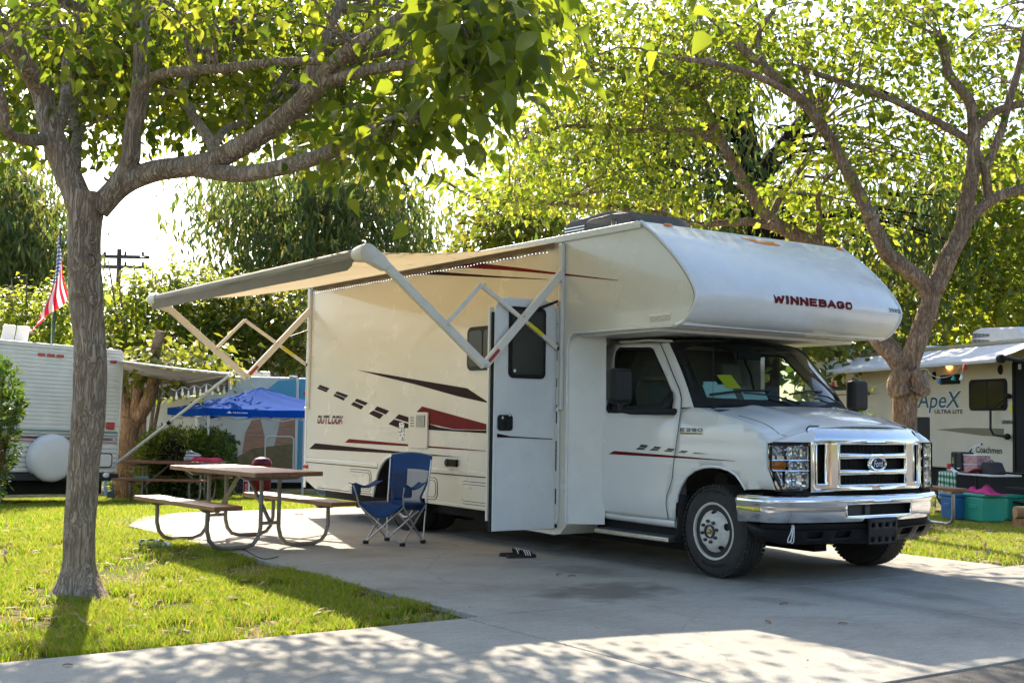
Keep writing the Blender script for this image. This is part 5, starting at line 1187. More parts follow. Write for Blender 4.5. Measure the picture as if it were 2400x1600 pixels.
# things on the far table
def on_t2(px, dz=0.0):
    q = on(px, 1075, 'z', T2z+0.726); return Vector((q[0], q[1], T2z+0.726+dz))
q = on(503, 1075, 'z', T2z+0.726); ux = Vector((math.cos(ang2), math.sin(ang2), 0)); uy = Vector((-ux.y, ux.x, 0))
def loc_t2(lx, ly, lz=0.727): return Vector((ctr[0], ctr[1], T2z))+ux*lx+uy*ly+Vector((0, 0, lz))
def towel(c, L, w, h, mat, name, label, cat):
    mb = MB().grid(lambda u, v: tuple(c+ux*((u-0.5)*L)+uy*((v-0.5)*w)+Vector((0, 0, h*(max(0.0, 1-abs(2*u-1)**5)*max(0.0, 1-abs(2*v-1)**4))**0.5*(0.85+0.15*math.sin(5*u+3*v))))), 16, 10)
    o = mb.build(name, mat, smooth=70, solid=0.01, sdoff=0); return tag(o, label, cat)
towel(loc_t2(0.60, 0.06), 0.52, 0.34, 0.085, 'red_towel', 'folded_towel', 'folded red towel lying on the far picnic table', 'towel')
o = MB().tube(smooth_path([loc_t2(0.20, -0.02, 0.768), loc_t2(0.29, 0.0, 0.772), loc_t2(0.36, 0.02, 0.768)], 3), 0.042, 12).build('rolled_cloth', 'chair_grey', smooth=60); tag(o, 'small pale rolled cloth beside the red towel', 'cloth')
def shoe(c, label):
    S = thing('shoe', label, 'shoe', c, 'shoes drying on the far table'); S.rotation_euler = (0, 0, ang2)
    PL(S, MB().prism([(-0.13, 0.0), (0.13, 0.0), (0.14, 0.02), (0.13, 0.03), (-0.13, 0.03), (-0.14, 0.015)], 'y', -0.045, 0.045), 'sole', 'label_white', bevel=0.008)
    PL(S, MB().prism([(-0.13, 0.031), (0.12, 0.031), (0.10, 0.055), (0.02, 0.07), (-0.05, 0.10), (-0.13, 0.095)], 'y', -0.04, 0.04), 'upper', 'chair_grey', bevel=0.015)
    PL(S, MB().box((-0.10, -0.047, 0.05), (0.02, 0.047, 0.058)), 'side_stripe', 'chair_navy', smooth=0)
shoe(loc_t2(0.32, 0.10, 0.82), 'white and navy shoe lying higher of the pair by the red towel')
shoe(loc_t2(0.42, 0.16, 0.728), 'white and navy shoe half hidden behind the red towel')
tag(MB().box((-0.12, -0.07, 0), (0.12, 0.07, 0.035)).build('teal_box', 'stripe_teal', bevel=0.006), 'flat teal box lying on the far picnic bench', 'box')
bx = bpy.data.objects['teal_box']; bx.location = loc_t2(-0.35, -0.60, 0.432); bx.rotation_euler = (0, 0, ang2+0.2)
o = slab3([loc_t2(0.62, -0.37, 0.70), loc_t2(0.80, -0.37, 0.70), loc_t2(0.76, -0.38, 0.56), loc_t2(0.66, -0.38, 0.55)], (0, -0.006, 0)).build('hanging_cloth', 'sky_blue', smooth=0, solid=0.004); tag(o, 'light blue checked rag hanging from the far table edge', 'cloth')

# ---- camping chair
CH = thing('camping_chair', 'blue folding camping chair with a grey mesh panel, standing before the motorhome', 'camping chair', (-3.49, -0.70, 0)); CH.rotation_euler = (0, 0, R(27))
hw, hd = 0.215, 0.185
FL = {(-1, -1): (-hw, -hd), (1, -1): (hw, -hd), (-1, 1): (-hw, hd), (1, 1): (hw, hd)}     # (side, front=-1/back=+1)
def ct(pts, name='leg', r=0.0085): return PL(CH, MB().tube(pts, r, 8), name, 'steel_tube', smooth=60)
SF, SB = 0.40, 0.39
for s in (-1, 1):
    # back upright, front arm post, side cross
    ct([(s*hw, hd, 0.02), (s*(hw+0.015), hd+0.02, SB), (s*(hw+0.03), hd+0.08, 0.825)], 'back_post')
    ct([(s*(hw+0.045), -hd-0.06, SF-0.02), (s*(hw+0.06), -hd-0.09, SF+0.08), (s*(hw+0.085), -hd-0.11, 0.575)], 'arm_post')
    ct([(s*hw, -hd, 0.02), (s*(hw+0.005), hd+0.02, SB-0.01)]); ct([(s*hw, hd, 0.02), (s*(hw+0.045), -hd-0.06, SF-0.02)])
    ct([(s*hw, -hd, 0.02), (-s*(hw+0.045), -hd-0.06, SF-0.02)]); ct([(s*hw, hd, 0.02), (-s*(hw+0.005), hd+0.02, SB-0.01)])
    for e in (-1, 1):
        x, y = FL[(s, e)]; PL(CH, MB().box((x-0.022, y-0.022, 0.0), (x+0.022, y+0.022, 0.035)), 'foot', 'black_plastic', bevel=0.006)
    # arm strap
    def arm(u, v):
        y = -hd-0.13+(0.40)*u; x = s*(hw+0.085-0.045*u)+(v-0.5)*0.085
        return (x, y, 0.585-0.05*math.sin(math.pi*u)+0.03*u+0.02*(1-u)-0.012*math.cos((v-0.5)*3))
    a_ = PL(CH, MB().grid(arm, 10, 4), 'armrest', 'chair_blue', smooth=70, solid=0.008)
    o = MB().lathe([(0.045, 0.0), (0.046, -0.07), (0.040, -0.10), (0.0, -0.10)], (s*(hw+0.085), -hd-0.06, 0.575), (0, 0, 1), 14).build('cup_holder', 'chair_navy', smooth=60, solid=0.004); o.parent = a_
def seat(u, v):
    x = (u-0.5)*2*(hw+0.045); y = -hd-0.07+v*(2*hd+0.09)
    return (x, y, SF-0.085*(1-(2*u-1)**2)*(0.35+0.65*math.sin(math.pi*min(1, v*1.15)))-0.02*(1-abs(2*u-1))+0.012*(1-v))
st = PL(CH, MB().grid(seat, 16, 10), 'seat', 'chair_blue', smooth=70, solid=0.006)
o = MB().grid(lambda u, v: (seat(u, 0)[0], -hd-0.072-0.004*v, seat(u, 0)[2]-0.10*v*(1-(2*u-1)**2)), 12, 3).build('seat_apron', 'chair_blue', smooth=70, solid=0.004); o.parent = st
def backp(u, v):
    wd = (hw+0.03)*(0.70+0.30*min(1, max(0, (v-0.25)/0.35))**0.8) if v < 0.6 else (hw+0.03)
    if v < 0.25: wd = (hw+0.03)*(0.70+0.30*((0.25-v)/0.25)**1.5)
    x = (u-0.5)*2*wd; z = SB-0.07+v*0.545+0.03*v*v*(1-(2*u-1)**2)
    return (x, hd+0.0+0.10*v+0.035*(1-(2*u-1)**2)*math.sin(math.pi*min(1, v)), z)
bk = PL(CH, MB().grid(backp, 16, 18), 'backrest', 'chair_blue', smooth=70, solid=0.006)
def bsub(f, name, mat):
    o = MB().grid(f, 10, 10).build(name, mat, smooth=70, solid=0.004); o.parent = bk
def off_(p, d): return (p[0], p[1]-d, p[2])
bsub(lambda u, v: off_(backp(0.42+0.16*(1-v)*0+0.54*u, 0.14+0.58*v) if True else 0, 0.009), 'grey_panel', 'chair_grey')
bsub(lambda u, v: off_(backp(0.06+0.35*u, 0.18+0.50*v), 0.007), 'mesh_panel', 'chair_navy')
o = MB().tube([off_(backp(u, 1.0), 0.002) for u in np.linspace(0, 1, 14)], 0.006, 6).build('top_piping', 'chair_grey'); o.parent = bk

# ---- slide sandals
def sandal(heel, toe, label):
    h, tt = Vector((*heel, 0)), Vector((*toe, 0)); L = (tt-h).length; S = thing('slide_sandal', label, 'sandal', ((h+tt)/2)[:], 'slide sandals'); S.rotation_euler = (0, 0, math.atan2((tt-h).y, (tt-h).x))
    out = [(-0.5, 0.0), (-0.47, 0.11), (-0.36, 0.135), (-0.1, 0.125), (0.15, 0.155), (0.34, 0.155), (0.46, 0.10), (0.5, 0.0), (0.46, -0.11), (0.34, -0.16), (0.12, -0.145), (-0.1, -0.115), (-0.36, -0.13), (-0.47, -0.10)]
    PL(S, MB().prism([(a*L, b_*L*0.9+0) for a, b_ in smooth_path(out+[out[0]], 3)[:-1]], 'z', 0.0, 0.026), 'sole', 'sandal_black', bevel=0.006)
    PL(S, MB().prism([(a*L*0.93, b_*L*0.8) for a, b_ in smooth_path(out+[out[0]], 3)[:-1]], 'z', 0.0262, 0.031), 'footbed', 'black_rubber', smooth=0)
    def strap(u, v, d=0.0):
        a = math.pi*v; x = (0.02+0.30*u)*L; hgt = 0.060-0.018*u
        return (x-0.02*math.sin(a)*(1-u), math.cos(a)*(0.046+d), 0.015+math.sin(a)**0.8*(hgt+d))
    sp_ = PL(S, MB().grid(lambda u, v: strap(u, v), 8, 18), 'strap', 'sandal_black', smooth=70, solid=0.004)
    for k in range(3):
        o = MB().grid(lambda u, v: strap(0.18+k*0.24+0.11*u, v*0.94+0.03, 0.003), 2, 16).build('white_stripe', 'label_white', smooth=70, solid=0.001); o.parent = sp_
sandal((-1.93, -0.425), (-1.865, -0.145), 'black slide sandal with three white stripes, nearer of the pair')
sandal((-2.075, -0.405), (-2.005, -0.13), 'black slide sandal with its opening showing, behind the other one')

# ---- white ribbed travel trailer, tail towards the camera
pR = at(274, 1000, 22.4); zg = terrain(pR[0], pR[1])
ang = R(104.0); lx = Vector((math.cos(ang), math.sin(ang), 0)); nrm = Vector((lx.y, -lx.x, 0))
TL = thing('travel_trailer', 'white ribbed travel trailer with teal and maroon stripes and a round wheel cover', 'trailer', (pR[0], pR[1], zg))
TL.rotation_euler = (0, R(1.6), ang)   # local x runs across the tail, local -y faces the camera
KPX = 2862/22.4
def lt(px, py):   # tail-plane local coordinates from the survey
    q = on_plane(px, py, pR, nrm); d = Vector(q)-Vector(pR); return d.dot(lx), q[2]-zg
def rib_wall(z0, z1, n, x0, x1, dep):
    poly = [(0.12, z0), (0.0, z0)]
    for i in range(n):
        a = z0+(z1-z0)*i/n; c = z0+(z1-z0)*(i+1)/n; poly += [(-dep, a+(c-a)*0.25), (-dep, a+(c-a)*0.8), (0.0, c-0.002)]
    poly += [(0.0, z1), (0.12, z1)]
    return MB().prism(poly, 'x', x0, x1)
ztop = lt(277, 822)[1]; zb = lt(268, 1108)[1]; Wd = 2.45
PL(TL, rib_wall(zb+0.62, ztop-0.07, 22, -Wd, -0.03, 0.012), 'rear_wall', 'siding_white', smooth=0)
PL(TL, rib_wall(zb, zb+0.60, 7, -Wd, -0.03, 0.028), 'lower_wall', 'siding_white', smooth=0)
PL(TL, MB().box((-Wd, 0.13, zb), (-0.0, 6.6, ztop)), 'trailer_body', 'siding_white', smooth=0, bevel=0.05, bseg=3)
PL(TL, MB().prism([(-Wd-0.02, ztop-0.07), (0.0, ztop-0.07), (0.01, ztop-0.03), (-0.05, ztop+0.015), (-Wd, ztop+0.015)], 'y', -0.02, 0.14), 'roof_edge', 'siding_white', bevel=0.015)
PL(TL, MB().tube([(0.0, 0.0, zb), (0.0, 0.0, ztop-0.12), (-0.03, 0.0, ztop-0.02), (-0.12, 0, ztop+0.01)], 0.022, 8), 'corner_trim', 'siding_white')
for (dz, hh_, mt) in ((0.72, 0.030, 'stripe_teal'), (0.66, 0.022, 'stripe_grey'), (0.58, 0.02, 'stripe_maroon'), (0.54, 0.02, 'stripe_maroon'), (0.62, 0.014, 'stripe_grey')):
    PL(TL, MB().box((-Wd, -0.034, zb+dz), (-0.035, -0.0285, zb+dz+hh_)), 'stripe', mt, smooth=0)
for (px, py, w, h) in ((87, 836, 0.07, 0.026), (109, 837, 0.07, 0.026), (131, 838, 0.07, 0.026), (256, 848, 0.065, 0.03)):
    a, z = lt(px, py); PL(TL, MB().box((a-w, -0.035, z-h), (a+w, -0.005, z+h)), 'clearance_lamp', 'lamp_red', bevel=0.012)
a, z = lt(252, 998); PL(TL, MB().box((a-0.085, -0.055, z-0.065), (a+0.085, -0.005, z+0.065)), 'tail_lamp', 'lamp_red', bevel=0.02)
a0_, z1_ = lt(222, 1062); a1_, z0_ = lt(257, 1096)
PL(TL, MB().prism(rr(a0_-0.05, z0_, a1_, z1_, 0.06), 'y', -0.042, -0.005), 'access_hatch', 'black_rubber', smooth=0); PL(TL, MB().prism(rr(a0_-0.03, z0_+0.02, a1_-0.02, z1_-0.02, 0.05), 'y', -0.047, -0.0425), 'hatch_door', 'siding_white', smooth=0)
a, z = lt(107, 1077)
wc_ = PL(TL, MB().lathe([(0.0, -0.20), (0.30, -0.195), (0.385, -0.17), (0.415, -0.12), (0.415, 0.0), (0.40, 0.05)], (a, -0.08, z), (0, 1, 0), 40), 'spare_wheel_cover', 'cover_vinyl', smooth=45)
PL(TL, MB().box((-Wd+0.05, -0.16, zb-0.13), (-0.04, -0.02, zb-0.01)), 'bumper', 'bag_black', bevel=0.01)
for px in (150, 235):
    a, z = lt(px, 1113); PL(TL, MB().ball((a, -0.17, z), 1, (0.07, 0.02, 0.05)), 'reverse_lamp', 'label_white')
PL(TL, MB().box((-Wd+0.1, 0.3, 0.12), (-0.1, 6.2, zb)), 'underbody', 'dark_under', smooth=0)
for yy in (3.2, 4.1):
    for xx in (-0.12, -Wd+0.12):
        PL(TL, MB().lathe([(0.0, -0.09), (0.2, -0.09), (0.33, -0.06), (0.33, 0.06), (0.2, 0.09), (0, 0.09)], (xx, yy, 0.33), (1, 0, 0), 24), 'wheel', 'tyre')
a, z = lt(85, 792)
PL(TL, MB().box((a-0.26, 0.9, ztop), (a-0.02, 0.93, ztop+0.36), rot=Matrix.Rotation(R(14), 3, 'X')).box((a, 0.9, ztop), (a+0.24, 0.93, ztop+0.36), rot=Matrix.Rotation(R(14), 3, 'X')), 'roof_vent_lid', 'cover_vinyl', bevel=0.02)
# its awning on the right-hand side
w0 = Vector(at(279, 846, 22.4)); o0 = Vector(at(541, 877, 20.6)); o1 = Vector(at(352, 907, 28.5)); w1 = Vector(at(283, 893, 30.0))
ta = MB().grid(lambda u, v: tuple((w0.lerp(w1, u)).lerp(o0.lerp(o1, u), v)-Vector((0, 0, 0.05*math.sin(math.pi*v)))), 10, 8)
def Tpart(mb, name, mat, **k):
    o = mb.build(name, mat, **k); o.parent = TL
    o.matrix_parent_inverse = (Matrix.Translation(TL.location) @ TL.rotation_euler.to_matrix().to_4x4()).inverted(); return o
Tpart(ta, 'awning_canopy', 'awning_dark', smooth=60)
Tpart(MB().tube([o0, o1], 0.045, 12), 'awning_roller', 'chrome_dull')
Tpart(MB().tube([w0, w0.lerp(o0, 0.5)+Vector((0, 0, -0.01)), o0], 0.018, 8), 'awning_rafter', 'arm_white')
Tpart(MB().grid(lambda u, v: tuple(o0.lerp(o1, 0.02+0.96*u)+Vector((0, 0, -0.04-(0.24+0.02*math.cos(u*60))*v))), 60, 3), 'awning_valance', 'ac_dark', smooth=60)
f0 = Vector(at(272, 1086, 22.2)); f1 = Vector(at(282, 966, 30.0))
Tpart(MB().tube([o0, f0], 0.027, 10), 'awning_leg', 'arm_white'); Tpart(MB().tube([o1, f1], 0.030, 8), 'awning_leg', 'arm_white')
m_ = o0.lerp(f0, 0.52); Tpart(MB().tube([o0.lerp(f0, 0.505), o0.lerp(f0, 0.53)], 0.034, 10), 'leg_clamp', 'black_plastic')
# festoon on that awning
pts = [Vector(at(400+i*14, 913-0.13*(400+i*14-400)+(4 if i % 2 else -3), 20.9)) for i in range(11)]
fs_ = MB().tube(smooth_path(pts, 4), 0.006, 5).build('string_light', 'wire_white'); tag(fs_, 'white wired string of pear bulbs hanging by the blue canopy', 'string lights')
for i in range(1, 11, 1):
    p = pts[i]+Vector((0, 0, -0.02)); o = MB().lathe([(0.0, 0.0), (0.014, -0.005), (0.014, -0.045), (0.026, -0.09), (0.022, -0.13), (0.0, -0.145)], p, (0, 0, 1), 10).build('bulb', 'bulb_glass'); o.parent = fs_

# ---- flag on a leaning pole
b0_ = Vector(at(108, 1018, 22.0)); t0_ = Vector(at(143, 531, 21.7))
FP = thing('flag_pole', 'stars and stripes flag drooping from a thin green pole on the white trailer', 'flag', b0_[:])
P(FP, MB().tube([b0_, b0_.lerp(t0_, 0.4), t0_], [0.030, 0.026, 0.014], 8), 'pole', 'pole_green')
P(FP, MB().ball(t0_, 0.03, n=8, m=6), 'finial', 'chrome')
P(FP, MB().tube([b0_.lerp(t0_, u)+Vector((0.04*math.sin(u*20), -0.03, 0)) for u in np.linspace(0, 0.6, 20)], 0.006, 5), 'cord', 'wire_white')
mf = bpy.data.materials.new('flag_print'); mf.use_nodes = True; t, nd, lk = nodes(mf); MAT['flag_print'] = mf
tc = N(t, 'ShaderNodeTexCoord'); sep = N(t, 'ShaderNodeSeparateXYZ'); lk.new(tc.outputs['UV'], sep.inputs[0]); U_, V_ = sep.outputs[0], sep.outputs[1]
def mth(op, a, b_=None, c=None):
    n_ = N(t, 'ShaderNodeMath', operation=op)
    for i, q in enumerate((a, b_, c)):
        if q is None: continue
        if isinstance(q, (int, float)): n_.inputs[i].default_value = q
        else: lk.new(q, n_.inputs[i])
    return n_.outputs[0]
par = mth('GREATER_THAN', mth('FRACT', mth('MULTIPLY', V_, 6.5)), 0.5)
st_c = N(t, 'ShaderNodeMixRGB'); lk.new(par, st_c.inputs[0]); st_c.inputs[1].default_value = (0.58, 0.02, 0.05, 1); st_c.inputs[2].default_value = (0.78, 0.76, 0.74, 1)
fu = mth('SUBTRACT', mth('FRACT', mth('MULTIPLY', U_, 15.0)), 0.5); fv = mth('SUBTRACT', mth('FRACT', mth('MULTIPLY', V_, 17.0)), 0.5)
star = mth('LESS_THAN', mth('ADD', mth('MULTIPLY', fu, fu), mth('MULTIPLY', fv, fv)), 0.07)
cn = N(t, 'ShaderNodeMixRGB'); lk.new(star, cn.inputs[0]); cn.inputs[1].default_value = (0.02, 0.045, 0.17, 1); cn.inputs[2].default_value = (0.78, 0.78, 0.78, 1)
isc = mth('MULTIPLY', mth('GREATER_THAN', V_, 0.4615), mth('LESS_THAN', U_, 0.40))
fc = N(t, 'ShaderNodeMixRGB'); lk.new(isc, fc.inputs[0]); lk.new(st_c.outputs[0], fc.inputs[1]); lk.new(cn.outputs[0], fc.inputs[2])
pb = nd['Principled BSDF']; pb.inputs['Roughness'].default_value = 0.8; lk.new(fc.outputs[0], pb.inputs['Base Color'])
tl = N(t, 'ShaderNodeBsdfTranslucent'); lk.new(fc.outputs[0], tl.inputs[0]); mxs = N(t, 'ShaderNodeMixShader'); mxs.inputs[0].default_value = 0.45; lk.new(pb.outputs[0], mxs.inputs[1]); lk.new(tl.outputs[0], mxs.inputs[2]); lk.new(mxs.outputs[0], nd['Material Output'].inputs[0])
cr, cu_ = Vector(_r2), Vector(_u2)
NU, NV = 30, 20; Vv = []; UVs = []
# limp cloth: hoist along the upper pole, fly end falling beside it in folds
for i in range(NU+1):
    for j in range(NV+1):
        u, v = i/NU, j/NV                      # u along the fly, v up the hoist
        hp_ = b0_.lerp(t0_, 0.60+0.37*v)
        drop = u*1.15; out = 0.0
        side = -0.02+(0.42*v-0.44)*u
        fold = 0.05*math.sin(u*9+v*2)*u
        p = hp_+cr*(side+0.05*math.sin(v*9+1)*u+0.24*u*v)+Vector((0, 0, -drop*(0.35+0.65*v)))+Vector(_fw)*(-0.05-fold*1.4)
        Vv.append(p); UVs.append((u, v))
mb = MB(); mb.v = [tuple(p) for p in Vv]; mb.f = [(i*(NV+1)+j, (i+1)*(NV+1)+j, (i+1)*(NV+1)+j+1, i*(NV+1)+j+1) for i in range(NU) for j in range(NV)]
me = bpy.data.meshes.new('flag'); me.from_pydata(mb.v, [], mb.f); uv = me.uv_layers.new(name='UVMap')
for lp in me.loops: uv.data[lp.index].uv = UVs[lp.vertex_index]
fo = link('flag', me, 'flag_print', smooth=80); attach(fo, FP)

# ---- bits beside the white trailer
p = gnd(280, 1166); zt_ = terrain(p[0], p[1])
def stand(name, label, cat, px, py):
    q = gnd(px, py); return thing(name, label, cat, (q[0], q[1], terrain(q[0], q[1])-0.012))
fx_ = math.atan2(CAM[1]-p[1], CAM[0]-p[0])-math.pi/2      # local -y... faces the camera when rotated by this + pi
B = stand('locker', 'pale blue upright plastic locker next to the white trailer', 'locker', 258, 1160); B.rotation_euler = (0, 0, fx_+math.pi)
PL(B, MB().box((-0.14, -0.02, 0), (0.14, 0.35, 0.76)), 'body', 'sky_blue' if False else 'box_blue', bevel=0.02); PL(B, MB().box((-0.12, -0.03, 0.62), (0.12, -0.021, 0.64)), 'handle', 'dust_blue', smooth=0)
B = stand('dustpan', 'dark blue dustpan leaning upright on the grass beside the locker', 'dustpan', 266, 1168); B.rotation_euler = (0, 0, fx_+math.pi)
PL(B, MB().prism([(-0.14, 0.0), (0.12, 0.0), (0.10, 0.17), (-0.12, 0.17)], 'y', -0.01, 0.02), 'pan', 'dust_blue', bevel=0.006)
for i in range(7): PL(B, MB().box((-0.11+i*0.033, -0.016, 0.01), (-0.10+i*0.033, -0.0105, 0.15)), 'rib', 'dust_blue', smooth=0)
PL(B, MB().tube([(-0.02, 0.005, 0.17), (-0.02, 0.01, 0.31)], 0.018, 8), 'handle', 'dust_blue')
B = stand('covered_stand', 'small stand draped in a teal fruit-print cloth by the trailer', 'stand', 287, 1166); B.rotation_euler = (0, 0, fx_+math.pi)
def drape(u, v):
    a = 2*math.pi*u; k = 0.8+0.28*v+0.04*math.sin(7*a)*v; return (0.19*k*max(-1, min(1, 1.3*math.cos(a))), 0.16*k*max(-1, min(1, 1.3*math.sin(a)))+0.2, 0.70*(1-v)+0.03*math.sin(5*a)*v+0.02)
PL(B, MB().grid(drape, 40, 8), 'cloth', 'fruit_cloth', smooth=70); PL(B, MB().box((-0.17, 0.06, 0.69), (0.17, 0.34, 0.715)), 'stand_top', 'fruit_cloth', bevel=0.02)
B = stand('red_cooler', 'dark red cooler standing on the cloth-covered stand', 'cooler', 276, 1166); B.location.z += 0.72; B.rotation_euler = (0, 0, fx_+math.pi)
PL(B, MB().box((-0.12, 0.08, 0), (0.12, 0.32, 0.20)), 'body', 'barrel_red', bevel=0.03); PL(B, MB().box((-0.13, 0.07, 0.20), (0.13, 0.33, 0.245)), 'lid', 'barrel_red', bevel=0.02)

# ---- blue pop-up canopy
def unit2(v): return np.asarray(v)/np.linalg.norm(v)
L0, L1 = gnd(483, 1169), gnd(373, 1141)
av = 0.877*unit2(_fw[:2])-0.48*unit2(_r2[:2]); bv = np.array([av[1], -av[0]])
if np.dot(bv, _r2[:2]) < 0: bv = -bv
SZ = 2.9; L1 = L0[:2]+av*SZ; C4 = [L0[:2], L0[:2]+bv*SZ, L0[:2]+bv*SZ+av*SZ, L0[:2]+av*SZ]
CN = thing('pop_up_canopy', 'bright blue pop-up canopy with white legs over a camp kitchen', 'canopy', (L0[0], L0[1], terrain(L0[0], L0[1])))
D0 = np.dot(np.array([L0[0], L0[1], 0])-np.array([CAM[0], CAM[1], 0]), _fw)
ez = at(492, 955, np.dot(L0-CAM, _fw))[2]; vz = 0.14
cc = sum(C4)/4; pz = ez+0.44
def ov(k, s=1.06): return cc+(C4[k]-cc)*s
roofv = [(*ov(k), ez) for k in range(4)]
mb = MB()
for k in range(4):
    a, b_ = np.array(roofv[k]), np.array(roofv[(k+1) % 4]); ap = np.array([*cc, pz])
    mb.grid(lambda u, v, a=a, b_=b_, ap=ap: tuple((a+(b_-a)*u)*(1-v)+ap*v-np.array([0, 0, 0.045*math.sin(math.pi*v)+0.03*math.sin(math.pi*u)*(1-v)+0.008*math.sin(19*u+11*v)])), 12, 10)
P(CN, mb, 'roof_cloth', 'canopy_blue', smooth=40)
mb = MB()
for k in range(4):
    a, b_ = np.array(roofv[k]), np.array(roofv[(k+1) % 4])
    mb.grid(lambda u, v, a=a, b_=b_: tuple(a+(b_-a)*u-np.array([0, 0, vz*v+0.03*math.sin(math.pi*u)])), 12, 2)
P(CN, mb, 'valance', 'canopy_blue', smooth=40)
for k in range(4):
    zt2 = terrain(*C4[k]); P(CN, MB().box((C4[k][0]-0.018, C4[k][1]-0.018, zt2-0.02), (C4[k][0]+0.018, C4[k][1]+0.018, ez-0.02)), 'leg', 'canopy_white', smooth=0)
    a, b_ = Vector((*C4[k], ez-0.10)), Vector((*C4[(k+1) % 4], ez-0.10)); n_ = 4
    pts = [a.lerp(b_, i/n_)+Vector((0, 0, -0.14 if i % 2 else 0.0)) for i in range(n_+1)]; P(CN, MB().tube(pts, 0.012, 6), 'truss', 'canopy_white', smooth=0)
    pts = [a.lerp(b_, i/n_)+Vector((0, 0, 0.0 if i % 2 else -0.14)) for i in range(n_+1)]; P(CN, MB().tube(pts, 0.012, 6), 'truss', 'canopy_white', smooth=0)
# small white triangle mark on the valance facing the camera
a, b_ = np.array(roofv[0]), np.array(roofv[1]); nv2 = np.array([-av[0], -av[1], 0])
def vp(u, dz): return tuple(a+(b_-a)*u+nv2*0.012+np.array([0, 0, -0.03*math.sin(math.pi*u)-dz]))
P(CN, MB().add([vp(0.13, 0.085), vp(0.165, 0.085), vp(0.148, 0.045)], [(0, 1, 2)]), 'triangle_mark', 'label_white', smooth=0)
for i in range(8): P(CN, MB().add([vp(0.172+i*0.012, 0.078), vp(0.180+i*0.012, 0.078), vp(0.180+i*0.012, 0.060), vp(0.172+i*0.012, 0.060)], [(0, 1, 2, 3)]), 'mark_letter', 'label_white', smooth=0)

# ---- camp kitchen under it
kp = gnd(565, 1150); kz = terrain(kp[0], kp[1]); ka = math.atan2(_r2[1], _r2[0])-0.08
KT = thing('kitchen_table', 'pale folding table under the blue canopy loaded with cooking gear', 'table', (kp[0], kp[1], kz)); KT.rotation_euler = (0, 0, ka)
dK = float(np.dot(kp-CAM, _fw)); kpm = dK/CAM_F       # metres per photo pixel there
ktz = at(565, 1088, dK)[2]-kz
PL(KT, MB().box((-0.62, -0.3, ktz-0.035), (0.55, 0.3, ktz)), 'top', 'canopy_white', bevel=0.01)
for sx in (-0.5, 0.45):
    for sy in (-0.22, 0.22): PL(KT, MB().tube([(sx, sy, 0), (sx*0.9, sy, ktz-0.03)], 0.014, 8), 'leg', 'galv_tube')
def kit(name, label, cat, lx_, ly_=0.0, lz=None):
    o = thing(name, label, cat, (0, 0, 0)); Mx = Matrix.Translation(KT.location) @ Matrix.Rotation(ka, 4, 'Z')
    o.location = Mx @ Vector((lx_, ly_, ktz if lz is None else lz)); o.rotation_euler = (0, 0, ka); return o
s_ = kit('camp_stove', 'open camp stove with a lifted lid on the folding table', 'stove', -0.25); PL(s_, MB().box((-0.24, -0.16, 0), (0.24, 0.16, 0.14)), 'body', 'bag_black', bevel=0.012); PL(s_, MB().prism([(-0.2, 0.14), (0.2, 0.14), (0.28, 0.27), (-0.14, 0.30)], 'y', 0.0, 0.12), 'lid', 'chrome_dull', bevel=0.01); PL(s_, MB().tube([(-0.2, -0.17, 0.08), (-0.16, -0.19, 0.08)], 0.02, 8), 'knob', 'chrome')
s_ = kit('kettle', 'shiny metal kettle beside the camp stove', 'kettle', -0.55); PL(s_, MB().lathe([(0.0, 0), (0.09, 0), (0.10, 0.05), (0.07, 0.12), (0.03, 0.15), (0, 0.16)], (0, 0, 0), (0, 0, 1), 16), 'body', 'chrome_dull'); PL(s_, MB().tube([(-0.06, 0, 0.13), (-0.03, 0, 0.21), (0.04, 0, 0.21), (0.06, 0, 0.13)], 0.008, 6), 'handle', 'black_plastic')
s_ = kit('spray_bottle', 'white and green spray bottle standing at the table end', 'bottle', 0.42); PL(s_, MB().lathe([(0, 0), (0.045, 0), (0.045, 0.14), (0.02, 0.18), (0.015, 0.22), (0, 0.22)], (0, 0, 0), (0, 0, 1), 14), 'body', 'label_white'); PL(s_, MB().lathe([(0.046, 0.04), (0.046, 0.11)], (0, 0, 0), (0, 0, 1), 14), 'label_band', 'bottle_green'); PL(s_, MB().box((-0.02, -0.05, 0.2), (0.02, 0.03, 0.24)), 'trigger', 'label_white', bevel=0.006)
s_ = kit('sauce_bottle', 'small red and green bottle next to the spray bottle', 'bottle', 0.30); PL(s_, MB().lathe([(0, 0), (0.03, 0), (0.03, 0.12), (0.012, 0.16), (0, 0.16)], (0, 0, 0), (0, 0, 1), 12), 'body', 'bottle_green'); PL(s_, MB().lathe([(0.0305, 0.06), (0.0305, 0.115)], (0, 0, 0), (0, 0, 1), 12), 'label_band', 'cool_red')
s_ = kit('paper_towel', 'grey blue cloth hung behind the bottles on the folding table', 'cloth', 0.20, 0.2); PL(s_, MB().box((-0.14, 0, 0.22), (0.14, 0.03, 0.36)).box((-0.06, 0.0, 0.02), (0.14, 0.03, 0.22)), 'cloth', 'box_blue', bevel=0.01)
s_ = kit('speaker', 'grey upright speaker behind the camp stove', 'speaker', -0.28, 0.25); PL(s_, MB().prism(rr(-0.06, 0.2, 0.07, 0.52, 0.04), 'y', 0, 0.1), 'case', 'chair_grey', bevel=0.01); PL(s_, MB().prism(rr(-0.04, 0.23, 0.05, 0.49, 0.03), 'y', -0.006, -0.0005), 'front_cloth', 'ac_dark', smooth=0)
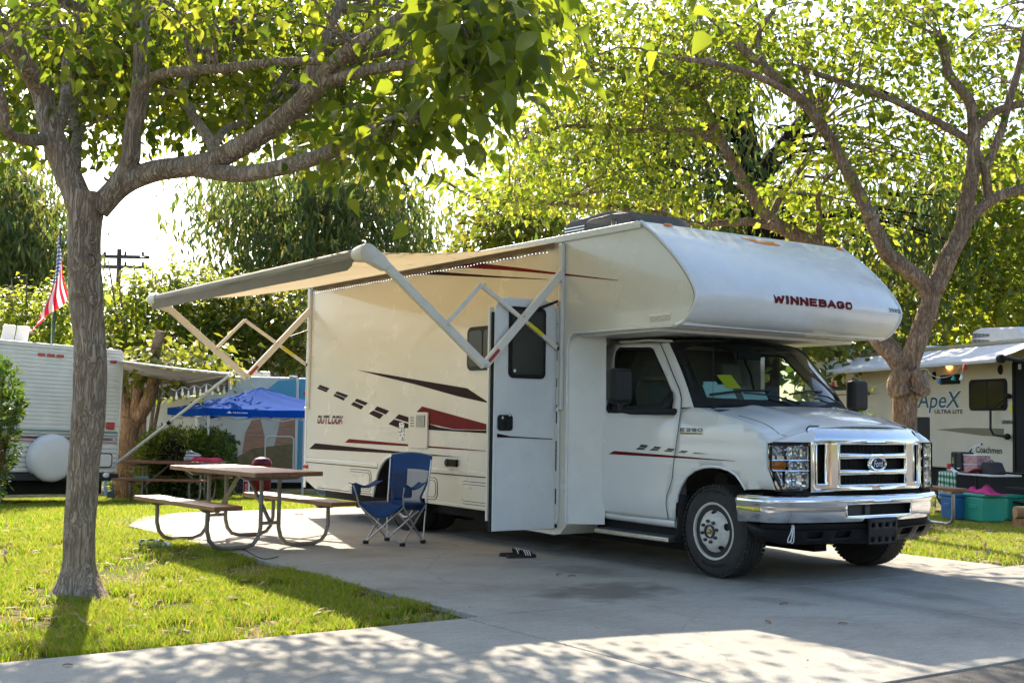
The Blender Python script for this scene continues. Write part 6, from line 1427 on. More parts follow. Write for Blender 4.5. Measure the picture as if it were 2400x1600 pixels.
s_ = stand('red_barrel', 'tall dark red barrel with a domed lid behind the picnic table', 'barrel', 612, 1160); PL(s_, MB().lathe([(0.0, 0.0), (0.19, 0.0), (0.20, 0.03), (0.21, 0.66), (0.215, 0.70), (0.20, 0.71), (0.20, 0.74), (0.15, 0.80), (0.0, 0.83)], (0, 0, 0), (0, 0, 1), 28), 'body', 'barrel_red', smooth=40); PL(s_, MB().tube([(0.205*math.cos(a), 0.205*math.sin(a), 0.70) for a in np.linspace(0, 2*math.pi, 24, endpoint=False)], 0.015, 6, closed=True), 'rim', 'barrel_red')
s_ = stand('drink_tube', 'tall white tube cooler with red Coke lettering standing on the grass', 'cooler', 577, 1164); s_.rotation_euler = (0, 0, ka)
PL(s_, MB().lathe([(0, 0), (0.062, 0), (0.068, 0.02), (0.068, 0.33), (0.055, 0.37), (0, 0.37)], (0, 0, 0), (0, 0, 1), 20), 'body', 'label_white'); PL(s_, MB().grid(lambda u, v: (0.0692*math.sin(-0.75+1.5*u), -0.0692*math.cos(-0.75+1.5*u), 0.03+0.30*v), 10, 2), 'red_band', 'cool_red')
V2, F2 = text_mesh('Coke', bold=0.01); mb = MB(); mb.add([(0.070*math.sin((v-0.5)*0.8)*-1, -0.0705*math.cos((v-0.5)*0.8), 0.06+0.22*(u)) for u, v in V2], F2); PL(s_, mb, 'lettering', 'label_white', smooth=0)
# milk crates behind the motorhome
for i, (px, py, lb) in enumerate(((737, 1163, 'grey milk crate behind the motorhome tail, lettered one'), (722, 1160, 'grey lattice milk crate nearest the motorhome rear corner'))):
    q = gnd(px+30, py); s_ = thing('milk_crate', lb, 'crate', (q[0], q[1], terrain(q[0], q[1])-0.012), 'milk crates'); s_.rotation_euler = (0, 0, ka+0.1*i)
    for (y0, y1) in ((-0.15, -0.138), (0.138, 0.15)):
        for k in range(9): PL(s_, MB().box((-0.165+k*0.039, y0, 0), (-0.155+k*0.039, y1, 0.27)), 'side_bar', 'crate_grey', smooth=0)
        for z in (0.0, 0.07, 0.14, 0.21, 0.25): PL(s_, MB().box((-0.17, y0-0.002, z), (0.165, y1+0.002, z+0.018)), 'side_rail', 'crate_grey', smooth=0)
    for x0 in (-0.17, 0.155):
        PL(s_, MB().box((x0, -0.137, 0), (x0+0.01, 0.137, 0.27)), 'end_panel', 'crate_grey', smooth=0)
    PL(s_, MB().box((-0.155, -0.137, 0.0), (0.154, 0.137, 0.01)), 'floor', 'crate_grey', smooth=0)
q = gnd(845, 1168); o = MB().box((-0.3, -0.05, 0), (0.3, 0.05, 0.04)).build('levelling_board', 'old_wood', bevel=0.004); o.location = (q[0], q[1], terrain(q[0], q[1])-0.012); o.rotation_euler = (0, 0, ka); tag(o, 'dark wooden board lying behind the exhaust pipe', 'board')

# ---- camper with desert mural
mp0 = at(695, 1000, 29.0); mz = terrain(mp0[0], mp0[1]); ma = ka+0.35
MC = thing('mural_camper', 'camper with a painted desert mural and blue tail behind the canopy', 'camper', (mp0[0], mp0[1], mz)); MC.rotation_euler = (0, 0, ma)
mk = 29.0/CAM_F
ztp = at(690, 884, 29)[2]-mz; zbt = at(690, 1112, 29)[2]-mz
PL(MC, MB().box((-2.3, 0.0, zbt), (0.0, 2.3, ztp)), 'body', 'mural_sky', bevel=0.06, bseg=3)
PL(MC, MB().box((0.002, 0.02, zbt), (0.9, 2.3, ztp-0.01)), 'tail', 'mural_blue', bevel=0.06, bseg=3)
PL(MC, MB().tube([(0.0, -0.01, zbt), (0.0, -0.01, ztp-0.1), (-0.03, -0.01, ztp), (-0.2, -0.01, ztp+0.01)], 0.035, 8), 'edge_trim', 'canopy_white')
PL(MC, MB().prism([(-1.0, ztp-0.55), (-0.02, ztp-0.75), (-0.02, ztp-0.05), (-0.45, ztp-0.08)], 'y', -0.004, -0.0005), 'mural_sky_patch', 'mural_blue', smooth=0)
for (pts) in ([(-0.55, zbt+0.5), (0.0, zbt+0.5), (0.0, zbt+1.15), (-0.08, zbt+1.55), (-0.34, zbt+1.62), (-0.42, zbt+1.1)], [(-1.25, zbt+0.5), (-0.72, zbt+0.5), (-0.74, zbt+0.9), (-0.84, zbt+1.3), (-1.02, zbt+1.34), (-1.18, zbt+1.0)]):
    PL(MC, MB().prism(pts, 'y', -0.008, -0.0045), 'mural_butte', 'mural_rock', smooth=0)
PL(MC, MB().prism([(-1.4, zbt+0.12), (-0.0, zbt+0.12), (0.0, zbt+0.75), (-0.5, zbt+0.68), (-1.0, zbt+0.62), (-1.4, zbt+0.4)], 'y', -0.012, -0.0085), 'mural_scrub', 'mural_scrub', smooth=0)
PL(MC, MB().prism(rr(-1.15, ztp-0.98, -0.55, ztp-0.68, 0.05), 'y', -0.02, -0.0125), 'window', 'smoked_glass', smooth=0)
PL(MC, MB().prism(rr(-2.0, ztp-1.02, -1.72, ztp-0.55, 0.06), 'y', -0.02, -0.0005), 'window', 'smoked_glass', smooth=0)
PL(MC, MB().tube([(-0.72, -0.014, zbt+0.1), (-0.72, -0.014, zbt+0.85), (-0.66, -0.014, zbt+0.9), (-0.12, -0.014, zbt+0.9), (-0.06, -0.014, zbt+0.85), (-0.06, -0.014, zbt+0.1)], 0.018, 6), 'hatch_frame', 'canopy_white')
PL(MC, MB().box((0.15, -0.01, ztp-0.42), (0.32, 0.018, ztp-0.33)), 'marker_lamp', 'lamp_red', bevel=0.01); PL(MC, MB().box((0.2, -0.02, zbt+0.25), (0.36, 0.018, zbt+0.52)), 'tail_lamp', 'lamp_red', bevel=0.02)
PL(MC, MB().box((-2.3, 0.05, zbt-0.18), (0.9, 2.2, zbt-0.01)), 'chassis_skirt', 'chair_grey', smooth=0); PL(MC, MB().box((-2.1, 0.3, 0.15), (0.6, 2.0, zbt-0.19)), 'underbody', 'dark_under', smooth=0)
PL(MC, MB().lathe([(0, -0.1), (0.2, -0.1), (0.34, -0.06), (0.34, 0.06), (0, 0.1)], (-1.35, 0.1, 0.34), (0, -1, 0), 24), 'wheel', 'tyre')
PL(MC, MB().box((-1.5, 0.5, ztp), (-0.6, 1.4, ztp+0.14)), 'roof_rack', 'chrome_dull', bevel=0.03)
# ---- white motor coach farther back
fc0 = at(300, 1000, 38.0); fz = terrain(fc0[0], fc0[1]); FC = thing('white_coach', 'distant white coach glimpsed under the trailer awning', 'motorhome', (fc0[0], fc0[1], fz)); FC.rotation_euler = (0, 0, ka+0.12)
fk = 38.0/CAM_F
z1f = at(300, 932, 38)[2]-fz
PL(FC, MB().prism([(-1.2, 0.5), (4.6, 0.5), (4.6, z1f+0.1), (1.2, z1f+0.1), (0.9, z1f-0.25), (-1.0, z1f-0.35), (-1.2, 1.2)], 'y', 0, 2.3), 'body', 'siding_white', bevel=0.08, bseg=3)
for (x0, x1, z0, z1) in ((-0.35, 0.15, 0.95, 1.5), (0.75, 1.0, 0.9, 1.55), (1.4, 2.6, 1.1, 1.6), (2.9, 3.9, 1.1, 1.6)): PL(FC, MB().prism(rr(x0, z0, x1, z1, 0.06), 'y', -0.015, -0.0005), 'window', 'smoked_glass', smooth=0)
PL(FC, MB().box((0.3, 0.6, z1f+0.1), (1.2, 1.5, z1f+0.32)), 'roof_unit', 'siding_white', bevel=0.05); PL(FC, MB().box((-1.0, 0.1, 0.1), (4.4, 2.2, 0.49)), 'underbody', 'dark_under', smooth=0)
for xx in (-0.4, 3.4): PL(FC, MB().lathe([(0, -0.1), (0.2, -0.1), (0.36, -0.06), (0.36, 0.06), (0, 0.1)], (xx, 0.05, 0.36), (0, -1, 0), 20), 'wheel', 'tyre')
# ---- utility pole
up0 = at(276, 700, 62.0); zt3 = at(276, 590, 62)[2]
UP = thing('utility_pole', 'dark wooden utility pole with two crossarms seen past the trunk', 'utility pole', (up0[0], up0[1], -0.85))
P(UP, MB().tube([(up0[0], up0[1], -0.9), (up0[0], up0[1], zt3+0.15)], [0.16, 0.12], 10), 'pole', 'old_wood')
for py in (601, 625):
    a, b_ = at(190, py-1, 62), at(350, py+2, 62); P(UP, MB().beam(a, b_, 0.14, 0.17), 'crossarm', 'old_wood', smooth=0)
    for px in (246, 294, 335): q = at(px, py-6, 62); P(UP, MB().lathe([(0.0, -0.1), (0.06, -0.1), (0.07, 0.05), (0.03, 0.14), (0, 0.15)], q, (0, 0, 1), 8), 'insulator', 'ac_dark')
# ================================================================== CREAM TRAILER AND ITS CAMP (right)
rp0 = at(2370, 1000, 22.3); dR = np.array([0.924, -0.383, 0.0]); nR = np.array([-0.383, -0.924, 0.0])
rzg = terrain(rp0[0], rp0[1]); rang = math.atan2(dR[1], dR[0])
TR = thing('cream_trailer', 'cream travel trailer lettered Apex with an open awning and lit amber lamp', 'trailer', (rp0[0], rp0[1], rzg)); TR.rotation_euler = (0, 0, rang)
def lr(px, py, off=0.0):      # local (along, z) on the trailer wall, off metres in front of it
    q = on_plane(px, py, rp0+nR*off, nR); d = q-rp0; return float(np.dot(d, dR)), q[2]-rzg
def wy(px, py, off=0.0): a, z = lr(px, py, off); return a, z
zT = lr(2400, 794)[1]; zB = lr(2370, 1108)[1]
def RP(mb, name, mat, **k): return PL(TR, mb, name, mat, **k)
def wpoly(pxs, o0, o1, name, mat, **k):
    return RP(MB().prism([lr(a, b_) for a, b_ in pxs], 'y', -o1, -o0), name, mat, smooth=0, **k)
RP(MB().box((-8.5, 0.0, zB), (2.6, 2.4, zT)), 'body', 'tan_wall', bevel=0.03, bseg=2)
RP(MB().box((-8.4, 0.1, 0.2), (2.4, 2.3, zB)), 'underbody', 'dark_under', smooth=0)
RP(MB().box((-8.5, -0.04, zT-0.05), (2.6, -0.001, zT+0.01)), 'roof_rail', 'chrome_dull', smooth=0)
for xx in (-3.2, -2.35): RP(MB().lathe([(0, -0.1), (0.2, -0.1), (0.34, -0.06), (0.34, 0.06), (0, 0.1)], (xx, 0.15, 0.34), (0, -1, 0), 24), 'wheel', 'tyre')
# awning: near outer corner at px 2340, far at 1890
AO = 0.75
c0, c1 = lr(2345, 838, AO), lr(1888, 890, AO)
zo = (c0[1]+c1[1])/2+0.085
def raw(u, v): a = c1[0]+(c0[0]-c1[0])*u; return (a, -0.02-AO*v, (zT-0.06)+(zo-zT+0.07)*v-0.03*math.sin(math.pi*v))
RP(MB().grid(raw, 24, 6), 'awning_canopy', 'canopy_white', smooth=60)
RP(MB().lathe([(0, 0), (0.05, 0), (0.05, c0[0]-c1[0]), (0, c0[0]-c1[0])], (c1[0], -AO-0.02, zo-0.03), (1, 0, 0), 16), 'awning_roller', 'canopy_white')
RP(MB().grid(lambda u, v: (c1[0]+0.1+(c0[0]-c1[0]-0.2)*u, -AO-0.06, zo-0.04-0.035*v), 40, 1), 'awning_valance', 'canopy_white', smooth=60)
RP(MB().lathe([(0.0, -0.02), (0.075, -0.02), (0.075, 0.06), (0, 0.06)], (c0[0]+0.02, -AO-0.02, zo-0.02), (1, 0, 0), 16), 'awning_cap', 'black_plastic')
RP(MB().tube([(c0[0]+0.08, -AO, zo-0.0), (c0[0]+0.5, -0.35, zo-0.13), (c0[0]+1.0, -0.05, zo-0.22)], 0.035, 8), 'awning_arm', 'black_plastic')
# roof units
a0_, z0_ = lr(2226, 815); a1_, _ = lr(2350, 800)
RP(MB().prism([(a0_-0.05, zT), (a0_-0.03, zT+0.30), (a0_+0.25, zT+0.36), (a1_-0.25, zT+0.30), (a1_+0.1, zT)], 'y', 0.5, 1.2), 'air_conditioner', 'canopy_white', bevel=0.05, bseg=3)
for i in range(13):
    for k in range(2): RP(MB().box((a0_+0.02+i*0.045, 0.492, zT+0.05+k*0.12), (a0_+0.04+i*0.045, 0.502, zT+0.15+k*0.12-0.004*i)), 'grille_slot', 'old_wood', smooth=0)
b0_, _ = lr(1990, 830, -0.6)
RP(MB().ball((b0_-0.1, 0.9, zT-0.02), 1.0, (0.50, 0.45, 0.30), n=24, m=12), 'satellite_dome', 'canopy_white', smooth=80)
b1_, _ = lr(2150, 815, -0.6)
RP(MB().box((b1_-0.35, 0.6, zT), (b1_+0.3, 1.2, zT+0.14)), 'roof_vent', 'canopy_white', bevel=0.06, bseg=3)
# wall fittings
RP(MB().prism(rr(*lr(2273, 962), *lr(2361, 886), 0.09), 'y', -0.02, -0.0005), 'window_frame', 'black_rubber', bevel=0.005)
x0, z0 = lr(2279, 956); x1, z1 = lr(2355, 892)
RP(MB().prism(rr(x0, z0, (x0+x1)/2-0.01, z1, 0.06), 'y', -0.024, -0.0205), 'window_pane', 'smoked_glass', smooth=0); RP(MB().prism(rr((x0+x1)/2+0.01, z0, x1, z1, 0.06), 'y', -0.024, -0.0205), 'window_pane', 'smoked_glass', smooth=0)
def disc(px, py, rx, rz, mat, name, d=0.05):
    a, z = lr(px, py); RP(MB().ball((a, -0.01, z), 1.0, (rx, d, rz), n=18, m=10), name, mat, smooth=80)
disc(2226, 860, 0.085, 0.048, 'lit_amber', 'porch_lamp'); disc(2346, 866, 0.06, 0.095, 'black_rubber', 'wall_speaker'); disc(2191, 880, 0.055, 0.085, 'black_rubber', 'wall_speaker')
RP(MB().prism([lr(2206, 880), lr(2250, 876), lr(2250, 899), lr(2206, 901)], 'y', -0.03, -0.0005), 'stereo_panel', 'black_rubber', bevel=0.004)
RP(MB().prism(rr(*lr(2150, 1035), *lr(2179, 977), 0.03), 'y', -0.015, -0.0005), 'fridge_vent', 'bag_black', smooth=0)
wpoly([(2193, 1006), (2260, 1002), (2353, 1004), (2353, 1022), (2306, 1021), (2240, 1012)], 0.001, 0.005, 'swoosh_decal', 'olive_decal')
wpoly([(1900, 925), (2060, 922), (2070, 921), (1960, 927), (1890, 935)], 0.001, 0.005, 'swoosh_decal', 'olive_decal'); wpoly([(1930, 908), (1945, 900), (1962, 906), (1978, 898), (2000, 908), (2000, 914), (1930, 915)], 0.001, 0.005, 'mountain_decal', 'bag_black')
def rtext(body, pxl, pyt, pxr, pyb, mat, off, **k):
    a, zl = lr(pxl, pyb); c, zr = lr(pxr, pyb); zt = lr(pxl, pyt)[1]
    V2, F2 = text_mesh(body, **k); mb = MB(); mb.add([(a+(c-a)*u, -off, zl+(zr-zl)*u*0+(zt-zl)*v) for u, v in V2], F2); return RP(mb, 'lettering', mat, smooth=0)
rtext('ApeX', 2148, 917, 2256, 970, 'label_white', 0.003, bold=0.045, shear=0.2); rtext('ApeX', 2150, 919, 2254, 968, 'teal_decal', 0.005, bold=0.01, shear=0.2)
rtext('ULTRA LITE', 2191, 960, 2257, 969, 'decal_brown', 0.004, bold=0.02)
rtext('Coachmen', 2287, 1045, 2349, 1060, 'bag_black', 0.004, bold=0.02)
rtext('GENERAL', 2348, 984, 2376, 993, 'bag_black', 0.004, bold=0.04, shear=0.2)
# running hound mark above the word
hp_ = [(2272, 1052), (2279, 1045), (2287, 1041), (2294, 1040), (2300, 1037), (2304, 1040), (2299, 1045), (2292, 1047), (2286, 1051), (2290, 1056), (2284, 1053), (2279, 1051), (2276, 1057)]
wpoly(hp_, 0.001, 0.004, 'hound_mark', 'cover_vinyl'); wpoly([(2300, 1037), (2305, 1041), (2299, 1044)], 0.0045, 0.006, 'hound_head', 'bag_black'); wpoly([(2271, 1058), (2280, 1048), (2276, 1059)], 0.0045, 0.006, 'hound_tail', 'bag_black')
# dark wall sheet standing for the unlit doorway at the frame edge
RP(MB().prism([lr(2374, 842), (3.2, lr(2374, 842)[1]), (3.2, zB+0.05), lr(2374, 1107)], 'y', -0.006, -0.0005), 'dark_bay_sheet', 'dark_under', smooth=0)
a, z = lr(2377, 850); RP(MB().box((a-0.03, -0.03, zB+0.05), (a+0.03, -0.007, z)), 'door_frame', 'black_rubber', smooth=0)
a, z = lr(2392, 858); RP(MB().box((a-0.03, -0.03, z-0.06), (a+0.03, -0.008, z+0.04)), 'switch_plate', 'label_white', smooth=0)
pg = [lr(2335, 961), lr(2335, 1005), lr(2342, 1019), lr(2370, 1023)]
RP(MB().tube([(p[0], -0.12, p[1]) for p in pg], 0.022, 8), 'grab_handle', 'black_plastic'); RP(MB().ball((pg[-1][0], -0.08, pg[-1][1]), 0.06), 'handle_mount', 'black_plastic')
a, z = lr(2370, 928); RP(MB().ball((a, -0.06, z), 1, (0.07, 0.06, 0.05)), 'handle_mount', 'black_plastic'); RP(MB().tube([(a, -0.06, z), (pg[0][0], -0.1, pg[0][1])], 0.012, 6), 'handle_stay', 'black_plastic')
wpoly([(2367, 950), (2377, 949), (2377, 968), (2367, 969)], 0.001, 0.004, 'notice_sticker', 'label_yellow')
# entry steps
so = 0.35
for i, (py, o_) in enumerate(((1140, 0.25), (1170, 0.5))):
    a, z = lr(2372, py, o_); RP(MB().box((a, -o_-0.15, z-0.03), (a+0.9, -o_+0.12, z)), 'step', 'bag_black', bevel=0.01)
a, z = lr(2376, 1190, 0.4); RP(MB().box((a, -0.55, -0.01), (a+0.9, -0.2, z)), 'step_frame', 'dark_under', smooth=0)
# festoon of coloured shades
bead = [(1890, 905), (1925, 888), (1960, 880), (1992, 863), (2000, 880), (2040, 903), (2072, 900), (2120, 875), (2166, 864), (2180, 876), (2202, 885), (2232, 878), (2256, 855), (2255, 876)]
fo0 = AO+0.08
bp3_ = [on_plane(a, b_, rp0+nR*fo0, nR) for a, b_ in bead]
fs2 = MB().tube(smooth_path(bp3_, 4), 0.006, 5).build('string_light', 'wire_white'); tag(fs2, 'pale cord with small coloured shades strung under the cream trailer awning', 'string lights')
for (px, py, mt) in ((1953, 898, 'cool_red'), (2047, 911, 'label_yellow'), (2170, 879, 'label_yellow'), (2202, 892, 'tote_blue'), (2235, 885, 'tote_teal'), (2254, 884, 'label_white'), (2261, 859, 'cool_red')):
    p = on_plane(px, py, rp0+nR*(fo0+0.01), nR); o = MB().lathe([(0.015, 0.045), (0.025, 0.02), (0.045, -0.045), (0.04, -0.05), (0, -0.05)], p, (0.15, 0, 1), 10).build('lamp_shade', mt); o.parent = fs2

# ---- camp goods in front of it
def rstand(name, label, cat, px, py, grp=None):
    q = gnd(px, py); o = thing(name, label, cat, (q[0], q[1], terrain(q[0], q[1])-0.012), grp); o.rotation_euler = (0, 0, rang+0.06); return o
qd = gnd(2290, 1222); mpp = float(np.dot(qd-CAM, _fw))/CAM_F
FT = rstand('folding_table', 'white topped folding table with black legs beside the cream trailer', 'table', 2318, 1220)
tz = (1220-1106)*mpp
PL(FT, MB().box((-0.75, -0.25, tz-0.03), (0.38, 0.35, tz)), 'top', 'canopy_white', bevel=0.01)
for (xa, xb) in ((-0.16, -0.02), (0.25, 0.10)):
    PL(FT, MB().tube([(xa, -0.2, 0), (xb, -0.2, tz*0.45), (xb-0.03, -0.2, tz-0.03)], 0.016, 8), 'leg', 'black_plastic')
PL(FT, MB().tube([(-0.05, -0.2, tz*0.3), (0.14, -0.2, tz*0.3)], 0.01, 6), 'leg_bar', 'black_plastic'); PL(FT, MB().tube([(-0.65, -0.2, 0), (-0.62, -0.2, tz-0.03)], 0.016, 8), 'leg', 'black_plastic')
def onft(name, label, cat, px, ly=-0.05, up=0.0):
    o = thing(name, label, cat, (0, 0, 0)); lx_ = (px-2318)*mpp
    o.location = (Matrix.Translation(FT.location) @ Matrix.Rotation(rang+0.06, 4, 'Z')) @ Vector((lx_, ly, tz+0.001+up)); o.rotation_euler = (0, 0, rang+0.06); return o
W1 = onft('drink_dispenser', 'black two-tap drink dispenser on the folding table', 'dispenser', 2215, 0.0)
PL(W1, MB().box((-0.15, -0.12, 0.02), (-0.003, 0.14, 0.34)), 'tank', 'bag_black', bevel=0.03, bseg=3); PL(W1, MB().box((0.003, -0.12, 0.02), (0.15, 0.14, 0.34)), 'tank', 'bag_black', bevel=0.03, bseg=3)
PL(W1, MB().box((-0.12, -0.135, 0.06), (-0.05, -0.121, 0.075)), 'drip_tray', 'label_white', smooth=0); PL(W1, MB().box((0.05, -0.135, 0.06), (0.12, -0.121, 0.075)), 'drip_tray', 'label_white', smooth=0)
PL(W1, MB().prism([(-0.10, 0.14), (-0.05, 0.14), (-0.065, 0.25), (-0.085, 0.25)], 'y', -0.124, -0.1205), 'gold_mark', 'gold', smooth=0)
for i, (lb, up) in enumerate((('clear plastic box of snacks, lower of the two stacked boxes', 0.0), ('clear plastic box of snacks, upper of the two stacked boxes', 0.155))):
    W2 = onft('plastic_box', lb, 'box', 2264, 0.05, up); W2['group'] = 'clear snack boxes'
    PL(W2, MB().prism([(-0.17, 0.0), (0.17, 0.0), (0.19, 0.135), (-0.19, 0.135)], 'y', -0.13, 0.13), 'tub', 'clear_box', bevel=0.01); PL(W2, MB().box((-0.20, -0.14, 0.1355), (0.20, 0.14, 0.15)), 'lid', 'label_white', bevel=0.005)
W3 = onft('black_bag', 'black humped bag at the end of the folding table', 'bag', 2330, 0.0); PL(W3, MB().prism([(-0.19, 0.0), (0.21, 0.0), (0.22, 0.04), (0.12, 0.19), (0.03, 0.20), (-0.09, 0.195), (-0.17, 0.10)], 'y', -0.12, 0.12), 'bag', 'bag_black', bevel=0.03, bseg=3); PL(W3, MB().tube([(-0.06, 0, 0.19), (0.0, 0, 0.23), (0.07, 0, 0.19)], 0.01, 6), 'strap', 'bag_black')
W4 = onft('red_cloth', 'dark red cloth lying flat against the black bag', 'cloth', 2284, -0.12); PL(W4, MB().grid(lambda u, v: (-0.2+0.42*u, -0.12+0.2*v, 0.02+0.07*u*u+0.01*math.sin(9*u+5*v)), 14, 6), 'cloth', 'label_red', smooth=80, solid=0.01)
W5 = onft('paper_sheet', 'crumpled white paper before the drink dispenser', 'paper', 2222, -0.2); PL(W5, MB().grid(lambda u, v: (-0.12+0.26*u, -0.06+0.12*v, 0.01+0.05*math.sin(3*u+1)*abs(math.sin(2+4*v))), 6, 4), 'sheet', 'label_white', smooth=0, solid=0.002)
W6 = onft('red_cup', 'red cup at the near end of the folding table', 'cup', 2186, -0.1); PL(W6, MB().lathe([(0, 0), (0.035, 0), (0.048, 0.13), (0.045, 0.13), (0.033, 0.01), (0, 0.01)], (0, 0, 0), (0, 0, 1), 16), 'cup', 'cool_red')
# gingham cloth draped over the near end
q0 = FT.location; 
GC = onft('gingham_cloth', 'green and white gingham cloth draped over the table end', 'tablecloth', 2212, -0.26)
NU, NV = 24, 16; Vv = []; UVs = []
for i in range(NU+1):
    for j in range(NV+1):
        u, v = i/NU, j/NV; s_ = v*0.75
        if s_ < 0.22: y, z = 0.22-s_, 0.006
        else: y, z = -0.012-0.02*math.sin(u*14)*(s_-0.22)/0.4, 0.006-(s_-0.22)*(0.85+0.15*u)
        Vv.append((-0.24+0.48*u+0.10*max(0, s_-0.22)*(u-0.3), y, z)); UVs.append((u*1.0, v*1.3))
me = bpy.data.meshes.new('cloth'); me.from_pydata(Vv, [], [(i*(NV+1)+j, (i+1)*(NV+1)+j, (i+1)*(NV+1)+j+1, i*(NV+1)+j+1) for i in range(NU) for j in range(NV)])
uv = me.uv_layers.new(name='UVMap')
for lp in me.loops: uv.data[lp.index].uv = UVs[lp.vertex_index]
o = link('cloth', me, 'gingham', smooth=80); o.parent = GC
# bench seat of a half-hidden picnic table
BN = rstand('garden_bench', 'brown plank bench on a bent grey pipe leg half hidden by the bumper', 'bench', 2215, 1228)
bz = (1228-1146)*mpp
PL(BN, MB().box((-0.9, -0.13, bz-0.045), (0.36, -0.003, bz)), 'plank', 'wood_red', smooth=0, bevel=0.005); PL(BN, MB().box((-0.9, 0.003, bz-0.045), (0.36, 0.13, bz)), 'plank', 'wood_red', smooth=0, bevel=0.005)
PL(BN, MB().tube([(0.20, 0, bz-0.05), (0.20, 0, 0.16), (0.17, 0, 0.07), (0.09, 0, 0.025), (-0.5, 0, 0.022)], 0.026, 10), 'leg', 'steel_tube', smooth=60); PL(BN, MB().prism([(0.08, bz-0.047), (0.32, bz-0.047), (0.28, bz-0.085), (0.12, bz-0.085)], 'y', -0.1, 0.1), 'bracket', 'steel_tube', smooth=0)
PL(BN, MB().tube([(-0.42, 0, bz-0.05), (-0.42, 0, 0.03)], 0.026, 10), 'leg', 'steel_tube')
def tote(px, py, w, h, d, mat, label):
    B = rstand('storage_tote', label, 'storage tote', px, py, 'lidded storage totes'); 
    PL(B, MB().prism([(-w/2*0.88, 0), (w/2*0.88, 0), (w/2, h-0.05), (-w/2, h-0.05)], 'y', 0.0, d), 'tub', mat, bevel=0.03, bseg=3); PL(B, MB().box((-w/2-0.015, -0.015, h-0.0495), (w/2+0.015, d+0.015, h)), 'lid', mat, bevel=0.015, bseg=2)
    PL(B, MB().box((-w*0.18, -0.012, h*0.45), (w*0.18, 0.012, h*0.62)), 'grip', mat, bevel=0.008)
tote(2220, 1214, 0.40, 62*mpp, 0.5, 'tote_blue', 'blue storage tote under the bench by the bumper')
tote(2281, 1219, 0.56, 66*mpp, 0.42, 'tote_teal', 'large teal storage tote between the bench and the folding table legs')
tote(2343, 1214, 0.46, 62*mpp, 0.42, 'tote_teal', 'teal storage tote behind the crossed black table legs')
q = gnd(2281, 1219); PK = thing('pink_jacket', 'crumpled magenta jacket heaped on the teal totes', 'jacket', (q[0], q[1], terrain(q[0], q[1])+66*mpp-0.01)); PK.rotation_euler = (0, 0, rang)
PL(PK, MB().grid(lambda u, v: (-0.30+0.75*u, 0.05+0.30*v, 0.005+0.17*(math.sin(math.pi*min(1, u*1.15+0.06))**0.7)*(math.sin(math.pi*v)**0.6)*(0.75+0.35*math.sin(11*u+4*v))*(1.1-0.6*u)), 26, 12), 'jacket', 'pink_cloth', smooth=80, solid=0.01)
q = gnd(2392, 1236); LG = thing('firewood', 'cut block of yellowish firewood at the picture edge by the steps', 'firewood', (q[0], q[1], terrain(q[0], q[1])-0.012)); LG.rotation_euler = (0, 0, rang)
PL(LG, MB().box((-0.06, -0.1, 0.0), (0.2, 0.1, 0.15)), 'block', 'log_wood', bevel=0.01); PL(LG, MB().lathe([(0, -0.12), (0.09, -0.12), (0.095, 0.12), (0, 0.12)], (0.06, 0, 0.24), (0.2, 1, 0), 16), 'round_log', 'log_wood')
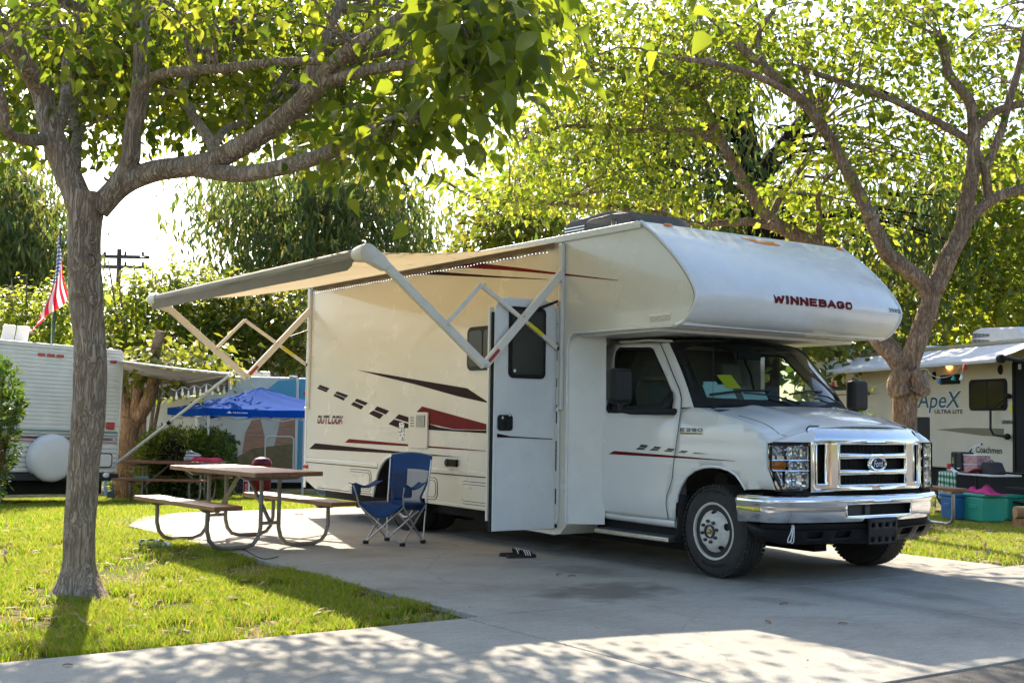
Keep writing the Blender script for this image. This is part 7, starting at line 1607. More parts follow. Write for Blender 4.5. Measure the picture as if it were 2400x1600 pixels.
# ================================================================== TREES AND PLANTS
def bark(name, c0, c1, scale=9.0, st=(1, 1, 0.22), bump=1.0):
    m = bpy.data.materials.new(name); m.use_nodes = True; t, nd, lk = nodes(m); b = nd['Principled BSDF']; MAT[name] = m
    tc = N(t, 'ShaderNodeTexCoord'); mp = N(t, 'ShaderNodeMapping'); mp.inputs['Scale'].default_value = st; lk.new(tc.outputs['Object'], mp.inputs[0])
    nw = N(t, 'ShaderNodeTexNoise'); nw.inputs['Scale'].default_value = 2.4; nw.inputs['Detail'].default_value = 3; lk.new(tc.outputs['Object'], nw.inputs['Vector'])
    mxv = N(t, 'ShaderNodeMixRGB'); mxv.inputs[0].default_value = 0.10; lk.new(mp.outputs[0], mxv.inputs[1]); lk.new(nw.outputs['Color'], mxv.inputs[2])
    def ridge(sc, det):
        v = N(t, 'ShaderNodeTexNoise'); v.inputs['Scale'].default_value = sc; v.inputs['Detail'].default_value = det; v.inputs['Roughness'].default_value = 0.55; lk.new(mxv.outputs[0], v.inputs['Vector'])
        s_ = N(t, 'ShaderNodeMath', operation='SUBTRACT'); s_.inputs[1].default_value = 0.5; lk.new(v.outputs['Fac'], s_.inputs[0]); a_ = N(t, 'ShaderNodeMath', operation='ABSOLUTE'); lk.new(s_.outputs[0], a_.inputs[0]); return a_.outputs[0]
    ra, rb_ = ridge(scale*2.6, 2.5), ridge(scale*6.5, 2.0)
    mn = N(t, 'ShaderNodeMath', operation='MINIMUM'); mb2 = N(t, 'ShaderNodeMath', operation='MULTIPLY'); mb2.inputs[1].default_value = 1.7; lk.new(rb_, mb2.inputs[0]); lk.new(ra, mn.inputs[0]); lk.new(mb2.outputs[0], mn.inputs[1])
    n = N(t, 'ShaderNodeTexNoise'); n.inputs['Scale'].default_value = 5.0; n.inputs['Detail'].default_value = 9; n.inputs['Roughness'].default_value = 0.7; lk.new(tc.outputs['Object'], n.inputs['Vector'])
    r = ramp(t, [(0.30, c0), (0.5, tuple((a+b_)/2 for a, b_ in zip(c0, c1))), (0.70, c1)], n.outputs['Fac'])
    cr_ = ramp(t, [(0.0, (0.42, 0.38, 0.35)), (0.05, (0.9, 0.9, 0.9)), (0.16, (1.08, 1.08, 1.08))], mn.outputs[0])
    mx = N(t, 'ShaderNodeMixRGB', blend_type='MULTIPLY'); mx.inputs[0].default_value = 0.85; lk.new(r.outputs[0], mx.inputs[1]); lk.new(cr_.outputs[0], mx.inputs[2]); lk.new(mx.outputs[0], b.inputs['Base Color'])
    b.inputs['Roughness'].default_value = 0.92; b.inputs['Specular IOR Level'].default_value = 0.15
    mm = N(t, 'ShaderNodeMath', operation='MINIMUM'); mm.inputs[1].default_value = 0.12; lk.new(mn.outputs[0], mm.inputs[0])
    ms_ = N(t, 'ShaderNodeMath', operation='MULTIPLY_ADD'); ms_.inputs[1].default_value = 7; lk.new(mm.outputs[0], ms_.inputs[0]); lk.new(n.outputs['Fac'], ms_.inputs[2])
    bp = N(t, 'ShaderNodeBump'); bp.inputs['Strength'].default_value = bump; bp.inputs['Distance'].default_value = 0.02; lk.new(ms_.outputs[0], bp.inputs['Height']); lk.new(bp.outputs[0], b.inputs['Normal'])
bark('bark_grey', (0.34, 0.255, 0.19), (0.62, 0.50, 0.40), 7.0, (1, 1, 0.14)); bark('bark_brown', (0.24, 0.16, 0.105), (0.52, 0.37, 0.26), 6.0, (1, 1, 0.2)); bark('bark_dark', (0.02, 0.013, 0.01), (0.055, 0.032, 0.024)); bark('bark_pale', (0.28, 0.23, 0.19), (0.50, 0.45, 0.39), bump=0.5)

rng = np.random.default_rng(17)
LEAF8 = (np.array([(0, 0, 0), (-0.20, 0.05, 0.03), (0.20, 0.05, 0.03), (-0.38, 0.28, 0.07), (0.38, 0.28, 0.07), (0, 0.32, 0.0), (-0.26, 0.62, 0.03), (0.26, 0.62, 0.03), (0, 0.66, -0.06), (0, 1.05, -0.20)], float),
         np.array([(0, 2, 5), (2, 4, 5), (4, 7, 8), (5, 4, 8), (7, 9, 8), (0, 5, 1), (1, 5, 3), (3, 8, 6), (5, 8, 3), (6, 8, 9)]))
LEAF4 = (np.array([(0, 0, 0), (-0.34, 0.40, 0.06), (0.34, 0.40, 0.06), (0, 0.45, -0.02), (0, 1.0, -0.14)], float), np.array([(0, 2, 3), (2, 4, 3), (0, 3, 1), (1, 3, 4)]))
LEAFN = (np.array([(0, 0, 0), (-0.13, 0.4, 0.02), (0.13, 0.4, 0.02), (0, 1.0, -0.08)], float), np.array([(0, 2, 1), (1, 2, 3)]))
LEAFO = (np.array([(0, 0, 0), (-0.17, 0.35, 0.03), (0.17, 0.35, 0.03), (-0.16, 0.7, 0.03), (0.16, 0.7, 0.03), (0, 1.0, 0.0)], float), np.array([(0, 2, 1), (1, 2, 4), (1, 4, 3), (3, 4, 5)]))
def unit(v): return v/np.maximum(np.linalg.norm(v, axis=-1, keepdims=True), 1e-9)
def leaf_basis(pos, direc, up_bias, size):
    n = len(pos); d = unit(direc); nr = unit(rng.normal(0, 1, (n, 3))*(1-up_bias)+np.array([0, 0, 1.0])*up_bias*1.5)
    nr = unit(nr-d*np.sum(nr*d, 1, keepdims=True)); s = np.cross(d, nr); return pos, d, nr, s, size
def leaves_mesh(name, tmpl, B):
    pos, d, nr, s, size = B; T, F_ = tmpl; n = len(pos)
    cz = rng.uniform(-0.6, 2.6, n)[:, None, None]; cw = rng.uniform(0.72, 1.15, n)[:, None, None]; tw_ = rng.normal(0, 0.16, n)[:, None, None]
    tx, ty, tz = T[None, :, 0, None], T[None, :, 1, None], T[None, :, 2, None]
    V = pos[:, None, :]+size[:, None, None]*((tx*cw+tw_*ty*ty)*s[:, None, :]+ty*d[:, None, :]+(tz*cz-0.10*cz*ty*ty)*nr[:, None, :])
    F2 = (np.arange(n)[:, None, None]*len(T)+F_[None]).reshape(-1, 3)
    return arr_mesh(name, V.reshape(-1, 3), F2)
def limb_mesh(limbs, n=10, rough=0.0, seed=0.0):
    mb = MB()
    for pts, r0, r1 in limbs:
        P_ = smooth_path(pts, 6); m = len(P_); rr_ = [r0+(r1-r0)*i/(m-1) for i in range(m)]; o = len(mb.v)
        mb.tube(P_, rr_, n)
    if rough:
        for i, p in enumerate(mb.v):
            q = Vector(p); k = mnoise.noise(q*3.1+Vector((seed, 0, 0)))*0.6+mnoise.noise(q*9.0)*0.3; w = Vector((mnoise.noise(q*4+Vector((5, 1, 2))), mnoise.noise(q*4+Vector((1, 7, 3))), 0))
            mb.v[i] = tuple(q+w*rough*(0.6+k))
    return mb
def limb_points(limbs, lo=0.3):
    L = []
    for pts, r0, r1 in limbs:
        P_ = smooth_path(pts, 6); k = int(len(P_)*lo); L += P_[k:]
    return np.array(L)
def twigs(centers, anchors, r=0.009, maxlen=2.2, n=5):
    mb = MB()
    for c in centers:
        d = np.linalg.norm(anchors-c, axis=1); j = np.argmin(d+0.6*np.maximum(0, anchors[:, 2]-c[2]))
        a = anchors[j]
        if d[j] > maxlen or d[j] < 0.05: continue
        m_ = (a+c)/2+np.array([0, 0, 0.12*d[j]])+rng.normal(0, 0.05*d[j], 3)
        mb.tube(smooth_path([a, m_, c], 3), [r*1.7, r*1.6, r*1.5, r*1.3, r*1.1, r*0.8, r*0.5], n, caps=False)
    return mb
def cluster_leaves(centers, per, spread, size, droop=0.45, up=0.55, szvar=0.45, flat=0.6, outward=None):
    n = len(centers)*per; c = np.repeat(centers, per, 0); o = rng.normal(0, 1, (n, 3))*np.array([spread, spread, spread*flat]); p = c+o
    d = unit(o+1e-6)*0.8+rng.normal(0, 0.5, (n, 3)); d[:, 2] = d[:, 2]*0.5-droop
    return leaf_basis(p, d, up, size*rng.uniform(1-szvar, 1+szvar, n))
def join_b(*Bs): return tuple(np.concatenate(x) for x in zip(*Bs))
def in_poly_px(poly, n, d0, d1, pad=1):
    xs = [p[0] for p in poly]; ys = [p[1] for p in poly]; out = []
    while len(out) < n:
        x, y = rng.uniform(min(xs), max(xs)), rng.uniform(min(ys), max(ys))
        if inside(poly, x, y): out.append(at(x, y, rng.uniform(d0, d1)))
    return np.array(out)
def picked_leaves(crown, tmpl, B, mat, count, name='leaf'):
    # the leaves that show largest become objects of their own (shared mesh), the rest stay in the crown
    pos, d, nr, s, size = B; q = proj(pos); vis = (q[2] > 1) & (q[0] > 0) & (q[0] < 2400) & (q[1] > 0) & (q[1] < 1600)
    sc = np.where(vis, size/np.maximum(q[2], 0.1), 0); order = np.argsort(-sc)[:count]
    me = arr_mesh(name, tmpl[0], tmpl[1]); me.materials.append(MAT[mat]); me.polygons.foreach_set('use_smooth', [True]*len(me.polygons))
    for i in order:
        o = bpy.data.objects.new(name, me); COL.objects.link(o); o.parent = crown
        o.matrix_local = Matrix(((s[i][0]*size[i], d[i][0]*size[i], nr[i][0]*size[i], pos[i][0]), (s[i][1]*size[i], d[i][1]*size[i], nr[i][1]*size[i], pos[i][1]), (s[i][2]*size[i], d[i][2]*size[i], nr[i][2]*size[i], pos[i][2]), (0, 0, 0, 1)))
    keep = np.ones(len(pos), bool); keep[order] = False
    return tuple(x[keep] for x in B)
def make_tree(name, label, base, limbs, B, tmpl, leafmat, barkmat, tw=None, n=10, rough=0.0, group=None, pick=0, cat='tree'):
    T = thing(name, label, cat, (base[0], base[1], base[2]), group)
    P(T, limb_mesh(limbs, n, rough), 'trunk', barkmat, smooth=70)
    if tw is not None and len(tw.v): o = tw.build('twigs', barkmat, smooth=70); attach(o, T); o['kind'] = 'stuff'
    if pick:
        cr_ = bpy.data.objects.new('crown', None); COL.objects.link(cr_); attach(cr_, T)
        B = picked_leaves(cr_, tmpl, B, leafmat, pick)
        o = link('foliage', leaves_mesh('foliage', tmpl, B), leafmat, smooth=0); o.parent = cr_; o['kind'] = 'stuff'
    else:
        o = link('crown', leaves_mesh('crown', tmpl, B), leafmat, smooth=0); attach(o, T); o['kind'] = 'stuff'
    return T
def q2(L, D):      # (px, py[, depth]) read at 2352 px width
    return [at(p[0]/0.98, p[1]/0.98, p[2] if len(p) > 2 else D) for p in L]

# ---- big mulberry on the left lawn
D0 = 8.5
tb = gnd(190, 1388)
trunk = [(tb[0]+0.0, tb[1], -0.06)] + q2([(182, 1300), (183, 1200), (194, 1050), (207, 900), (206, 780), (195, 660), (192, 560), (200, 480), (205, 440)], D0)
base_r = 0.145
limbsL = [(trunk, 0.106, 0.116),
 (q2([(198, 500), (168, 430), (135, 350), (112, 285), (92, 205), (45, 130, 8.2), (0, 55, 8.0), (-70, -60, 7.8)], D0), 0.115, 0.055),
 (q2([(120, 320), (150, 250, 8.7), (156, 140, 8.9), (186, 40, 9.1), (195, -70, 9.3)], D0), 0.055, 0.035),
 (q2([(110, 320), (60, 322, 8.2), (18, 300, 8.0), (4, 230, 7.9), (-20, 120, 7.8)], D0), 0.05, 0.028),
 (q2([(215, 480), (265, 430), (296, 375), (305, 300), (322, 215), (326, 110), (318, 0), (310, -120, 8.3)], D0), 0.085, 0.06),
 (q2([(322, 205), (370, 170, 8.3), (500, 158, 8.0), (650, 142, 7.8), (780, 140, 7.6), (900, 120, 7.5)], D0), 0.045, 0.022),
 (q2([(318, 60), (240, 35, 8.2), (140, 0, 7.9), (60, -50, 7.7)], D0), 0.04, 0.025), (q2([(326, 60), (370, 10, 8.7), (420, -50, 8.9)], D0), 0.04, 0.025),
 (q2([(225, 480), (280, 425), (350, 395), (480, 372, 8.3), (590, 315, 8.1), (680, 245, 7.9), (740, 180, 7.7), (800, 120, 7.5), (930, 40, 7.2), (1020, -30, 7.0)], D0), 0.098, 0.05),
 (q2([(688, 245, 7.9), (718, 150, 7.9), (755, 70, 8.0), (790, -10, 8.1)], D0), 0.05, 0.035),
 (q2([(735, 195, 7.7), (830, 165, 7.4), (950, 150, 7.0), (1060, 165, 6.7), (1130, 200, 6.5)], D0), 0.045, 0.02),
 (q2([(440, 385, 8.4), (560, 400, 8.1), (700, 370, 7.8), (800, 330, 7.5), (890, 285, 7.2), (960, 270, 7.0)], D0), 0.07, 0.04),
 (q2([(495, 370, 8.3), (480, 320, 8.5), (440, 260, 8.8), (420, 215, 9.0), (450, 150, 9.3)], D0), 0.05, 0.03), (q2([(490, 330, 8.5), (530, 290, 8.8), (600, 280, 9.2)], D0), 0.035, 0.02),
 (q2([(172, 380), (175, 300, 9.0), (170, 250, 9.4), (200, 180, 10.0)], D0), 0.05, 0.03)]
limbsL = [limbsL[0]]+[(a_l, b_l*0.86, c_l*0.86) for a_l, b_l, c_l in limbsL[1:]]
# crown volume: drooping fringe over the frame and the full dome above it
polyA = [(-60, 330), (90, 350), (160, 300), (300, 330), (420, 260), (560, 330), (800, 290), (930, 310), (1020, 280), (1080, 200), (1200, 120), (1210, -20), (-60, -20)]
cD = in_poly_px([(x/0.98, y/0.98) for x, y in [(540, 420), (640, 400), (780, 420), (850, 440), (800, 460), (620, 440)]], 22, 8.0, 9.2)
cA = np.concatenate([in_poly_px([(x/0.98, y/0.98) for x, y in polyA], 400, 8.9, 12.4), in_poly_px([(x/0.98, y/0.98) for x, y in [(-60, 90), (1100, 90), (1150, -30), (-60, -30)]], 24, 7.0, 8.2)])
polyB = [(800, 330), (790, 380), (850, 400), (900, 330), (960, 330), (1030, 300), (1120, 230), (1040, 210), (900, 270)]
cB = in_poly_px([(x/0.98, y/0.98) for x, y in polyB], 24, 6.9, 8.0)
polyC = [(1000, -20), (1200, -20), (1215, 90), (1150, 190), (1090, 210), (1030, 120)]
cC = in_poly_px([(x/0.98, y/0.98) for x, y in polyC], 34, 6.2, 7.2)
top = []
tcx, tcy = tb[0]+0.9, tb[1]+0.4
while len(top) < 210:
    a, r_, z = rng.uniform(0, 2*math.pi), 4.3*math.sqrt(rng.uniform(0, 1)), rng.uniform(4.6, 6.4)
    if z > 6.6-1.9*(r_/4.3)**2: continue
    x, y = tcx+r_*math.cos(a), tcy+r_*math.sin(a)
    if math.hypot(x-CAM[0], y-CAM[1]) < 2.5: continue
    q = proj(np.array([[x, y, z]]))
    if q[2][0] > 0.5 and q[1][0] > -30 and q[0][0] > -50 and q[0][0] < 2450 and q[2][0] < 6.4: continue
    top.append((x, y, z))
cT = np.array(top)
BL_ = join_b(cluster_leaves(cA, 34, 0.28, 0.078, 0.6), cluster_leaves(cB, 20, 0.17, 0.095, 0.8), cluster_leaves(cC, 14, 0.18, 0.125, 0.75), cluster_leaves(cT, 10, 0.30, 0.155, 0.45))
anch = limb_points(limbsL, 0.35)
twL = twigs(np.concatenate([cA, cB, cC]), anch, 0.007, 2.4)
make_tree('mulberry_tree', 'big mulberry with a thick furrowed grey trunk on the left lawn', (tb[0], tb[1], -0.02), limbsL, BL_, LEAF8, 'mulberry_leaf', 'bark_grey', twL, n=28, rough=0.016, pick=300)
TLm = [o for o in bpy.data.objects if o.name.startswith('mulberry_tree')][0]
# root flare
rf = MB()
def flare(u, v):
    a = 2*math.pi*u; k = 0.100+0.125*(1-v)**2.6*(1+0.35*math.sin(3*a+0.5)+0.2*math.sin(5*a+1)); z = -0.05+0.42*v
    c = np.array(trunk[0])*(1-v)+np.array(trunk[1])*v*1.0; s_ = 0.42/(trunk[1][2]+0.06)
    cx_ = trunk[0][0]+(trunk[1][0]-trunk[0][0])*v*s_; cy_ = trunk[0][1]+(trunk[1][1]-trunk[0][1])*v*s_
    return (cx_+k*math.cos(a), cy_+k*math.sin(a), z)
P(TLm, MB().grid(flare, 48, 14), 'root_flare', 'bark_grey', smooth=70)

for (px, py, r_, rx) in ((208, 547, 0.030, 0.5), (205, 600, 0.05, 0.35), (182, 480, 0.035, 0.6), (212, 690, 0.045, 0.3)):
    q = np.array(at(px/0.98, py/0.98, D0-0.100)); mb = MB()
    mb.tube([q+np.array(_r2)*math.cos(a)*r_+np.array(_u2)*math.sin(a)*r_*1.1+np.array(_fw)*0.012 for a in np.linspace(0, 2*math.pi, 16, endpoint=False)], 0.010, 8, closed=True); mb.ball(q+np.array(_fw)*0.02, r_*0.9, (1, 1, 1), n=12, m=8)
    mb.v = [tuple(Vector(v_)+Vector((1, 1, 1))*0.008*mnoise.noise(Vector(v_)*30)) for v_ in mb.v]; P(TLm, mb, 'knot', 'bark_grey', smooth=70)
# ---- mulberries behind the motorhome on the right
Dr = 13.4
rb = gnd(2118, 1262); Dr = float(np.dot(rb-CAM, _fw))
limbsR = [([(rb[0], rb[1], -0.1)] + q2([(2085, 1150), (2078, 1000), (2078, 930), (2080, 880), (2088, 830), (2112, 770), (2132, 710), (2145, 655)], Dr), 0.155, 0.10),
 (q2([(2068, 905), (2060, 880), (2078, 850)], Dr-0.1), 0.115, 0.10), (q2([(2100, 900), (2108, 880), (2092, 850)], Dr-0.1), 0.10, 0.085),
 (q2([(2140, 690), (2118, 650), (2075, 610), (2040, 585), (2012, 530), (1985, 470), (1940, 380), (1892, 295), (1835, 225), (1760, 160), (1690, 100)], Dr), 0.10, 0.045),
 (q2([(1900, 305), (1850, 240), (1760, 185, 13.0), (1660, 150, 12.6), (1560, 135, 12.3)], Dr), 0.05, 0.022), (q2([(1760, 160), (1740, 90), (1780, 20)], Dr), 0.04, 0.02),
 (q2([(2145, 665), (2180, 590), (2212, 520), (2222, 450), (2236, 380), (2235, 290), (2225, 230), (2180, 170), (2165, 90)], Dr), 0.11, 0.045),
 (q2([(2212, 520), (2260, 470), (2310, 445), (2380, 425), (2480, 400)], Dr), 0.07, 0.05), (q2([(2270, 460), (2262, 390), (2230, 330), (2160, 285), (2050, 230), (1950, 195), (1820, 150)], Dr), 0.055, 0.03),
 (q2([(2262, 390), (2300, 300), (2325, 210), (2350, 110), (2365, 0)], Dr), 0.05, 0.03), (q2([(2235, 300), (2290, 255), (2370, 235)], Dr), 0.05, 0.04),
 (q2([(2095, 850), (2060, 815), (2030, 795), (1990, 740), (1960, 640)], Dr+0.1), 0.09, 0.06)]
D3 = 15.0
b3 = gnd(2000, 1240)
limbs3 = [(q2([(2085, 860, Dr), (2055, 815, Dr+0.1), (2015, 770, Dr+0.4), (1985, 700, 14.4), (1945, 615), (1870, 560), (1800, 525), (1755, 490), (1710, 420), (1670, 350), (1640, 290), (1600, 200)], D3), 0.13, 0.05),
 (q2([(1830, 540), (1740, 512), (1660, 512), (1600, 515), (1520, 490)], D3), 0.06, 0.025), (q2([(1770, 505), (1800, 440), (1850, 370), (1880, 290)], D3), 0.05, 0.02), (q2([(1880, 570), (1882, 500), (1880, 440), (1920, 390)], D3), 0.045, 0.02),
 (q2([(1660, 330), (1580, 300), (1450, 300), (1300, 290), (1200, 320)], D3-0.6), 0.045, 0.015), (q2([(1540, 500), (1440, 480), (1300, 470), (1200, 460), (1100, 460), (1000, 400)], D3-0.6), 0.05, 0.014), (q2([(1600, 200), (1500, 165), (1380, 160), (1300, 190)], D3-0.5), 0.04, 0.015)]
pR1 = [(1250, 0), (2400, 0), (2400, 330), (2250, 420), (2050, 400), (1900, 470), (1700, 330), (1500, 260), (1400, 180), (1260, 220)]
cR1 = in_poly_px([(x/0.98, y/0.98) for x, y in pR1], 430, Dr-0.4, Dr+3.8)
cR1b = in_poly_px([(x/0.98, y/0.98) for x, y in [(1700, -260), (2600, -260), (2700, 200), (2420, 200), (2380, -10), (1500, -10)]], 120, Dr-1.5, Dr+3)
pR2 = [(930, 395), (1080, 400), (1130, 350), (1200, 250), (1480, 250), (1700, 330), (1850, 520), (1600, 505), (1480, 490), (1300, 500), (1110, 470), (1080, 425), (950, 425)]
cR2 = in_poly_px([(x/0.98, y/0.98) for x, y in pR2], 180, 13.2, 16.5)
cR2b = in_poly_px([(x/0.98, y/0.98) for x, y in [(1180, 10), (1700, 0), (1700, 330), (1300, 260), (1180, 260)]], 140, 13.0, 16.5)
cR3 = in_poly_px([(x/0.98, y/0.98) for x, y in [(1640, 300), (1900, 420), (2050, 560), (1900, 560), (1750, 500)]], 70, 14.5, 17)
def clear_view(c, poly, keep=0.06):
    q = proj(c); return np.array([c_ for c_, x_, y_ in zip(c, q[0], q[1]) if not inside(poly, x_*0.98, y_*0.98) or rng.uniform() < keep])
gap = [(1610, 270), (1700, 180), (1840, 195), (1910, 260), (1835, 340), (1815, 540), (1640, 540)]
cR1, cR2, cR2b, cR3 = (clear_view(c_, gap) for c_ in (cR1, cR2, cR2b, cR3))
B_R = join_b(cluster_leaves(cR1, 24, 0.34, 0.10, 0.45, flat=0.35), cluster_leaves(cR1b, 14, 0.36, 0.12, 0.45))
B_3 = join_b(cluster_leaves(cR2, 26, 0.30, 0.09, 0.45, flat=0.35), cluster_leaves(cR2b, 24, 0.32, 0.09, 0.45, flat=0.35), cluster_leaves(cR3, 20, 0.28, 0.095, 0.45, flat=0.35))
limbsR = [l for l in limbsR if l is not limbsR[-1]]
TT = make_tree('mulberry_tree', 'spreading mulberry with a knobbly pollarded trunk arching over the motorhome from behind', (rb[0], rb[1], terrain(rb[0], rb[1])), limbsR+limbs3, B_R, LEAF4, 'mulberry_leaf', 'bark_brown', twigs(np.concatenate([cR1[::2], cR2[::2], cR2b[::3]]), limb_points(limbsR+limbs3, 0.4), 0.007, 2.6), n=16, rough=0.02, pick=300)
crn = [o for o in TT.children if o.name.startswith('crown')][0]
o = link('foliage', leaves_mesh('foliage', LEAF4, B_3), 'bright_leaf', smooth=0); o.parent = crn; o['kind'] = 'stuff'
# knots on the pollarded trunk
for (px, py, r_) in ((2060, 886, 0.085), (2066, 868, 0.07), (2118, 872, 0.06), (2120, 890, 0.075), (2110, 905, 0.05), (1998, 490, 0.06), (2008, 510, 0.055)):
    q = at(px/0.98, py/0.98, Dr-0.08)
    mb = MB().ball(q, r_, (1, 1, 1.35), n=22, m=16); mb.v = [tuple(Vector(p)+(Vector(p)-Vector(q)).normalized()*0.035*mnoise.noise(Vector(p)*17)) for p in mb.v]; P(TT, mb, 'burl', 'bark_grey', smooth=70)

# ---- row of bushy mulberries behind the trailers
def bushy(label, px, D, pxh, nlev, poly, n, per, size, mat='bright_leaf'):
    b_ = at(px, 1000, D); zb_ = terrain(b_[0], b_[1]); limbs = []
    for k in range(6):
        a = at(px+rng.uniform(-90, 90), pxh+rng.uniform(0, 120), D+rng.uniform(-1, 1)); limbs.append(([(b_[0], b_[1], zb_-0.1), (b_[0]*0.85+a[0]*0.15, b_[1]*0.85+a[1]*0.15, zb_+0.9), tuple(a)], 0.11, 0.02))
    c = in_poly_px(poly, n, D-1.6, D+1.6)
    # upright leader shoots with leaves laid along them
    return b_, zb_, limbs, c
hpoly = [(160, 830), (0, 830), (-40, 650), (60, 640), (120, 600), (250, 610), (300, 640), (160, 700)]
for (lb, px, D, pxh, poly, n) in (('leafy bright mulberry behind the flag and the white trailer', 60, 37, 640, [(-60, 880), (-60, 710), (30, 710), (110, 690), (240, 700), (270, 880)], 190),
                                  ('tall bushy mulberry with yellow-green shoots behind the trailer awning', 340, 36, 600, [(230, 900), (235, 690), (290, 670), (380, 640), (450, 650), (520, 670), (520, 900), (380, 860)], 330),
                                  ('dense dark mulberry between the awning arms and the blue canopy', 620, 35.5, 640, [(470, 910), (480, 680), (560, 690), (730, 690), (735, 860), (640, 850), (590, 900)], 280)):
    b_, zb_, limbs, c = bushy(lb, px, D, pxh, 3, poly, n, 18, 0.2)
    ctop = c[np.argsort(-c[:, 2])[:60]]
    sh = []; d_ = []
    mbt = MB()
    for q in ctop:
        h = rng.uniform(0.3, 0.9); dv_ = np.array([rng.normal(0, 0.12), rng.normal(0, 0.12), 1.0])
        mbt.tube([q, q+dv_*h*0.5, q+dv_*h], [0.012, 0.009, 0.004], 5, caps=False)
        for i in range(13):
            a = i*2.4; sh.append(q+dv_*h*(i/12)); d_.append((math.cos(a), math.sin(a), 0.05))
    Bs = leaf_basis(np.array(sh), np.array(d_), 0.8, 0.21*rng.uniform(0.7, 1.2, len(sh)))
    make_tree('bushy_tree', lb, (b_[0], b_[1], zb_), limbs, join_b(cluster_leaves(c, 17, 0.42, 0.20, 0.35, 0.7), Bs), LEAF4, 'bright_leaf' if px != 620 else 'mid_leaf', 'bark_brown', mbt, n=8, group='bushy mulberries behind the camp')
# brown forked trunk right of the trailer
fb = gnd(300, 1110); Df = 25.0
fl_ = [([(*at(298, 1085, Df)[:2], terrain(*at(298, 1085, Df)[:2])-0.1)]+[tuple(p) for p in q2([(292, 1040), (293, 1000), (300, 960)], Df)], 0.27, 0.20),
       (q2([(298, 970), (285, 930), (272, 880), (262, 830)], Df), 0.16, 0.10), (q2([(300, 970), (312, 930), (318, 890), (335, 840)], Df), 0.13, 0.08), (q2([(305, 975), (335, 930), (350, 890), (352, 830), (370, 760)], Df), 0.16, 0.10)]
cf = in_poly_px([(270, 880), (300, 830), (480, 830), (520, 880), (440, 890), (400, 870)], 70, 24, 27.0)
make_tree('forked_tree', 'brown tree forking low into three stems behind the trailer awning', (*at(298, 1085, Df)[:2], terrain(*at(298, 1085, Df)[:2])), fl_, cluster_leaves(cf, 16, 0.4, 0.18, 0.4), LEAF4, 'mid_leaf', 'bark_brown', n=12, rough=0.02)
cy2 = in_poly_px([(270, 1000), (275, 900), (330, 890), (470, 890), (500, 960), (360, 960)], 110, 40, 46)
b_ = at(400, 1010, 44)
make_tree('autumn_tree', 'yellow-leaved tree far behind under the trailer awning', (b_[0], b_[1], -0.85), [([(b_[0], b_[1], -1), (b_[0]+0.3, b_[1], 1.5), (b_[0], b_[1]+0.2, 3.2)], 0.2, 0.06)], cluster_leaves(cy2, 18, 0.55, 0.25, 0.3), LEAF4, 'bright_leaf', 'bark_brown', n=8)

# ---- tall eucalyptus in the distance
def eucalypt(label, D, trunk_px, polys, n, per, leaf=0.34, mat='euc_leaf', bk='bark_pale', r0=0.45, spread=0.55, hang=1.0, dd=3.5, group='eucalyptus trees in the distance'):
    limbs = []
    for L, ra, rb_ in trunk_px: limbs.append((q2(L, D), ra, rb_))
    b_ = limbs[0][0][0]; g_ = np.array([b_[0], b_[1], -1.0]); limbs[0] = ([tuple(g_)]+list(limbs[0][0]), r0, limbs[0][2])
    c = np.concatenate([in_poly_px([(x/0.98, y/0.98) for x, y in pl], int(n*w), D-dd, D+dd) for pl, w in polys])
    m_ = len(c)*per; cc_ = np.repeat(c, per, 0); o = rng.normal(0, 1, (m_, 3))*np.array([spread, spread, spread*0.7])
    o[:, 2] -= np.abs(rng.normal(0, spread*hang, m_)); d = rng.normal(0, 0.35, (m_, 3)); d[:, 2] -= 1.0
    B = leaf_basis(cc_+o, d, 0.1, leaf*rng.uniform(0.6, 1.3, m_))
    return make_tree('eucalyptus_tree', label, (b_[0], b_[1], -0.85), limbs, B, LEAFN, mat, bk, twigs(c[::3], limb_points(limbs, 0.3), 0.03, 9.0, 4), n=10, group=group)
eucalypt('weeping eucalyptus with pale trunks above the awning roller', 46, [([(700, 820), (700, 700), (712, 560), (700, 430), (690, 330), (680, 200)], 0.45, 0.22), ([(712, 560), (735, 450), (740, 330)], 0.25, 0.15), ([(705, 640), (640, 520), (600, 460)], 0.16, 0.06)],
         [([(460, 470), (520, 400), (640, 380), (900, 370), (980, 440), (1010, 520), (960, 580), (850, 600), (700, 600), (560, 640), (500, 560), (560, 520)], 0.8), ([(560, 600), (560, 660), (640, 640), (640, 580)], 0.06), ([(480, 480), (470, 430), (600, 300), (900, 300), (900, 400)], 0.14)], 400, 28, 0.46, spread=0.8)
eucalypt('rounded grey-green eucalyptus at the left edge behind the trunk', 50, [([(60, 820), (70, 700), (60, 560), (70, 450)], 0.5, 0.25)],
         [([(-40, 330), (20, 340), (80, 390), (150, 480), (160, 640), (90, 660), (-40, 680)], 1.0)], 270, 30, 0.5, spread=0.8)
eucalypt('drooping eucalyptus with a dark split trunk behind the motorhome roof', 30, [([(1745, 640), (1740, 560), (1730, 480), (1720, 380), (1705, 280), (1700, 180), (1720, 60)], 0.42, 0.20), ([(1735, 420), (1790, 350), (1850, 270), (1900, 200)], 0.28, 0.12), ([(1715, 260), (1660, 210), (1600, 190)], 0.16, 0.08)],
         [([(1180, 260), (1480, 180), (1560, 230), (1540, 430), (1400, 440), (1330, 300), (1210, 420)], 0.45), ([(1560, 100), (1700, 60), (1800, 300), (1700, 500), (1600, 450)], 0.25), ([(1900, 380), (2200, 300), (2200, 560), (2120, 700), (2040, 560)], 0.30)], 300, 30, 0.34, r0=0.5, bk='bark_dark', spread=0.5, hang=1.4, dd=2.0)
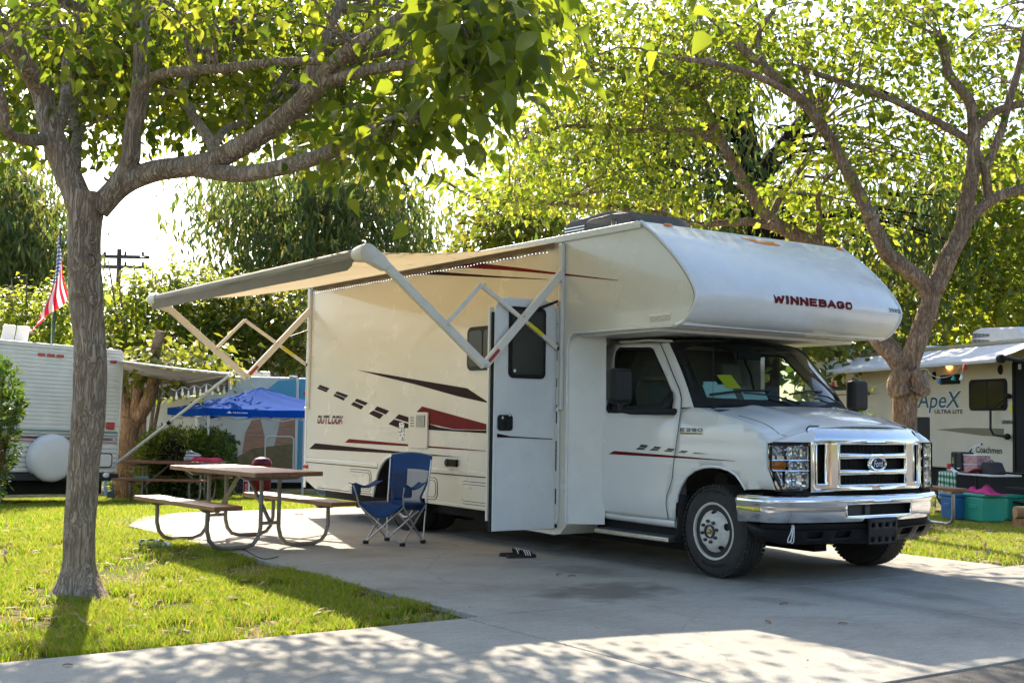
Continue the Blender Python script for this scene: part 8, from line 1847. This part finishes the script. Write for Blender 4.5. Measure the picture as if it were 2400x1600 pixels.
eucalypt('pale trunked eucalyptus showing beneath the awning arm', 42, [([(640, 900), (640, 860), (655, 800)], 0.3, 0.2), ([(640, 890), (690, 850), (720, 800)], 0.22, 0.15), ([(600, 900), (605, 850), (600, 800)], 0.2, 0.15)], [([(560, 780), (720, 780), (720, 700), (560, 700)], 1.0)], 40, 20, 0.4)
# ---- rounder broadleaf trees filling the back on the right
def broad(label, D, tr, polys, n, per, size, mat='mid_leaf'):
    limbs = [(q2(L, D), ra, rb_) for L, ra, rb_ in tr]; b_ = limbs[0][0][0]
    limbs[0] = ([(b_[0], b_[1], -1.0)]+list(limbs[0][0]), limbs[0][1]*1.2, limbs[0][2])
    c = np.concatenate([in_poly_px([(x/0.98, y/0.98) for x, y in pl], int(n*w), D-2.5, D+2.5) for pl, w in polys])
    return make_tree('broadleaf_tree', label, (b_[0], b_[1], -0.85), limbs, cluster_leaves(c, per, 0.5, size, 0.3, 0.45), LEAF4, mat, 'bark_brown', twigs(c[::3], limb_points(limbs, 0.3), 0.02, 6.0, 4), n=9, group='broadleaf trees in the distance')
broad('sycamore with small leaves standing left of the motorhome roof', 36, [([(1150, 760), (1160, 600), (1170, 480)], 0.2, 0.06)], [([(1075, 590), (1085, 500), (1130, 420), (1220, 400), (1290, 470), (1270, 560)], 1.0)], 150, 20, 0.24)
broad('leafy tree filling the gap over the cream trailer roof', 33, [([(1900, 800), (1900, 600), (1860, 450)], 0.22, 0.08)], [([(1500, 540), (1560, 440), (1800, 430), (1950, 520), (2080, 640), (2100, 740), (1950, 800), (1800, 790)], 1.0)], 300, 18, 0.22)
broad('bright leafy tree at the right edge above the cream trailer', 32, [([(2290, 800), (2290, 650), (2310, 500)], 0.2, 0.08), ([(2290, 650), (2200, 560), (2150, 480)], 0.08, 0.03)], [([(2110, 760), (2130, 560), (2200, 380), (2420, 330), (2420, 780), (2250, 760)], 1.0)], 330, 22, 0.22, 'bright_leaf')
broad('shady tree whose limbs show under the overcab', 30, [([(1990, 880), (1960, 830), (1900, 790), (1800, 760)], 0.22, 0.12)], [([(1830, 800), (2100, 770), (2110, 830), (1850, 830)], 0.5), ([(1650, 640), (1500, 640), (1500, 760), (1700, 800)], 0.5)], 130, 18, 0.22)
# dark wood closing the view behind everything
c = np.concatenate([in_poly_px([(-200, 900), (-200, 700), (700, 720), (1100, 700), (1600, 560), (2700, 560), (2700, 900)], 620, 58, 70), in_poly_px([(2650, 960), (2650, 500), (4600, 420), (6500, 500), (6500, 1000)], 420, 45, 58), in_poly_px([(-160, 960), (-160, 640), (-1800, 560), (-3600, 560), (-3600, 1000)], 420, 48, 60)])
b_ = at(900, 900, 64)
fw_ = link('far_wood', leaves_mesh('far_wood', LEAF4, cluster_leaves(c, 16, 1.1, 0.7, 0.2, 0.3)), 'euc_leaf', smooth=0); kind(fw_, 'stuff'); fw_['label'] = 'dark far-off woodland closing the view behind the camp'; fw_['category'] = 'woodland'

# ---- trees across the road, behind the camera: they shade the motorhome's face from half the sky and show in its chrome
for i, (x, y, h, r_, lb) in enumerate(((17.5, -1.5, 7.5, 3.6, 'tree across the road mirrored in the middle of the bumper'), (16.0, -13.5, 8.0, 3.8, 'tree across the road mirrored at the kerb end of the bumper'), (15.0, 8.5, 7.0, 3.4, 'tree across the road mirrored in the far headlamp'), (23.0, -7.0, 9.0, 4.2, 'taller tree behind the row across the road'), (9.0, -21.0, 8.0, 4.0, 'tree beside the road beyond the camera'))):
    c = []
    while len(c) < 260:
        v_ = rng.normal(0, 1, 3); v_ = v_/np.linalg.norm(v_)*rng.uniform(0.35, 1)**0.5; c.append((x+v_[0]*r_, y+v_[1]*r_, h*0.62+v_[2]*h*0.36))
    lm = [([(x, y, -0.1), (x+0.1, y, h*0.25), (x, y+0.1, h*0.6)], 0.2, 0.08)]+[([(x, y, h*0.28), (x+math.cos(a)*r_*0.4, y+math.sin(a)*r_*0.4, h*0.5), (x+math.cos(a)*r_*0.7, y+math.sin(a)*r_*0.7, h*0.65)], 0.09, 0.03) for a in (0.3, 1.6, 2.9, 4.2, 5.4)]
    make_tree('street_tree', lb, (x, y, 0), lm, cluster_leaves(np.array(c), 16, 0.5, 0.30, 0.3), LEAF4, 'mid_leaf', 'bark_brown', n=10, group='trees across the road')
# ---- shrub at the left edge and clipped hedge
Ds = 13.0
b_ = gnd(20, 1192); Ds = float(np.dot(b_-CAM, _fw))
c = in_poly_px([(-140, 1150), (-140, 845), (0, 842), (28, 860), (55, 960), (42, 1060), (20, 1140), (0, 1170)], 300, Ds-0.5, Ds+0.7)
n_ = len(c)*20; cc_ = np.repeat(c, 20, 0); aa = rng.uniform(0, 2*math.pi, n_); outw = unit(cc_-(np.array(at(-70, 1010, Ds+0.3)))); 
Bsh = leaf_basis(cc_+rng.normal(0, 0.04, (n_, 3)), outw*0.8+np.stack([np.cos(aa), np.sin(aa), 0.3*rng.normal(0, 1, n_)+0.25], 1)*0.75, 0.35, 0.105*rng.uniform(0.6, 1.2, n_))
stems = [([(b_[0]-0.25, b_[1]-0.1, -0.05), tuple(c[i]*0.4+np.array([b_[0]-0.25, b_[1]-0.1, 0.3])*0.6), tuple(c[i])], 0.014, 0.005) for i in range(0, 300, 6)]
make_tree('pittosporum_shrub', 'glossy leaved shrub cut off by the left edge of the picture', (b_[0]-0.25, b_[1]-0.1, -0.03), stems, Bsh, LEAFO, 'glossy_leaf', 'bark_brown', n=6, cat='shrub', pick=120)
def hedge(label, D, cx_, px0, px1, py0, py1, n, depth, mat='hedge_leaf'):
    p = at(cx_, py1, D); zg_ = terrain(p[0], p[1]); k = D/CAM_F; w, h = (px1-px0)*k/2, (py1-py0)*k
    pts = []; 
    while len(pts) < n:
        u = rng.normal(0, 1, 3); u /= np.linalg.norm(u); e = np.sign(u)*np.abs(u)**0.55
        if e[2] < -0.9: continue
        pts.append((e[0]*w*1.0, e[1]*depth, (e[2]*0.5+0.5)*h))
    pts = np.array(pts); r_ = np.array([_r2[0], _r2[1], 0]); r_ /= np.linalg.norm(r_); f_ = np.array([-r_[1], r_[0], 0])
    bas = np.array([p[0], p[1], zg_]); Wp = bas+pts[:, :1]*r_+pts[:, 1:2]*f_+np.array([0, 0, 1.0])*pts[:, 2:]+rng.normal(0, 0.05, (n, 3))
    o = unit(pts/np.array([w, depth, h])-np.array([0, 0, 0.5])); dirs = o[:, :1]*r_+o[:, 1:2]*f_+np.array([0, 0, 1.0])*o[:, 2:]
    per = 6; nn = n*per; B = leaf_basis(np.repeat(Wp, per, 0)+rng.normal(0, 0.045, (nn, 3)), np.repeat(dirs, per, 0)*0.8+rng.normal(0, 0.7, (nn, 3)), 0.2, 0.085*rng.uniform(0.6, 1.3, nn))
    st = [([(bas[0]+r_[0]*s, bas[1]+r_[1]*s, zg_-0.1), (bas[0]+r_[0]*s*1.3, bas[1]+r_[1]*s*1.3, zg_+h*0.7)], 0.03, 0.01) for s in np.linspace(-w*0.6, w*0.6, 7)]
    HG = make_tree('hedge', label, tuple(bas), st, B, LEAFO, mat, 'bark_brown', n=6, cat='hedge', group='clipped hedges')
    # solid core, coloured dark for the shade inside the bush
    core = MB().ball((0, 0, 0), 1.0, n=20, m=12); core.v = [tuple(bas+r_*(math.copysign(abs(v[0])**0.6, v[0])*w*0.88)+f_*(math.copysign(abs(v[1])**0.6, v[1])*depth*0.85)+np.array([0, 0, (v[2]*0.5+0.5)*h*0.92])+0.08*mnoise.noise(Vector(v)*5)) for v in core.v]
    P(HG, core, 'dark_core', 'bark_dark', smooth=70)
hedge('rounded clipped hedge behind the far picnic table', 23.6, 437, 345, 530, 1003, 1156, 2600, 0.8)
hedge('small dark hedge beside the forked tree', 26.5, 320, 268, 365, 1035, 1130, 900, 0.6)
q = at(2010, 960, 17.5)
hedge('small leafy bush peeping past the driver side mirror', 17.5, 1985, 1930, 2030, 945, 1190, 700, 0.4, 'glossy_leaf')

# ---- litter: fallen leaves, bottle, stick
lt_ = MB()
n_ = 900; P4 = scatter(-6.5, 0.55, -9, -2.45, n_*5, lawn_mask)[:n_]
pos = np.column_stack([P4, np.full(len(P4), 0.004)]); d = rng.normal(0, 1, (len(P4), 3)); d[:, 2] *= 0.15
Bf = leaf_basis(pos, d, 0.85, 0.075*rng.uniform(0.4, 1.4, len(P4)))
P5 = scatter(-7, 0.5, 3.3, 9.5, 5200, lambda x, y: True)
pos5 = np.column_stack([P5, np.array([terrain(a, c_)-0.004 for a, c_ in P5])]); d5 = rng.normal(0, 1, (len(P5), 3)); d5[:, 2] *= 0.15
Bf5 = leaf_basis(pos5, d5, 0.8, 0.085*rng.uniform(0.5, 1.4, len(P5)))
o = kind(link('leaf_litter', leaves_mesh('leaf_litter', LEAFO, join_b(Bf, Bf5)), 'dry_leaf', smooth=0), 'stuff'); o['label'] = 'dry fallen leaves scattered through the turf'; o['category'] = 'leaves'
P6 = np.stack([rng.uniform(-5, 3.2, 900), rng.uniform(-5.5, 3.0, 900)], 1); P6 = P6[(P6[:, 0] > 0.66) | (P6[:, 1] > -2.35)]
B6 = leaf_basis(np.column_stack([P6, np.full(len(P6), 0.004)]), rng.normal(0, 1, (len(P6), 3))*np.array([1, 1, 0.1]), 0.9, 0.020*rng.uniform(0.3, 1.6, len(P6)))
o = kind(link('grit', leaves_mesh('grit', LEAFO, B6), 'dry_leaf', smooth=0), 'stuff'); o['label'] = 'specks of leaf and grit strewn over the concrete'; o['category'] = 'debris'
names = ['red-brown curled leaf on the sunlit pad behind the picnic table', 'dry leaf on the pad in front of the slide sandals', 'narrow brown leaf on the shaded concrete left of the front wheel', 'dark leaf lying on the apron below the bumper', 'brown leaf on the shaded concrete right of the joint', 'leaf fragment on the pad beside the exhaust pipe', 'pale sliver of leaf under the running board', 'brown leaf at the lower left apron corner', 'long dry leaf on the apron under the plate bracket']
for lb, (px, py, s_, a) in zip(names, ((701, 1207, 0.10, 0.3), (1309, 1348, 0.07, 1.0), (1340, 1352, 0.07, 0.4), (1975, 1463, 0.06, 0.2), (1837, 1417, 0.08, 0.6), (848, 1213, 0.09, 0.2), (1366, 1297, 0.06, 0.1), (158, 1561, 0.05, 0.5), (1800, 1461, 0.08, 1.9))):
    q = gnd(px, py); mb = MB().grid(lambda u, v: ((u-0.5), (v-0.5)*0.32*math.sin(math.pi*min(0.98, max(0.02, u)))**0.7, 0.10*abs(2*v-1)+0.08*math.sin(3*u)+0.03), 8, 4)
    o = mb.build('fallen_leaf', 'dry_leaf', smooth=80); o.scale = (s_, s_, s_); o.location = (q[0], q[1], 0.002); o.rotation_euler = (0, 0, a+ka); tag(o, lb, 'leaf', 'loose leaves on the concrete')
q = gnd(358, 1283)
BT = thing('plastic_bottle', 'crumpled clear plastic bottle lying in the grass by the picnic bench', 'bottle', (q[0], q[1], 0.035)); BT.rotation_euler = (0, R(90), ka)
mb = MB().lathe([(0.0, -0.13), (0.03, -0.13), (0.045, -0.11), (0.042, -0.06), (0.047, -0.02), (0.041, 0.03), (0.046, 0.07), (0.03, 0.12), (0.016, 0.14), (0.016, 0.155)], (0, 0, 0), (0, 0, 1), 16)
mb.v = [tuple(Vector(p)*(1+0.12*mnoise.noise(Vector(p)*40))) for p in mb.v]; PL(BT, mb, 'body', 'bottle_plastic', smooth=20); PL(BT, MB().lathe([(0.019, 0.15), (0.019, 0.172), (0, 0.172)], (0, 0, 0), (0, 0, 1), 12), 'cap', 'label_white')
q0, q1_, q2_ = gnd(570, 1288), gnd(615, 1310), gnd(652, 1306)
o = MB().tube(smooth_path([(q0[0], q0[1], 0.006), (q1_[0], q1_[1], 0.006), (q2_[0], q2_[1], 0.008)], 6), 0.004, 5).build('dark_cord', 'black_rubber'); tag(o, 'thin dark cord lying on the pad under the picnic table', 'cord')
